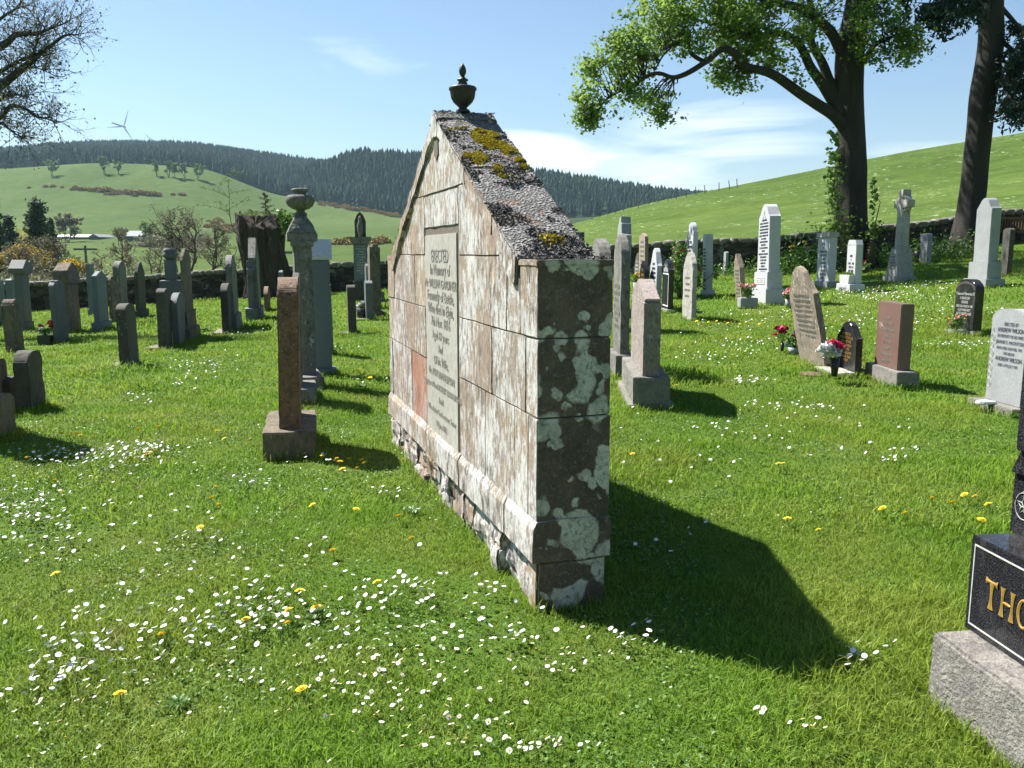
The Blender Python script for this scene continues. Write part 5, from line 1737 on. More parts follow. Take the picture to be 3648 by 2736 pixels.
def spray(a, Yb, sag, n_, gen=rnd):
    """one conifer branch with drooping flat sprays"""
    S = spline([Vector(p) for p in a], 6)
    Cb.add(S, np.linspace(.09, .015, len(S)), 5)
    for k in range(n_):
        q = S[gen.randint(len(S) // 4, len(S) - 1)]
        L_ = gen.uniform(.35, 1.0)
        d = Vector((gen.gauss(0, .6), gen.gauss(0, .6), -abs(gen.gauss(.6, .3)))).normalized()
        e = q + d * L_
        Cb.add([q, (q + e) / 2 + Vector((0, 0, .05)), e], [.012, .009, .004], 3)
        for t in np.linspace(.15, 1, 7):
            c = q + (e - q) * t
            for _ in range(4):
                Cn.append([c.x + gen.gauss(0, .09), c.y + gen.gauss(0, .09), c.z - abs(gen.gauss(0, .10))])


for a in ([(3535, -60), (3480, -60), (3400, -20), (3330, 10), (3270, 10)], [(3530, -150), (3450, -130), (3390, -40), (3370, 20), (3360, 60)], [(3540, -60), (3500, -50), (3470, 0), (3450, 30)], [(3540, -250), (3420, -230), (3310, -120), (3240, -60)],
          [(3560, 140), (3620, 190), (3690, 260), (3730, 330)], [(3560, 20), (3640, 110), (3700, 200)], [(3550, 240), (3590, 330), (3610, 360), (3680, 380)], [(3550, 200), (3610, 250), (3660, 320), (3690, 420)]):
    P_ = [PT(x_, y_, CYf - .8 * q_) for q_, (x_, y_) in enumerate(a)]
    spray(P_, 0, 0, 34)
for k in range(46):
    zz = rnd.uniform(12.5, 24)
    a = rnd.uniform(0, 2 * math.pi)
    L_ = (26 - zz) * .42 + .8
    c = bc + Vector((.55, 0, 0))
    p0 = Vector((c.x + 2.4, c.y, zz))
    P_ = [p0, p0 + Vector((math.cos(a) * L_ * .5, math.sin(a) * L_ * .5, .1)), p0 + Vector((math.cos(a) * L_, math.sin(a) * L_, -.7))]
    spray(P_, 0, 0, 24)
Cb.build('branches', M['bark'], con, bc)
leaves('foliage', np.array(Cn), .20, M['needle'], con, bc, droop=.8, aspect=.35)

# ------------------------------------------------------------------ bare tree reaching in at the upper left
BY = 20.0
bb_ = PT(-760, 1000, BY)
bb_.z = hz(bb_.x, bb_.y)
bare = empty('bare_tree', 'bare spring tree with fine budding branches reaching in at the upper left', 'tree', bb_)
Tb, tips = Tubes(), []
Tb.add(spline([Vector((bb_.x, bb_.y, bb_.z - .2)), PT(-740, 700, BY), PT(-760, 420, BY), PT(-740, 100, BY), PT(-700, -300, BY)], 6), np.linspace(.42, .12, 25), 12)
BL = [([(-745, 560), (-500, 520), (-250, 440), (-90, 380), (0, 308), (77, 247), (127, 204), (166, 174), (231, 127), (278, 125)], .17),
      ([(-250, 440), (-120, 320), (0, 255), (42, 231), (112, 197), (123, 170), (150, 120)], .07),
      ([(-750, 400), (-450, 300), (-200, 230), (0, 166), (58, 123), (127, 120), (174, 104), (247, 77)], .14),
      ([(-500, 520), (-250, 500), (-80, 440), (0, 420), (39, 378), (96, 390), (123, 413), (170, 424), (200, 440)], .08),
      ([(-250, 500), (-90, 480), (0, 440), (31, 459), (60, 480), (93, 494)], .05),
      ([(-80, 440), (-20, 380), (20, 340), (70, 339), (104, 346)], .045),
      ([(0, 308), (40, 285), (90, 245), (135, 243), (180, 262)], .03),
      ([(-200, 230), (-60, 120), (10, 60), (60, 30), (90, 20)], .06), ([(-450, 300), (-250, 130), (-100, 10), (0, -60)], .09),
      ([(-740, 100), (-500, -80), (-300, -200), (-100, -260)], .12)]
for pts, r0 in BL:
    k = len(pts)
    P_ = [PT(a, b, BY - 1.2 * q / k) for q, (a, b) in enumerate(pts)]
    S = spline(P_, 5)
    Tb.add(S, np.linspace(r0, .010, len(S)), 6)
    for q in range(len(S)):
        if S[q].x < PT(-150, 300, BY).x: continue
        for _ in range(rnd.choice((1, 1, 2, 2))):
            d = (S[min(q + 1, len(S) - 1)] - S[max(q - 1, 0)]).normalized()
            d = d + Vector((rnd.gauss(0, .7), rnd.gauss(0, .7), rnd.gauss(.15, .7)))
            grow(Tb, S[q], d, rnd.uniform(.35, .8), .010, 2, tips, .5, 3, .08, .75, .62, rnd, 4)
Tb.build('branches', M['bark_grey'], bare, bb_)
Ct = []
for p, d in tips:
    if rnd.random() < .5:
        for _ in range(rnd.randint(1, 2)): Ct.append([p.x + rnd.gauss(0, .04), p.y + rnd.gauss(0, .04), p.z + rnd.gauss(0, .04)])
leaves('buds', np.array(Ct), .055, M['twigleaf'], bare, bb_)

# ------------------------------------------------------------------ old tree stump with a sapling
ps = G(936, 1062)
Ys = ps.y
stp = empty('tree_stump', 'tall rotten hollow tree stump with seedlings on its broken top, left of the urn pillar', 'tree stump', ps)
rows_ = [(1075, 858, 1030), (1010, 868, 1026), (900, 862, 1016), (870, 852, 1012), (800, 850, 1003), (770, 851, 985), (757, 850, 975)]
sides = 72
V = []
zs = [z_at(ps, r_[0]) for r_ in rows_]
zs[0] = ps.z - .2
zz_ = np.linspace(zs[0], zs[-1], 26)
for q, z in enumerate(zz_):
    l = np.interp(z, zs, [r_[1] for r_ in rows_])
    rr_ = np.interp(z, zs, [r_[2] for r_ in rows_])
    cx = PT((l + rr_) / 2, 900, Ys).x
    hw = (rr_ - l) / 2 / F * Ys
    for k in range(sides):
        a = 2 * math.pi * k / sides
        f = 1 + .16 * mnoise.noise(Vector((math.cos(a) * 2.4, math.sin(a) * 2.4, z * .8))) + .22 * abs(mnoise.noise(Vector((math.cos(a) * 6, math.sin(a) * 6, z * .5)))) - .05 + .05 * mnoise.noise(Vector((math.cos(a) * 14, math.sin(a) * 14, z * 4)))
        zt = z
        if q > 20: zt = z - (q - 20) / 5 * (.45 * max(0, math.sin(a + 2.6)) + .25 * mnoise.noise(Vector((math.cos(a) * 3, math.sin(a) * 3, 5))))
        V.append((cx + math.cos(a) * hw * f - ps.x, Ys + math.sin(a) * hw * .9 * f - ps.y, zt - ps.z))
m = len(zz_)
i, j = np.meshgrid(np.arange(m - 1), np.arange(sides), indexing='ij')
jn = (j + 1) % sides
fq = np.stack([i * sides + j, i * sides + jn, (i + 1) * sides + jn, (i + 1) * sides + j], -1).reshape(-1, 4)
V = np.array(V)
cz = V[-sides:].mean(0) - np.array([0, 0, .35])
V = np.concatenate([V, [cz]])
cap_ = np.array([[(m - 1) * sides + k, (m - 1) * sides + (k + 1) % sides, len(V) - 1] for k in range(sides)])
np_mesh('stump_wood', V, [fq, cap_], M['deadwood'], stp, smooth=False)
Cq = np.stack([rng.normal(0, .32, 420), rng.normal(0, .3, 420), np.abs(rng.normal(0, .08, 420))], -1) + np.array([cz[0] + .05, cz[1] - .1, zs[-1] - ps.z - .12])
o = leaves('top_growth', Cq, .06, M['haze_green'], stp)
# small conifer seedling on top
Tq, Cq = Tubes(), []
b0 = Vector((PT(948, 760, Ys).x, Ys, zs[-1] - .15))
t0 = PT(942, 688, Ys)
Tq.add([b0, (b0 + t0) / 2, t0], [.02, .015, .006], 4)
for k in range(16):
    t = k / 16
    c = b0 + (t0 - b0) * (.15 + .85 * t)
    a = rnd.uniform(0, 6.28)
    L_ = .38 * (1 - t * .8)
    e = c + Vector((math.cos(a) * L_, math.sin(a) * L_, .05))
    Tq.add([c, e], [.008, .004], 3)
    for s in np.linspace(.2, 1, 9):
        q = c + (e - c) * s
        Cq += [[q.x + rnd.gauss(0, .025), q.y + rnd.gauss(0, .025), q.z + rnd.gauss(0, .02)] for _ in range(3)]
Tq.build('seedling', M['twig'], stp, ps)
leaves('seedling_needles', np.array(Cq), .07, M['needle'], stp, ps, aspect=.4)
# bright ivy-like bush at its right shoulder
pi_ = PT(1030, 790, Ys + .2)
pig = Vector((pi_.x, pi_.y, hz(pi_.x, pi_.y)))
bush = empty('green_shrub', 'bright green leafy shrub growing between the stump and the urn pillar', 'shrub', pig)
Cq = []
for (a, b, c, d, n_) in ((1018, 795, 22, 30, 260), (1040, 775, 16, 12, 90), (1000, 760, 16, 10, 60), (1015, 835, 14, 22, 120), (1045, 790, 10, 10, 50)):
    for _ in range(n_):
        q = PT(a + rnd.gauss(0, c * .55), b + rnd.gauss(0, d * .55), pi_.y + rnd.gauss(0, .25))
        Cq.append(list(q))
leaves('foliage', np.array(Cq), .13, M['shrub_leaf'], bush, pig)
Tq = Tubes()
Tq.add([pig, PT(1012, 900, pi_.y), PT(1015, 830, pi_.y), PT(1035, 780, pi_.y)], [.04, .03, .02, .01], 5)
Tq.build('stem', M['twig'], bush, pig)
# leaning sapling left of the stump
p0 = PT(862, 860, Ys - .6)
p0g = Vector((p0.x + .3, p0.y, hz(p0.x, p0.y)))
sap = empty('young_sapling', 'thin young sapling with small fresh leaves sprouting left of the stump', 'tree', p0g)
Tq, Cq = Tubes(), []
for pts, r0 in (([(872, 1000), (862, 862), (832, 820), (818, 760), (817, 700), (814, 650), (822, 600)], .022), ([(817, 760), (790, 745), (750, 735), (700, 728)], .010), ([(817, 705), (790, 690), (755, 677), (715, 668)], .010),
                ([(817, 745), (850, 725), (880, 708), (890, 710)], .008), ([(816, 690), (850, 680), (885, 678)], .008), ([(820, 620), (840, 614), (855, 616)], .007), ([(818, 770), (800, 735), (770, 718)], .007), ([(815, 650), (795, 640), (780, 668)], .006)):
    S = spline([PT(a, b, Ys - .6) for a, b in pts], 5)
    Tq.add(S, np.linspace(r0, .004, len(S)), 4)
    for q in S[(len(S) // 2 if r0 > .02 else 2):]:
        for _ in range(4): Cq.append([q.x + rnd.gauss(0, .055), q.y + rnd.gauss(0, .05), q.z + rnd.gauss(.02, .045)])
Tq.build('stem', M['twig'], sap, p0g)
leaves('foliage', np.array(Cq), .06, M['haze_green'], sap, p0g)

# ------------------------------------------------------------------ trees of the valley beyond the wall
def twig_tree(lab, px, pyb, pyt, Y, wpx, leafn=300, leafmat='twigleaf', lsz=.25, group=None, name='bare_tree', seed=1, multi=1, bark='twig', dens=2, lean=0):
    r = random.Random(seed)
    p = PT(px, pyb, Y)
    g = Vector((p.x, p.y, hz(p.x, p.y)))
    p = PT(px, pyt, Y)
    H_ = max(p.z - g.z, 2)
    W_ = wpx / F * Y
    root = empty(name, lab, 'tree', g, 0, group)
    T, tips = Tubes(), []
    for k in range(multi):
        x0 = Vector((r.uniform(-.15, .15) * W_ * (multi > 1), 0, -.2))
        dirs = Vector((r.uniform(-.3, .3) + lean, r.uniform(-.2, .2), 1)).normalized()
        q, P_ = x0, [x0.copy()]
        for s in range(5):
            dirs = (dirs + Vector((r.gauss(0, .14), r.gauss(0, .14), .1))).normalized()
            q = q + dirs * H_ * .17
            P_.append(q.copy())
            if s >= 1:
                for c in range(2 + (s > 1)):
                    a = r.uniform(0, 6.28)
                    d = Vector((math.cos(a) * 1.0, math.sin(a) * .9, r.uniform(.15, .9)))
                    grow(T, q, d, W_ * r.uniform(.22, .34), H_ * .012, dens, tips, .4, 3, .12, .6, .62, r, 3)
        T.add(P_, np.linspace(H_ * .022, H_ * .008, 6), 6)
    T.build('trunk', M[bark], root)
    gen = np.random.default_rng(seed)
    tp_ = np.array([list(t[0]) for t in tips])
    C_ = tp_[gen.integers(0, len(tp_), leafn)] + gen.normal(size=(leafn, 3)) * W_ * .03
    leaves('crown', C_, lsz, M[leafmat], root, gen=gen)
    return root


twig_tree('bushy brown budding tree, the widest of those beyond the left wall', 655, 985, 772, 85, 190, 2600, 'twigleaf', .15, seed=3, multi=3, dens=3)
twig_tree('brown budding tree whose crown fills the gap left of the stump', 735, 985, 800, 80, 130, 1400, 'twigleaf', .14, seed=5, multi=2, dens=3)
twig_tree('slender brown tree with flat crown over the far shed roofs', 420, 980, 812, 88, 95, 800, 'twigleaf', .14, seed=8, multi=1, dens=3)
twig_tree('thin twiggy tree next to the flat-crowned slender one', 478, 985, 870, 78, 90, 600, 'twigleaf', .13, seed=9, multi=2, dens=3)
twig_tree('low spreading twiggy tree just over the wall, before the widest brown tree', 560, 1000, 880, 65, 130, 500, 'twigleaf', .11, seed=12, multi=2, dens=3)
twig_tree('small leaning twiggy tree beside the far utility pole', 350, 990, 885, 68, 90, 400, 'twigleaf', .11, seed=13, multi=1, dens=3)
twig_tree('fine twiggy sapling clump left of the stump at the wall', 800, 985, 880, 60, 110, 260, 'haze_green', .13, seed=15, multi=2, dens=3)
twig_tree('olive budding tree before the dark conifer at the left', 195, 1010, 850, 70, 150, 1500, 'twigleaf', .14, seed=17, multi=2, dens=3)
twig_tree('brown thicket tree behind the capped pillar at the left edge', 60, 1020, 872, 62, 170, 1800, 'twigleaf', .13, seed=19, multi=3, dens=3)
twig_tree('small round olive tree right of the dark conifer at the left', 262, 1000, 905, 64, 80, 700, 'haze_green', .18, seed=21, multi=2, dens=3)


M['needle2'] = leafy('grey_green_needles', (0.03, 0.055, 0.03), (0.085, 0.13, 0.065), 0.15)


def conifer(lab, px, pyb, pyt, Y, wpx, n_=2600, seed=1, group=None, sz=.35, mat='needle', name='conifer'):
    gen = np.random.default_rng(seed)
    p = PT(px, pyb, Y)
    g = Vector((p.x, p.y, hz(p.x, p.y)))
    H_ = PT(px, pyt, Y).z - g.z
    W_ = wpx / F * Y
    root = empty(name, lab, 'tree', g, 0, group)
    T = Tubes()
    T.add([Vector((0, 0, -.2)), Vector((0.02 * H_, 0, H_ * .5)), Vector((0, 0, H_ * .98))], [H_ * .02, H_ * .012, .02], 6)
    C_ = []
    nb = 60
    for k in range(nb):
        t = (k / nb) ** .9
        z = H_ * (.10 + .88 * t)
        a = gen.uniform(0, 6.28)
        L_ = W_ * .5 * (1 - t) ** .75 * gen.uniform(.55, 1.15)
        e = np.array([math.cos(a) * L_, math.sin(a) * L_, z - L_ * .18])
        T.add([Vector((0, 0, z)), Vector(e)], [H_ * .004, H_ * .0015], 3)
        m_ = max(4, int(n_ / nb * (1 - t * .6)))
        s = gen.uniform(.1, 1, m_)[:, None]
        C_.append(np.array([0, 0, z]) + (e - np.array([0, 0, z])) * s + gen.normal(size=(m_, 3)) * np.array([.06, .06, .035]) * W_)
    T.build('trunk', M['bark'], root)
    leaves('crown', np.concatenate(C_), sz, M[mat], root, gen=gen, aspect=.5)
    return root


conifer('ragged dark conifer standing above the other trees at the left', 148, 975, 706, 100, 170, 5200, 2, sz=.5, mat='needle2')
conifer('tall dark conifer cut by the left edge', -6, 960, 692, 105, 120, 4000, 4, sz=.5, mat='needle2')
conifer('blue-green conifer behind the left edge tree', 45, 945, 765, 135, 130, 2600, 6, sz=.6)
conifer('dark rounded conifer joined to the ragged one, on its right', 188, 930, 775, 130, 80, 2200, 7, sz=.6)
twig_tree('grey rounded bare tree by the far sheds', 232, 836, 772, 330, 70, 1200, 'twigleaf', .9, seed=23, multi=3, dens=3)
twig_tree('hazy bare tree right of the far slate roof', 530, 850, 805, 300, 60, 800, 'haze_green', .8, seed=24, multi=2, dens=2)
twig_tree('hazy small bare tree left of the far slate roof', 425, 848, 812, 300, 40, 500, 'twigleaf', .8, seed=25, multi=2, dens=2)
for k, (px, lab, s) in enumerate(((185, 'pale green rounded tree on the hill crest, furthest left', 44), (370, 'brown bare tree on the hill crest below the turbine', 40), (421, 'thin green tree on the hill crest right of the brown one', 26),
                                  (560, 'faint bare tree on the grassy knoll of the hill crest', 30), (600, 'second faint bare tree on the knoll, the smaller', 22), (624, 'dark green rounded tree on the crest, left of its twin', 34), (655, 'dark green rounded tree on the crest, right of its twin', 36), (705, 'brown bare tree where the crest meets the forest', 36))):
    yb = {185: 612, 370: 592, 421: 592, 560: 592, 600: 585, 624: 610, 655: 612, 705: 612}[px]
    twig_tree(lab, px, yb, yb - s * .85, 800, s * .8, 600, 'haze_green', 1.5, seed=40 + k, multi=2, dens=2, name='crest_tree')

# gorse
def bush_mesh(name, mat, n_, rx, ry, rz, sz, seed, parent=None, hi=.0):
    gen = np.random.default_rng(seed)
    u = gen.normal(size=(n_, 3))
    u /= np.linalg.norm(u, axis=1)[:, None]
    u *= gen.uniform(.55, 1, n_)[:, None]
    u[:, 2] = np.abs(u[:, 2])
    lump = np.array([1 + .35 * mnoise.noise(Vector(q) * 2.2 + Vector((seed, 0, 0))) for q in u])[:, None]
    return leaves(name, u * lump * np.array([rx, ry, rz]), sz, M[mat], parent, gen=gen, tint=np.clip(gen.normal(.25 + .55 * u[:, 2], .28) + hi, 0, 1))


gp = []
for k in range(6):
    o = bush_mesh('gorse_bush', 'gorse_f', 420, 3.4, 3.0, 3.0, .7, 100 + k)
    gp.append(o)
def place_bush(px, py, Y, s, lab='dark gorse bush dotted with yellow along the far hillside boundary', grp='gorse bushes along the hillside boundary', used=[0]):
    p = PT(px, py, Y)
    z = hz(p.x, p.y)
    k = used[0]
    o = gp[k % 6] if k < 6 else gp[k % 6].copy()
    if k >= 6: COL.objects.link(o)
    used[0] += 1
    o.location = (p.x, p.y, z - .3)
    o.scale = (s, s, s * .9)
    o.rotation_euler = (0, 0, rnd.uniform(0, 6))
    return tag(o, lab, 'bush', grp)


def ground_Y(px, py):
    """forward distance at which the far ground is seen at this pixel"""
    r = ray(px, py)
    best = None
    for Y in np.linspace(70, 960, 500):
        k = Y / r[1]
        z = EYE + r[2] * k
        if z < hz(r[0] * k, Y): return Y
    return 900


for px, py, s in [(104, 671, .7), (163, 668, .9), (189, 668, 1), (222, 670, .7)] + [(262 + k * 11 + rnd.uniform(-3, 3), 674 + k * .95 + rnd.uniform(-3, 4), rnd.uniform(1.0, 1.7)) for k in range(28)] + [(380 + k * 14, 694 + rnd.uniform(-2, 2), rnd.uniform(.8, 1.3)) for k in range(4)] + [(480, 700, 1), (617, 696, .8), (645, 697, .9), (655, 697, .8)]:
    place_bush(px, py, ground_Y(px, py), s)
for k in range(26):     # gorse slope behind the brown trees
    px = rnd.uniform(740, 880)
    py = 790 + (px - 740) * .28 + rnd.uniform(-14, 22)
    place_bush(px, py, ground_Y(px, py), rnd.uniform(.6, 1.2), 'yellow-flecked gorse bush on the bank behind the brown trees and stump', 'gorse on the bank behind the stump')
for k in range(16):
    px = rnd.uniform(1180, 1395)
    py = 866 + rnd.uniform(-12, 8)
    place_bush(px, py, ground_Y(px, py), rnd.uniform(.5, .95), 'gorse bush on the bank beyond the wall, either side of the figure monument', 'gorse beyond the wall by the figure monument')
for k in range(50):
    px = rnd.uniform(1130, 1440)
    py = 722 + (px - 1130) * .16 + rnd.uniform(-5, 5)
    place_bush(px, py, ground_Y(px, py + 4), rnd.uniform(.8, 1.6), 'gorse bush in the band along the forest foot', 'gorse along the forest foot')
for px, py, Y, s, lab in ((85, 905, 75, .9, 'bright yellow broom bush among the trees at the left edge'), (88, 845, 140, .9, 'small yellow broom bush by the green field at the left'), (255, 950, 60, .5, 'yellow broom peeping behind the gable-headed brown stone'), (8, 925, 66, .55, 'yellow broom at the very left edge')):
    p = PT(px, py, Y)
    o = bush_mesh('broom_bush', 'broom_y', 1500, 2.6 * s * Y / 75, 2.2 * s * Y / 75, 2.2 * s * Y / 75, .22, int(px) + 3, hi=.25)
    z = hz(p.x, p.y)
    o.location = (p.x, p.y, p.z - 2.2 * s * Y / 75 * .5)
    tag(o, lab, 'bush')
# dark thicket along the foot of the wall and valley
def scrub(name, lab, poly, n_, sz, mat, seed, hgt):
    gen = np.random.default_rng(seed)
    C_ = []
    for _ in range(n_):
        k = gen.integers(0, len(poly))
        px, py, Y, s = poly[k]
        p = PT(px + gen.normal() * s, py, Y + gen.normal() * 2)
        C_.append([p.x, p.y, hz(p.x, p.y) + abs(gen.normal()) * hgt])
    return leaves(name, np.array(C_), sz, M[mat], None, gen=gen)


o = scrub('thicket', '', [(30, 950, 55, 60), (130, 950, 58, 60), (240, 960, 56, 50), (340, 970, 58, 50), (60, 930, 80, 70), (450, 970, 60, 60)], 9000, .16, 'twigleaf', 5, .9)
tag(o, 'brown bramble and scrub thicket beyond the left wall', 'scrub', kind='stuff')
o = scrub('hedge', '', [(520 + 30 * k, 850, 290, 20) for k in range(8)] + [(700, 860, 250, 40)], 2600, .9, 'twigleaf', 6, 1.8)
tag(o, 'dark hedge band along the far farm field', 'hedge', kind='stuff')

# farm
def shed(name, lab, px0, px1, pyg, pyr, Y, wall, roof, depth=9, gable=False):
    a, b = PT(px0, pyg, Y), PT(px1, pyg, Y)
    z0 = min(hz(a.x, Y), hz(b.x, Y)) - 1
    cx = (a.x + b.x) / 2
    L_ = b.x - a.x
    zr = PT(px0, pyr, Y).z
    zg = PT(px0, pyg, Y).z
    ze = zg + (zr - zg) * .35
    r = empty(name, lab, 'building', (cx, Y, z0))
    obj('wall', box_bm(-L_ / 2, L_ / 2, 0, depth, 0, ze - z0 + .1), M[wall], r)
    if gable:
        pr = [(-L_ / 2 - .4, ze - z0), (L_ / 2 + .4, ze - z0), (0, zr - z0)]
        obj('roof', prism_bm(pr, -.3, depth), M[roof], r)
    else:
        bm = bmesh.new()
        q = [(-.5, ze - z0), (depth + .5, ze - z0), (depth / 2, zr - z0)]
        A1 = [bm.verts.new((-L_ / 2 - .3, y, z)) for y, z in q]
        B1 = [bm.verts.new((L_ / 2 + .3, y, z)) for y, z in q]
        bm.faces.new(A1); bm.faces.new(B1[::-1])
        for k in range(3): bm.faces.new((A1[k], B1[k], B1[(k + 1) % 3], A1[(k + 1) % 3]))
        obj('roof', bm, M[roof], r)
    return r


shed('farm_shed', 'long white-roofed farm shed at the foot of the hill, the larger left one', 250, 322, 850, 834, 350, 'shed_wall', 'shed_white')
shed('farm_shed', 'shorter white-roofed farm shed left of the larger one', 192, 236, 848, 835, 358, 'shed_wall', 'shed_white')
shed('farm_shed', 'dark gable-ended shed between white sheds and slate roof', 318, 350, 850, 833, 345, 'shed_wall', 'roof_grey', 14, True)
h_ = shed('farmhouse', 'slate-roofed farm cottage half hidden by brown trees', 446, 502, 852, 821, 330, 'shed_wall', 'roof_grey', 10)
px_ = PT(478, 846, 329)
obj('window', box_bm(px_.x - h_.location.x - .7, px_.x - h_.location.x + .7, -.05, .02, px_.z - h_.location.z - .1, px_.z - h_.location.z + .5), M['shed_white'], h_)


def pole(lab, px, pyb, pyt, Y, r, cross=True):
    p = PT(px, pyb, Y)
    z0 = hz(p.x, p.y)
    H_ = PT(px, pyt, Y).z - z0
    e = empty('utility_pole', lab, 'pole', (p.x, p.y, z0))
    obj('post', lathe_bm([(r, -.2), (r * .8, H_)], 10), M['pole'], e)
    if cross: obj('crossarm', box_bm(-1.3, 1.3, -.1, .1, H_ - .5, H_ - .3), M['pole'], e)


pole('utility pole with crossarm standing in the valley field at the left', 309, 955, 875, 95, .16)
pole('distant utility pole over the wall between stump and urn pillar', 1052, 936, 882, 70, .06)
# fences on the right skyline
pr0 = None
for k, px in enumerate(list(range(2110, 2250, 28)) + [2275, 2313, 2345, 2380, 2410, 2446, 2480, 2512, 2562, 2600, 2627]):
    py = float(np.interp(px, [2000, 2335, 2626], [771, 702, 655]))
    Y = 158
    p = PT(px, py, Y)
    z = hz(p.x, p.y)
    big = px > 2430
    o = obj('fence_post', lathe_bm([(.09 if big else .07, -.3), (.07 if big else .06, 1.5 if big else 1.0), (.05, 1.55 if big else 1.05)], 7), M['pole'])
    o.location = (p.x, p.y, z)
    o.rotation_euler = (0, R(rnd.uniform(-9, -2)), 0)
    tag(o, 'leaning grey fence post on the right field skyline', 'fence post', 'fence posts along the right field skyline')
# wind turbines
def turbine(lab, px, pyh, pyb, Y, angs, Lb):
    p = PT(px, pyh, Y)
    z0 = PT(px, pyb, Y).z - 25
    e = empty('wind_turbine', lab, 'wind turbine', (p.x, p.y, z0))
    Hh = p.z - z0
    obj('tower', lathe_bm([(2.4, 0), (1.5, Hh)], 14), M['turbine'], e, True)
    obj('nacelle', box_bm(-1.6, 1.6, -4, 4, Hh - 1.4, Hh + 1.8, .3), M['turbine'], e)
    obj('hub', lathe_bm([(.6, -1.4), (1.5, -.6), (1.7, 0), (1.2, 1.0)], 12), M['turbine'], e, True)
    e.children[-1].location = (0, -5, Hh)
    e.children[-1].rotation_euler = (R(90), 0, 0)
    for a in angs:
        bm = bmesh.new()
        pr = [(0, -.8), (Lb * .2, -1.9), (Lb, -.25), (Lb, .25), (Lb * .2, 1.3), (0, .8)]
        ca, sa = math.cos(R(a)), math.sin(R(a))
        f0 = [bm.verts.new((x * ca - y * sa, -5.4, Hh + x * sa + y * ca)) for x, y in pr]
        f1 = [bm.verts.new((x * ca - y * sa, -4.9, Hh + x * sa + y * ca)) for x, y in pr]
        bm.faces.new(f0[::-1]); bm.faces.new(f1)
        for k in range(6): bm.faces.new((f0[k], f0[(k + 1) % 6], f1[(k + 1) % 6], f1[k]))
        obj('blade', bm, M['turbine'], e)


turbine('wind turbine with its hub and tower clear above the forest skyline', 444, 452, 505, 2100, (70, 183, -58), 40)
turbine('wind turbine whose blade tips only just clear the forest skyline', 562, 516, 560, 2300, (138, 17, -100), 42)

# forest on the far hills, one mass
gen = np.random.default_rng(5)
N0 = 26000
px = gen.uniform(-350, 2950, N0)
Y = np.sqrt(gen.uniform(1000 ** 2, 1640 ** 2, N0))
x = (px - 1824) / (F * 1.012) * Y
edge = gen.uniform(0, 1, N0)
keep = np.ones(N0, bool)
z = HT(x, Y)
x, Y, z, px = x[keep], Y[keep], z[keep], px[keep]
n_ = len(x)
pat = np.array([mnoise.noise(Vector((a * .006, b * .006, 0))) for a, b in zip(x, Y)])
h = (15.5 + 5.0 * gen.uniform(-1, 1, n_) + 6 * pat)
w = h * gen.uniform(.17, .26, n_)
levels = [(.12, 1.0), (.42, .62), (.40, .85), (.70, .36), (.68, .52), (1.0, .0)]
sd6 = 5
V, Fs = [], []
ang = gen.uniform(0, 6.28, n_)
for li, (zz, rr_) in enumerate(levels):
    for k in range(sd6):
        a = ang + 2 * math.pi * k / sd6 + li * .5
        V.append(np.stack([x + np.cos(a) * w * rr_, Y + np.sin(a) * w * rr_, z + h * zz], -1))
V = np.stack(V, 1)            # n, levels*5, 3
idx = np.arange(n_)[:, None] * (len(levels) * sd6)
quads = []
for li in range(len(levels) - 1):
    for k in range(sd6):
        quads.append([li * sd6 + k, li * sd6 + (k + 1) % sd6, (li + 1) * sd6 + (k + 1) % sd6, (li + 1) * sd6 + k])
quads = np.array(quads)
Fq_ = (idx[:, :, None] + quads[None]).reshape(-1, 4)
M['forest'] = leafy('spruce_forest', (0.008, 0.028, 0.014), (0.030, 0.072, 0.032), 0.0, rough=0.95)
tn = np.clip(gen.normal(.4, .25, n_) + pat * .5 + np.where(gen.uniform(0, 1, n_) < .03, .7, 0), 0, 1)
o = np_mesh('forest', V.reshape(-1, 3), [Fq_], M['forest'], tint=np.repeat(tn, len(levels) * sd6))
tag(o, 'dark spruce plantation covering the far hills', 'forest', kind='stuff')

# ------------------------------------------------------------------ bench, hook, soil
pb = G(3600, 905)
wyb = float(np.interp(3610, CX, WY)) - 1.0
pb = Vector(((3612 - 1824) / (F * 1.012) * wyb, wyb, 0))
pb.z = hz(pb.x, pb.y)
bn = empty('wooden_bench', 'dark slatted wooden bench in the shade before the wall at the right edge', 'bench', pb, R(-8))
bm = bmesh.new()
for k in range(15): box_bm(-.72 + .1 * k - .02, -.72 + .1 * k + .02, .20, .23, .5, .92, bm=bm)
obj('backrest', bm, M['timber'], bn)
obj('rail', box_bm(-.8, .8, .18, .25, .9, .98, .01), M['timber'], bn)
bm = bmesh.new()
for k in range(5): box_bm(-.8, .8, -.3 + .1 * k, -.23 + .1 * k, .42, .45, bm=bm)
obj('seat', bm, M['timber'], bn)
for sx in (-1, 1):
    for sy in (-.27, .21): obj('leg', box_bm(sx * .74 - .03, sx * .74 + .03, sy - .03, sy + .03, 0, .42 if sy < 0 else .9), M['timber'], bn)
    obj('armrest', box_bm(sx * .77 - .03, sx * .77 + .03, -.3, .2, .62, .66), M['timber'], bn)

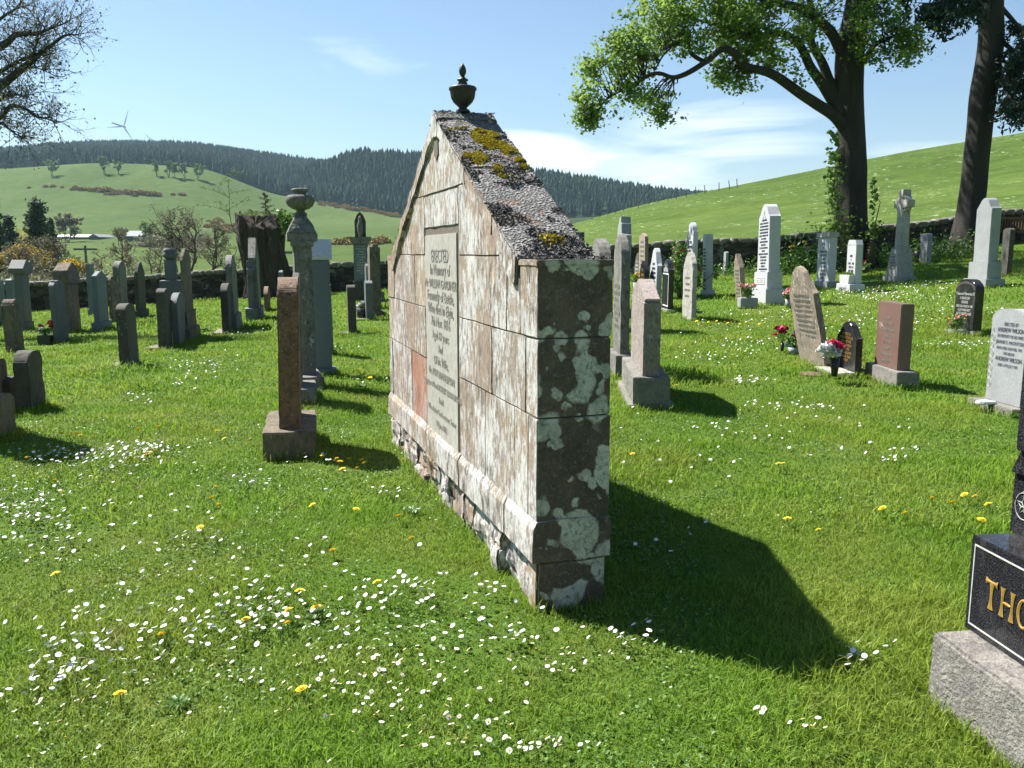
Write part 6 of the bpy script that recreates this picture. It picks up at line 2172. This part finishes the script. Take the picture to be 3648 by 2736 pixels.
ph = G(1212, 1262)
Tq = Tubes()
S = [PT(a, b, ph.y) for a, b in ((1226, 1262), (1216, 1248), (1204, 1238), (1200, 1230), (1200, 1222), (1204, 1220), (1207, 1225), (1204, 1231))]
Tq.add(S, [.007] * len(S), 6)
o = Tq.build('iron_hook', M['iron'], None, ph)
o.location = ph
tag(o, 'thin curled iron hook stuck in the grass beside a dark slab', 'hook')
pq = G(2888, 1335)
bm = bmesh.new()
bmesh.ops.create_uvsphere(bm, u_segments=24, v_segments=10, radius=1)
for v in bm.verts: v.co = Vector((v.co.x * .17, v.co.y * .17, v.co.z * .035)) + mnoise.noise_vector(v.co * 4) * .015
o = obj('soil_patch', bm, M['soil'])
o.location = pq
tag(o, kind='structure')
EXCL.append((pq.x, pq.y, .15))

# ------------------------------------------------------------------ flowers in pots
def bloom(name, p, r_, mat, parent, n_=70, sz=None, seed=0):
    gen = np.random.default_rng(seed)
    u = gen.normal(size=(n_, 3))
    u /= np.linalg.norm(u, axis=1)[:, None]
    u[:, 2] = np.abs(u[:, 2]) * .9 - .1
    c = u * r_ * gen.uniform(.3, 1, n_)[:, None] + np.array(list(p))
    return leaves(name, c, sz or r_ * .95, M[mat], parent, gen=gen, aspect=.9)


def flower_pot(lab, px, pyb, scale, blooms, potmat='vase_dark', pot='round', leafc=60, group=None, h=.16, r0=.035, r1=.055, spread=.08, on=None):
    g = G(px, pyb)
    if on is not None: g = PZ(px, pyb, g.z + on)
    root = empty('flower_vase' if pot == 'round' else 'flower_pot', lab, 'flowers', g)
    h *= scale
    if pot == 'round': obj('vase', lathe_bm([(r0 * scale, 0), (r1 * scale, h), (r1 * scale * .85, h), (r1 * scale * .8, h * .85)], 18), M[potmat], root, True)
    else: obj('pot', box_bm(-.11 * scale, .11 * scale, -.09 * scale, .09 * scale, 0, h, .01, None), M[potmat], root)
    T = Tubes()
    gy = g.y
    for k, (bx, by, br, bmat_) in enumerate(blooms):
        q = PT(bx, by, gy + rnd.uniform(-.04, .04)) - g
        T.add([Vector((0, 0, h * .7)), Vector((q.x * .5, q.y * .5, (h + q.z) / 2)), q], [.004 * scale, .004 * scale, .003 * scale], 4)
        bloom('bloom', q, br / F * gy, bmat_, root, 80, seed=int(bx + by))
    T.build('stem', M['stem'], root)
    if leafc:
        qs = []
        for _ in range(leafc):
            b_ = rnd.choice(blooms)
            q = PT(b_[0], b_[1], gy) - g
            t = rnd.uniform(.2, .85)
            qs.append([q.x * t + rnd.gauss(0, .03) * scale, q.y * t + rnd.gauss(0, .03) * scale, h + (q.z - h) * t + rnd.gauss(0, .02)])
        leaves('leaf', np.array(qs), .05 * scale, M['shrub_leaf'], root, aspect=.5)
    return root


flower_pot('dark vase of white chrysanthemums topped with magenta blooms before the small black stone', 2972, 1340, 1.0,
           [(2938, 1245, 24, 'petal_white'), (2962, 1258, 26, 'petal_white'), (2955, 1236, 22, 'petal_white'), (2975, 1245, 20, 'petal_white'), (2945, 1268, 16, 'petal_white'), (2918, 1250, 12, 'petal_white'), (2968, 1222, 15, 'p_magenta'), (2984, 1228, 14, 'p_magenta'), (2996, 1236, 14, 'p_magenta'), (2955, 1226, 10, 'p_magenta'), (2932, 1274, 7, 'p_darkred'), (2950, 1302, 6, 'p_darkred')],
           on=.07, h=.22, r0=.036, r1=.056, leafc=40)
flower_pot('slim dark vase of magenta chrysanthemums left of the leaning tan slab', 2786, 1258, 1.0, [(2772, 1170, 12, 'p_darkred'), (2786, 1172, 13, 'p_magenta'), (2800, 1172, 11, 'p_darkred'), (2762, 1192, 7, 'p_magenta'), (2780, 1182, 11, 'p_darkred'), (2793, 1184, 9, 'p_magenta')], h=.16, r0=.022, r1=.03, leafc=35)
flower_pot('pale pot of dark red flowers and foliage at the foot of the leaning tan slab', 2828, 1262, 1.3, [(2828, 1196, 9, 'p_darkred'), (2840, 1198, 9, 'p_magenta'), (2848, 1204, 7, 'p_darkred'), (2826, 1218, 7, 'p_darkred'), (2836, 1212, 7, 'p_darkred')], 'slate', h=.08, r0=.05, r1=.07, leafc=220)
flower_pot('stone pot of pale pink peonies left of the tallest white stone', 2662, 1097, 1.7, [(2642, 1018, 8, 'p_pink'), (2648, 1028, 8, 'p_pink'), (2662, 1021, 12, 'p_pink'), (2684, 1019, 10, 'p_pink'), (2672, 1024, 8, 'petal_white')], 'grey_granite', 'square', h=.13, leafc=90)
flower_pot('pale pink peonies half hidden behind the leaning tan slab', 2810, 1098, 1.6, [(2800, 1046, 10, 'p_pink'), (2814, 1034, 11, 'p_pink'), (2806, 1040, 8, 'p_pink'), (2822, 1044, 9, 'p_pink')], 'grey_granite', 'round', h=.12, leafc=90)
flower_pot('pink and white wreath of flowers behind a small slab near the monument end', 1292, 1138, 1.5, [(1282, 1090, 10, 'petal_white'), (1294, 1080, 9, 'petal_white'), (1302, 1088, 9, 'p_pink'), (1290, 1108, 10, 'p_pink'), (1300, 1106, 9, 'p_pink'), (1280, 1110, 8, 'p_magenta')], 'vase_dark', 'round', h=.18, r0=.08, r1=.1, leafc=60)
flower_pot('red roses and white flowers at the foot of the light grey slab on the left', 168, 1228, 1.2, [(144, 1162, 9, 'p_darkred'), (178, 1152, 11, 'p_red'), (148, 1172, 8, 'petal_white'), (142, 1184, 8, 'petal_white'), (184, 1164, 8, 'p_darkred')], 'vase_dark', 'square', h=.16, leafc=120)
flower_pot('spray of pale pink carnations lying against the low black granite stone', 3405, 1190, 1.4, [(3408, 1134, 8, 'p_pink'), (3387, 1153, 9, 'p_pink'), (3434, 1120, 5, 'p_pink'), (3441, 1124, 4, 'p_pink'), (3416, 1126, 4, 'p_yellow'), (3407, 1122, 4, 'p_pink'), (3382, 1136, 4, 'p_yellow'), (3369, 1128, 3, 'p_pink'), (3440, 1136, 4, 'p_yellow')], 'slate', 'square', h=.05, leafc=70)
flower_pot('dim basket of red and pink flowers before the shaded grey stone', 3275, 935, 2.0, [(3264, 918, 7, 'p_yellow'), (3274, 918, 8, 'p_red'), (3284, 918, 7, 'p_pink')], 'vase_dark', 'round', h=.18, r0=.06, r1=.12, leafc=30)
flower_pot('red and white flowers beside the dark stone with gilt text', 3084, 975, 2.2, [(3078, 932, 5, 'p_red'), (3080, 946, 5, 'p_red'), (3076, 960, 5, 'p_pink'), (3086, 950, 4, 'petal_white'), (3082, 975, 5, 'p_yellow')], 'vase_dark', 'round', h=.1, leafc=80)
flower_pot('yellow flowers beside the dark pointed stones right of the monument', 2268, 1060, 2.0, [(2262, 982, 7, 'p_yellow'), (2270, 990, 8, 'p_yellow'), (2266, 1000, 7, 'p_yellow'), (2272, 975, 6, 'p_yellow')], 'grey_granite', 'round', h=.2, leafc=50)
# slate wedge behind the leaning slab
gq = G(2826, 1235)
bm = prism_bm([(-.14, 0), (.14, 0), (.05, .30), (0.02, .30)], -.03, .03, .004)
o = obj('slate_marker', bm, M['slate'])
o.location = gq
o.rotation_euler = (0, 0, R(-20))
tag(o, 'pale blue slate wedge behind the foot of the leaning tan slab', 'marker')
# rose bush
gq = G(2418, 1062)
rb = empty('rose_bush', 'tall leafy bush with red and pink blooms among the pale stones', 'shrub', gq)
Cq, T = [], Tubes()
for (a, b, c, d, n_) in ((2415, 900, 16, 30, 300), (2412, 960, 20, 40, 380), (2425, 1000, 20, 30, 300), (2440, 940, 18, 40, 160), (2488, 940, 12, 30, 170), (2485, 1000, 14, 30, 150), (2420, 1040, 14, 14, 120), (2405, 925, 12, 20, 80), (2550, 975, 8, 15, 60)):
    for _ in range(n_):
        q = PT(a + rnd.gauss(0, c * .6), b + rnd.gauss(0, d * .6), gq.y + rnd.gauss(0, .25)) 
        Cq.append(list(q))
    T.add([gq, (gq + PT(a, b, gq.y)) / 2 + Vector((.05, 0, 0)), PT(a, b - d * .5, gq.y)], [.02, .012, .006], 4)
T.build('stem', M['twig'], rb, gq)
leaves('foliage', np.array(Cq), .095, M['shrub_leaf'], rb, gq, aspect=.5, droop=.4)
for k, (a, b, r_, m_) in enumerate(((2433, 892, 6, 'p_red'), (2402, 884, 5, 'p_pink'), (2399, 915, 6, 'p_red'), (2413, 911, 5, 'p_red'), (2396, 936, 5, 'p_pink'), (2409, 950, 4, 'p_red'), (2492, 963, 5, 'p_red'), (2548, 973, 6, 'p_pink'), (2419, 872, 4, 'p_pink'), (2405, 896, 4, 'p_red'), (2486, 975, 4, 'p_red'))):
    bloom('bloom', PT(a, b, gq.y - .3) - gq, r_ / F * gq.y, m_, rb, 60, seed=k)
# growth at the foot of the right wall, with daffodils
gen = np.random.default_rng(77)
Cq = []
for (a, b, Y, sx, n_, hh) in ((2830, 960, 28.3, 40, 900, .45), (2900, 950, 28.4, 30, 500, .6), (2750, 965, 28.5, 60, 500, .25), (3150, 930, 28.5, 60, 900, .3), (3330, 900, 29, 60, 900, .35), (3420, 900, 29, 50, 600, .3), (2600, 970, 28.8, 80, 500, .2), (2300, 960, 30, 150, 500, .2), (3000, 930, 28.0, 40, 500, .4)):
    for _ in range(n_):
        p = PT(a + gen.normal() * sx, b, Y + gen.normal() * .35)
        Cq.append([p.x, p.y, hz(p.x, p.y) + abs(gen.normal()) * hh])
o = leaves('wall_foot_growth', np.array(Cq), .14, M['shrub_leaf'], gen=gen, aspect=.35, droop=-.7)
tag(o, 'leafy weeds and long grass along the foot of the right wall', 'weeds', kind='stuff')
for k, (a, b) in enumerate(((2817, 880), (2828, 878), (2864, 862), (2870, 870), (2820, 893))):
    Y = 28.3
    p = PT(a, b, Y)
    z = hz(p.x, p.y)
    d_ = empty('daffodil', 'yellow daffodil in the weeds at the foot of the right wall', 'flower', (p.x, p.y, z), 0, 'daffodils by the right wall')
    T = Tubes()
    T.add([Vector((0, 0, 0)), Vector((.03, 0, (p.z - z) * .6)), Vector((0, 0, p.z - z))], [.008, .007, .006], 4)
    T.build('stem', M['stem'], d_)
    bloom('bloom', Vector((0, 0, p.z - z)), .055, 'p_yellow', d_, 40, seed=k)

# ------------------------------------------------------------------ grass
def blades(n_, r0, r1, hmin, hmax, wid, seed, az=(-40, 40), tuft=True):
    gen = np.random.default_rng(seed)
    r = np.sqrt(gen.uniform(r0 ** 2, r1 ** 2, n_))
    a = np.radians(gen.uniform(az[0], az[1], n_))
    x, y = r * np.sin(a), r * np.cos(a)
    px = col_of(x, y)
    ok = y < np.interp(px, CX, WY) - .4
    for (ex, ey, er) in EXCL: ok &= (x - ex) ** 2 + (y - ey) ** 2 > er * er
    x, y = x[ok], y[ok]
    z = HT(x, y)
    m = len(x)
    big = np.sin(x * 1.9 + 1.3 * np.sin(y * 1.4)) * np.sin(y * 2.3 + np.sin(x * 2.1)) + .6 * np.sin(x * 5.1 + y * 3.7) * np.sin(y * 6.1 - x * 2.2)
    h = gen.uniform(hmin, hmax, m) * (1 + .48 * np.clip(big, -1, 1.4))
    h *= 1 + 1.1 * np.clip(np.sin(x * .83 + 2 + np.sin(y * .7)) * np.sin(y * .91 + 1 + np.sin(x * 1.3)) - .5, 0, .5) * 2
    h *= np.where(gen.uniform(0, 1, m) < .05, 1.5, 1)
    th = gen.uniform(0, 2 * math.pi, m)
    ln = gen.uniform(.25, 1.15, m) * h
    u = np.stack([np.cos(th), np.sin(th), np.zeros(m)], -1)
    ph = th + gen.uniform(-.9, .9, m) + math.pi / 2
    s = np.stack([np.cos(ph), np.sin(ph), np.zeros(m)], -1) * (wid * gen.uniform(.6, 1.3, m))[:, None] * .5
    b = np.stack([x, y, z - .004], -1)
    mid = b + u * (ln * .35)[:, None] + np.array([0, 0, 1.0]) * (h * .62)[:, None]
    tip = b + u * ln[:, None] + np.array([0, 0, 1.0]) * (h * gen.uniform(.75, 1.0, m))[:, None]
    V = np.stack([b - s, b + s, mid + s * .8, mid - s * .8, tip], 1).reshape(-1, 3)
    k = np.arange(m)[:, None] * 5
    Fq = k + np.array([[0, 1, 2, 3]])
    Ft = k + np.array([[3, 2, 4]])
    tn = np.clip(gen.normal(.46, .27, m) + .12 * big, 0, 1)
    return V, Fq, Ft, np.repeat(tn, 5)


parts = [blades(170000, 1.7, 5.2, .02, .045, .0040, 1), blades(170000, 5.2, 10, .025, .058, .0062, 2), blades(160000, 10, 18, .03, .065, .011, 3), blades(150000, 18, 36, .035, .08, .02, 4)]
off, Vs, Q, T_, TN = 0, [], [], [], []
for V, q, t, tn in parts:
    Vs.append(V); Q.append(q + off); T_.append(t + off); TN.append(tn)
    off += len(V)
o = np_mesh('grass', np.concatenate(Vs), [np.concatenate(Q), np.concatenate(T_)], M['blade'], tint=np.concatenate(TN))
tag(o, 'short green churchyard grass', 'grass', kind='stuff')
# low clover-like leaves among the blades
gen = np.random.default_rng(9)
r = np.sqrt(gen.uniform(1.8 ** 2, 9 ** 2, 60000))
a = np.radians(gen.uniform(-40, 40, 60000))
x, y = r * np.sin(a), r * np.cos(a)
pn = np.array([mnoise.noise(Vector((p, q, 0)) * 1.1) + .5 * mnoise.noise(Vector((p, q, 5)) * 4) for p, q in zip(x, y)])
ok = pn > .05
for (ex, ey, er) in EXCL: ok &= (x - ex) ** 2 + (y - ey) ** 2 > er * er
x, y = x[ok], y[ok]
o = leaves('clover', np.stack([x, y, HT(x, y) + gen.uniform(.008, .03, len(x))], -1), .016, M['shrub_leaf'], gen=gen, flat=.6, aspect=.8)
tag(o, 'low clover and small weed leaves in the lawn', 'ground cover', kind='stuff')
# rosettes of broad weed leaves
for k, (a_, b_, s) in enumerate(((1470, 1835, 1.0), (1120, 2210, .8), (3400, 2470, 1.0), (560, 1180, .8), (1290, 1385, .9), (640, 2530, .7))):
    g = G(a_, b_)
    bm = bmesh.new()
    rr_ = random.Random(k)
    for q in range(11):
        a = q * 2.4 + rr_.uniform(-.2, .2)
        L_ = rr_.uniform(.05, .085) * s
        d = Vector((math.cos(a), math.sin(a), 0))
        sd_ = Vector((-d.y, d.x, 0))
        pts = [(0, .004, .005), (.35, .010, .022), (.7, .013, .028), (1.0, .001, .016)]
        L2_ = [(bm.verts.new(d * L_ * t - sd_ * w * s + Vector((0, 0, z + .02 * s))), bm.verts.new(d * L_ * t + Vector((0, 0, z + .014 * s))), bm.verts.new(d * L_ * t + sd_ * w * s + Vector((0, 0, z + .02 * s)))) for t, w, z in pts]
        for m, n2 in zip(L2_, L2_[1:]):
            bm.faces.new((m[0], m[1], n2[1], n2[0])); bm.faces.new((m[1], m[2], n2[2], n2[1]))
    me = bpy.data.meshes.new('weed_rosette')
    bm.to_mesh(me); bm.free()
    at = me.attributes.new('tint', 'FLOAT', 'POINT')
    at.data.foreach_set('value', [.35] * len(me.vertices))
    o = link_mesh('weed_rosette', me, M['shrub_leaf'])
    o.location = g
    tag(o, 'flat rosette of broad green weed leaves in the lawn', 'weed', 'broad-leaved weeds in the lawn')

# daisies
def daisy_meshes():
    bm = bmesh.new()
    n_ = 18
    for k in range(n_):
        a = 2 * math.pi * k / n_
        d, s = Vector((math.cos(a), math.sin(a), 0)), Vector((-math.sin(a), math.cos(a), 0))
        r1 = .0135 * (1 + .1 * math.sin(k * 5))
        v = [bm.verts.new(p) for p in (d * .003, d * r1 * .6 - s * .0021 + Vector((0, 0, .0016)), d * r1 + Vector((0, 0, .002)) - s * .0010, d * r1 + Vector((0, 0, .002)) + s * .0010, d * r1 * .6 + s * .0021 + Vector((0, 0, .0016)))]
        bm.faces.new(v)
    me1 = bpy.data.meshes.new('daisy')
    # stalk
    r_ = [[bm.verts.new((.0008 * math.cos(k * 2.1), .0008 * math.sin(k * 2.1), z)) for k in range(3)] for z in (-.045, 0)]
    st0 = len(bm.faces)
    for k in range(3):
        f = bm.faces.new((r_[0][k], r_[0][(k + 1) % 3], r_[1][(k + 1) % 3], r_[1][k]))
        f.material_index = 1
    bm.to_mesh(me1); bm.free()
    me1.materials.append(M['petal_white']); me1.materials.append(M['stem'])
    bm = lathe_bm([(.0052, .0005), (.0050, .0026), (.0032, .0042), (.0005, .0048)], 8)
    me2 = bpy.data.meshes.new('centre')
    bm.to_mesh(me2); bm.free()
    me2.materials.append(M['daisy_eye'])
    return me1, me2


S_ = 1.649
patches = [(560, 1350, 130, 40, 75), (300, 1400, 150, 50, 60), (120, 1480, 90, 70, 40), (850, 1440, 110, 55, 45), (1100, 1400, 100, 25, 22), (1370, 1400, 30, 22, 10), (1200, 1460, 50, 30, 14), (950, 1560, 150, 50, 28), (1100, 1640, 120, 18, 13),
           (650, 1500, 200, 60, 30), (60, 1110, 60, 30, 60), (200, 1000, 110, 18, 120), (310, 980, 60, 14, 60), (520, 1060, 40, 8, 16), (100, 1190, 70, 30, 30), (430, 1180, 60, 20, 18), (300, 870, 28, 9, 30), (460, 795, 55, 14, 90), (385, 832, 25, 8, 20),
           (880, 1300, 90, 25, 26), (600, 1250, 250, 50, 30), (1930, 1000, 30, 12, 16), (1640, 1570, 15, 8, 3), (1750, 1600, 20, 8, 4), (1850, 1440, 40, 18, 10), (1080, 1300, 60, 20, 12), (830, 1080, 30, 8, 10), (1020, 1080, 30, 20, 6),
           (1650, 745, 80, 8, 40), (1700, 680, 80, 10, 60), (1900, 640, 110, 9, 150), (1620, 830, 40, 6, 30), (2050, 750, 60, 5, 50), (1720, 885, 60, 10, 26), (1550, 775, 60, 10, 50), (2080, 680, 60, 12, 60), (1500, 960, 80, 40, 12), (1800, 960, 150, 30, 14),
           (520, 720, 60, 12, 60), (640, 690, 60, 8, 40), (250, 1100, 200, 60, 40), (700, 1000, 60, 20, 8), (1900, 700, 160, 14, 90), (2000, 620, 80, 6, 60), (1550, 700, 60, 12, 40), (760, 760, 30, 10, 20), (780, 840, 30, 10, 6), (1500, 1040, 200, 60, 16), (1450, 1150, 120, 60, 7)]
r2 = random.Random(3)
pts = []
for (px, py, sx, sy, n_) in patches:
    for _ in range(int(n_ * 2.1)):
        x_, y_ = px + r2.gauss(0, sx * .85), py + r2.gauss(0, sy * .85)
        if y_ < 590: continue
        g = G(x_ * S_, y_ * S_)
        if g.y > float(np.interp(x_ * S_, CX, WY)) - .5: continue
        if any((g.x - ex) ** 2 + (g.y - ey) ** 2 < er * er for ex, ey, er in EXCL): continue
        l = (g - cM)
        if abs(l.dot(XM)) < LM / 2 + .02 and abs(l.dot(YM)) < TM / 2 + .04: continue
        q = toT(g)
        if q.x > 0 and 0 < q.y < .62: continue
        pts.append(g)
pts.sort(key=lambda g: g.length)
me1, me2 = daisy_meshes()
sunh = Vector((math.sin(SUN_AZ), math.cos(SUN_AZ), 0))
def flower_rot(r, k=.40, j=.42):
    nv = (Vector((0, 0, 1)) + sunh * k + Vector((r.gauss(0, j), r.gauss(0, j), 0))).normalized()
    return nv.to_track_quat('Z', 'Y')


for g in pts[:300]:
    o = bpy.data.objects.new('daisy', me1)
    COL.objects.link(o)
    h = r2.uniform(.045, .07)
    o.location = g + Vector((0, 0, h))
    o.rotation_mode = 'QUATERNION'
    o.rotation_quaternion = flower_rot(r2)
    s = r2.uniform(.45, .78)
    o.scale = (s, s, s)
    tag(o, 'white daisy with yellow centre in the grass', 'flower', 'daisies in the foreground grass')
    c = bpy.data.objects.new('flower_centre', me2)
    COL.objects.link(c)
    c.parent = o
Vd, Fd = [], []
rest = pts[300:]
n6 = 7
for g in rest:
    qn = flower_rot(r2)
    s = r2.uniform(.009, .0125) * (1 + min(g.y / 60, .5))
    h = r2.uniform(.05, .075)
    c = g + Vector((0, 0, h))
    b = len(Vd)
    Vd.append(tuple(c))
    for k in range(n6):
        a = 2 * math.pi * k / n6
        Vd.append(tuple(c + qn @ Vector((math.cos(a) * s, math.sin(a) * s, s * .15))))
    for k in range(n6): Fd.append((b, b + 1 + k, b + 1 + (k + 1) % n6))
o = np_mesh('far_daisies', np.array(Vd), [np.array(Fd)], M['petal_white'])
tag(o, 'carpet of distant daisies in the lawn', 'flowers', kind='stuff')

# dandelions
bm = bmesh.new()
gen = random.Random(4)
for L_, n_, z0 in ((.020, 20, .0), (.015, 16, .003), (.009, 12, .006)):
    for k in range(n_):
        a = 2 * math.pi * k / n_ + L_ * 40
        d, s = Vector((math.cos(a), math.sin(a), 0)), Vector((-math.sin(a), math.cos(a), 0))
        v = [bm.verts.new(p) for p in (Vector((0, 0, z0)) - s * .001, Vector((0, 0, z0)) + s * .001, d * L_ + s * .0020 + Vector((0, 0, z0 + .004)), d * L_ - s * .0020 + Vector((0, 0, z0 + .004)))]
        bm.faces.new(v)
r_ = [[bm.verts.new((.0018 * math.cos(k * 1.57), .0018 * math.sin(k * 1.57), z)) for k in range(4)] for z in (-.07, 0)]
for k in range(4):
    f = bm.faces.new((r_[0][k], r_[0][(k + 1) % 4], r_[1][(k + 1) % 4], r_[1][k]))
    f.material_index = 1
md = bpy.data.meshes.new('dandelion')
bm.to_mesh(md); bm.free()
md.materials.append(M['dandelion']); md.materials.append(M['stem'])
dn = [(685, 1333), (625, 1343), (533, 1367), (622, 1372), (648, 1300), (815, 1277), (262, 1530), (653, 1515), (350, 1395), (720, 1205), (676, 1105), (770, 1117), (862, 1132), (890, 1180), (468, 1065), (458, 1092), (475, 1108), (434, 1160), (123, 1267), (138, 1078), (120, 1052),
      (697, 998), (728, 1005), (735, 1013), (755, 1002), (782, 1008), (788, 1014), (740, 1025), (772, 1022), (135, 950), (150, 950), (165, 949), (175, 955), (55, 946), (345, 935), (485, 958), (470, 940), (320, 992), (335, 985), (540, 960), (2012, 1097), (2055, 1103), (2082, 1087), (2133, 1108), (2118, 1142), (1955, 1125), (1905, 1118), (2105, 1085),
      (1767, 1162), (1700, 1140), (1366, 992), (1690, 1018), (1680, 1017), (1455, 860), (1460, 838), (1975, 700), (1960, 640), (787, 815), (800, 822), (1520, 700), (1530, 698), (1540, 700), (1548, 697), (1556, 702), (1565, 699), (1572, 701), (1580, 697), (1505, 697), (1512, 703), (1598, 702), (1612, 700), (1640, 703), (1652, 699), (1590, 695), (775, 805), (640, 740), (610, 760), (870, 1010), (300, 940), (60, 1000)]
for (a, b) in dn:
    g = G(a * S_, b * S_ + 8)
    o = bpy.data.objects.new('dandelion', md)
    COL.objects.link(o)
    o.location = g + Vector((0, 0, r2.uniform(.05, .075)))
    o.rotation_mode = 'QUATERNION'
    o.rotation_quaternion = flower_rot(r2, .3, .2)
    s = r2.uniform(.85, 1.2) * (1 + min(g.y / 40, .5))
    o.scale = (s, s, s)
    tag(o, 'yellow dandelion in the grass', 'flower', 'dandelions in the grass')
# longer grass tufts against stone feet
gen = np.random.default_rng(31)
Vt, Qt, Tt, TNt, off = [], [], [], [], 0
feet = []
for t in np.linspace(0, LM, 48): feet.append(P0 + dM * t - YM * .05)
for t in np.linspace(0, .35, 8): feet.append(P0 - dM * .03 + YM * t)
for x_ in np.linspace(.1, .6, 26): feet.append(cT + XT * x_ - YT * .02)
for y_ in np.linspace(0, .5, 12): feet.append(cT + YT * y_ - XT * .02)
for o in list(COL.objects):
    if o.parent is None and o.get('category') == 'gravestone' and o.location.y < 26 and o.name.startswith('gravestone'):
        cs = [Vector(c) for ch in (list(o.children) or [o]) if ch.type == 'MESH' for c in ch.bound_box]
        x0, x1 = min(c.x for c in cs), max(c.x for c in cs)
        y0, y1 = min(c.y for c in cs), max(c.y for c in cs)
        mw = Matrix.Rotation(o.rotation_euler.z, 4, 'Z')
        for k in range(14):
            for q in ((x1 + .01, y0 + (y1 - y0) * k / 13), (x0 + (x1 - x0) * k / 13, y0 - .01), (x0 + (x1 - x0) * k / 13, y1 + .01)):
                w_ = mw @ Vector((q[0], q[1], 0)) + o.location
                feet.append(w_)
for f in feet:
    n_ = 9 if f.length < 12 else 4
    x = f.x + gen.normal(0, .03, n_)
    y = f.y + gen.normal(0, .03, n_)
    z = HT(x, y)
    h = gen.uniform(.05, .12, n_)
    th = gen.uniform(0, 6.28, n_)
    wd = .0045 if f.length < 8 else .011
    u = np.stack([np.cos(th), np.sin(th), np.zeros(n_)], -1)
    s = np.stack([-np.sin(th), np.cos(th), np.zeros(n_)], -1) * wd * .5
    b = np.stack([x, y, z - .01], -1)
    mid = b + u * (h * .2)[:, None] + np.array([0, 0, 1.]) * (h * .6)[:, None]
    tip = b + u * (h * .55)[:, None] + np.array([0, 0, 1.]) * h[:, None]
    Vt.append(np.stack([b - s, b + s, mid + s * .8, mid - s * .8, tip], 1).reshape(-1, 3))
    k = np.arange(n_)[:, None] * 5 + off
    Qt.append(k + np.array([[0, 1, 2, 3]])); Tt.append(k + np.array([[3, 2, 4]]))
    TNt.append(np.repeat(np.clip(gen.normal(.55, .25, n_), 0, 1), 5))
    off += n_ * 5
o = np_mesh('long_grass', np.concatenate(Vt), [np.concatenate(Qt), np.concatenate(Tt)], M['blade'], tint=np.concatenate(TNt))
tag(o, 'longer grass left uncut round the feet of the stones', 'grass', kind='stuff')

# ------------------------------------------------------------------ haze of the air
bm = box_bm(-1750, 1750, -60, 2380, -60, 480)
o = obj('haze', bm, [])if False else None
me = bpy.data.meshes.new('haze')
bm.to_mesh(me); bm.free()
hm = bpy.data.materials.new('haze_air')
hm.use_nodes = True
t_ = hm.node_tree
t_.nodes.clear()
out = t_.nodes.new('ShaderNodeOutputMaterial')
pv = t_.nodes.new('ShaderNodeVolumePrincipled')
pv.inputs['Color'].default_value = (0.56, 0.82, 1.0, 1)
pv.inputs['Density'].default_value = 0.000075
pv.inputs['Anisotropy'].default_value = 0.3
t_.links.new(pv.outputs[0], out.inputs['Volume'])
o = link_mesh('haze', me, hm)
tag(o, kind='stuff')
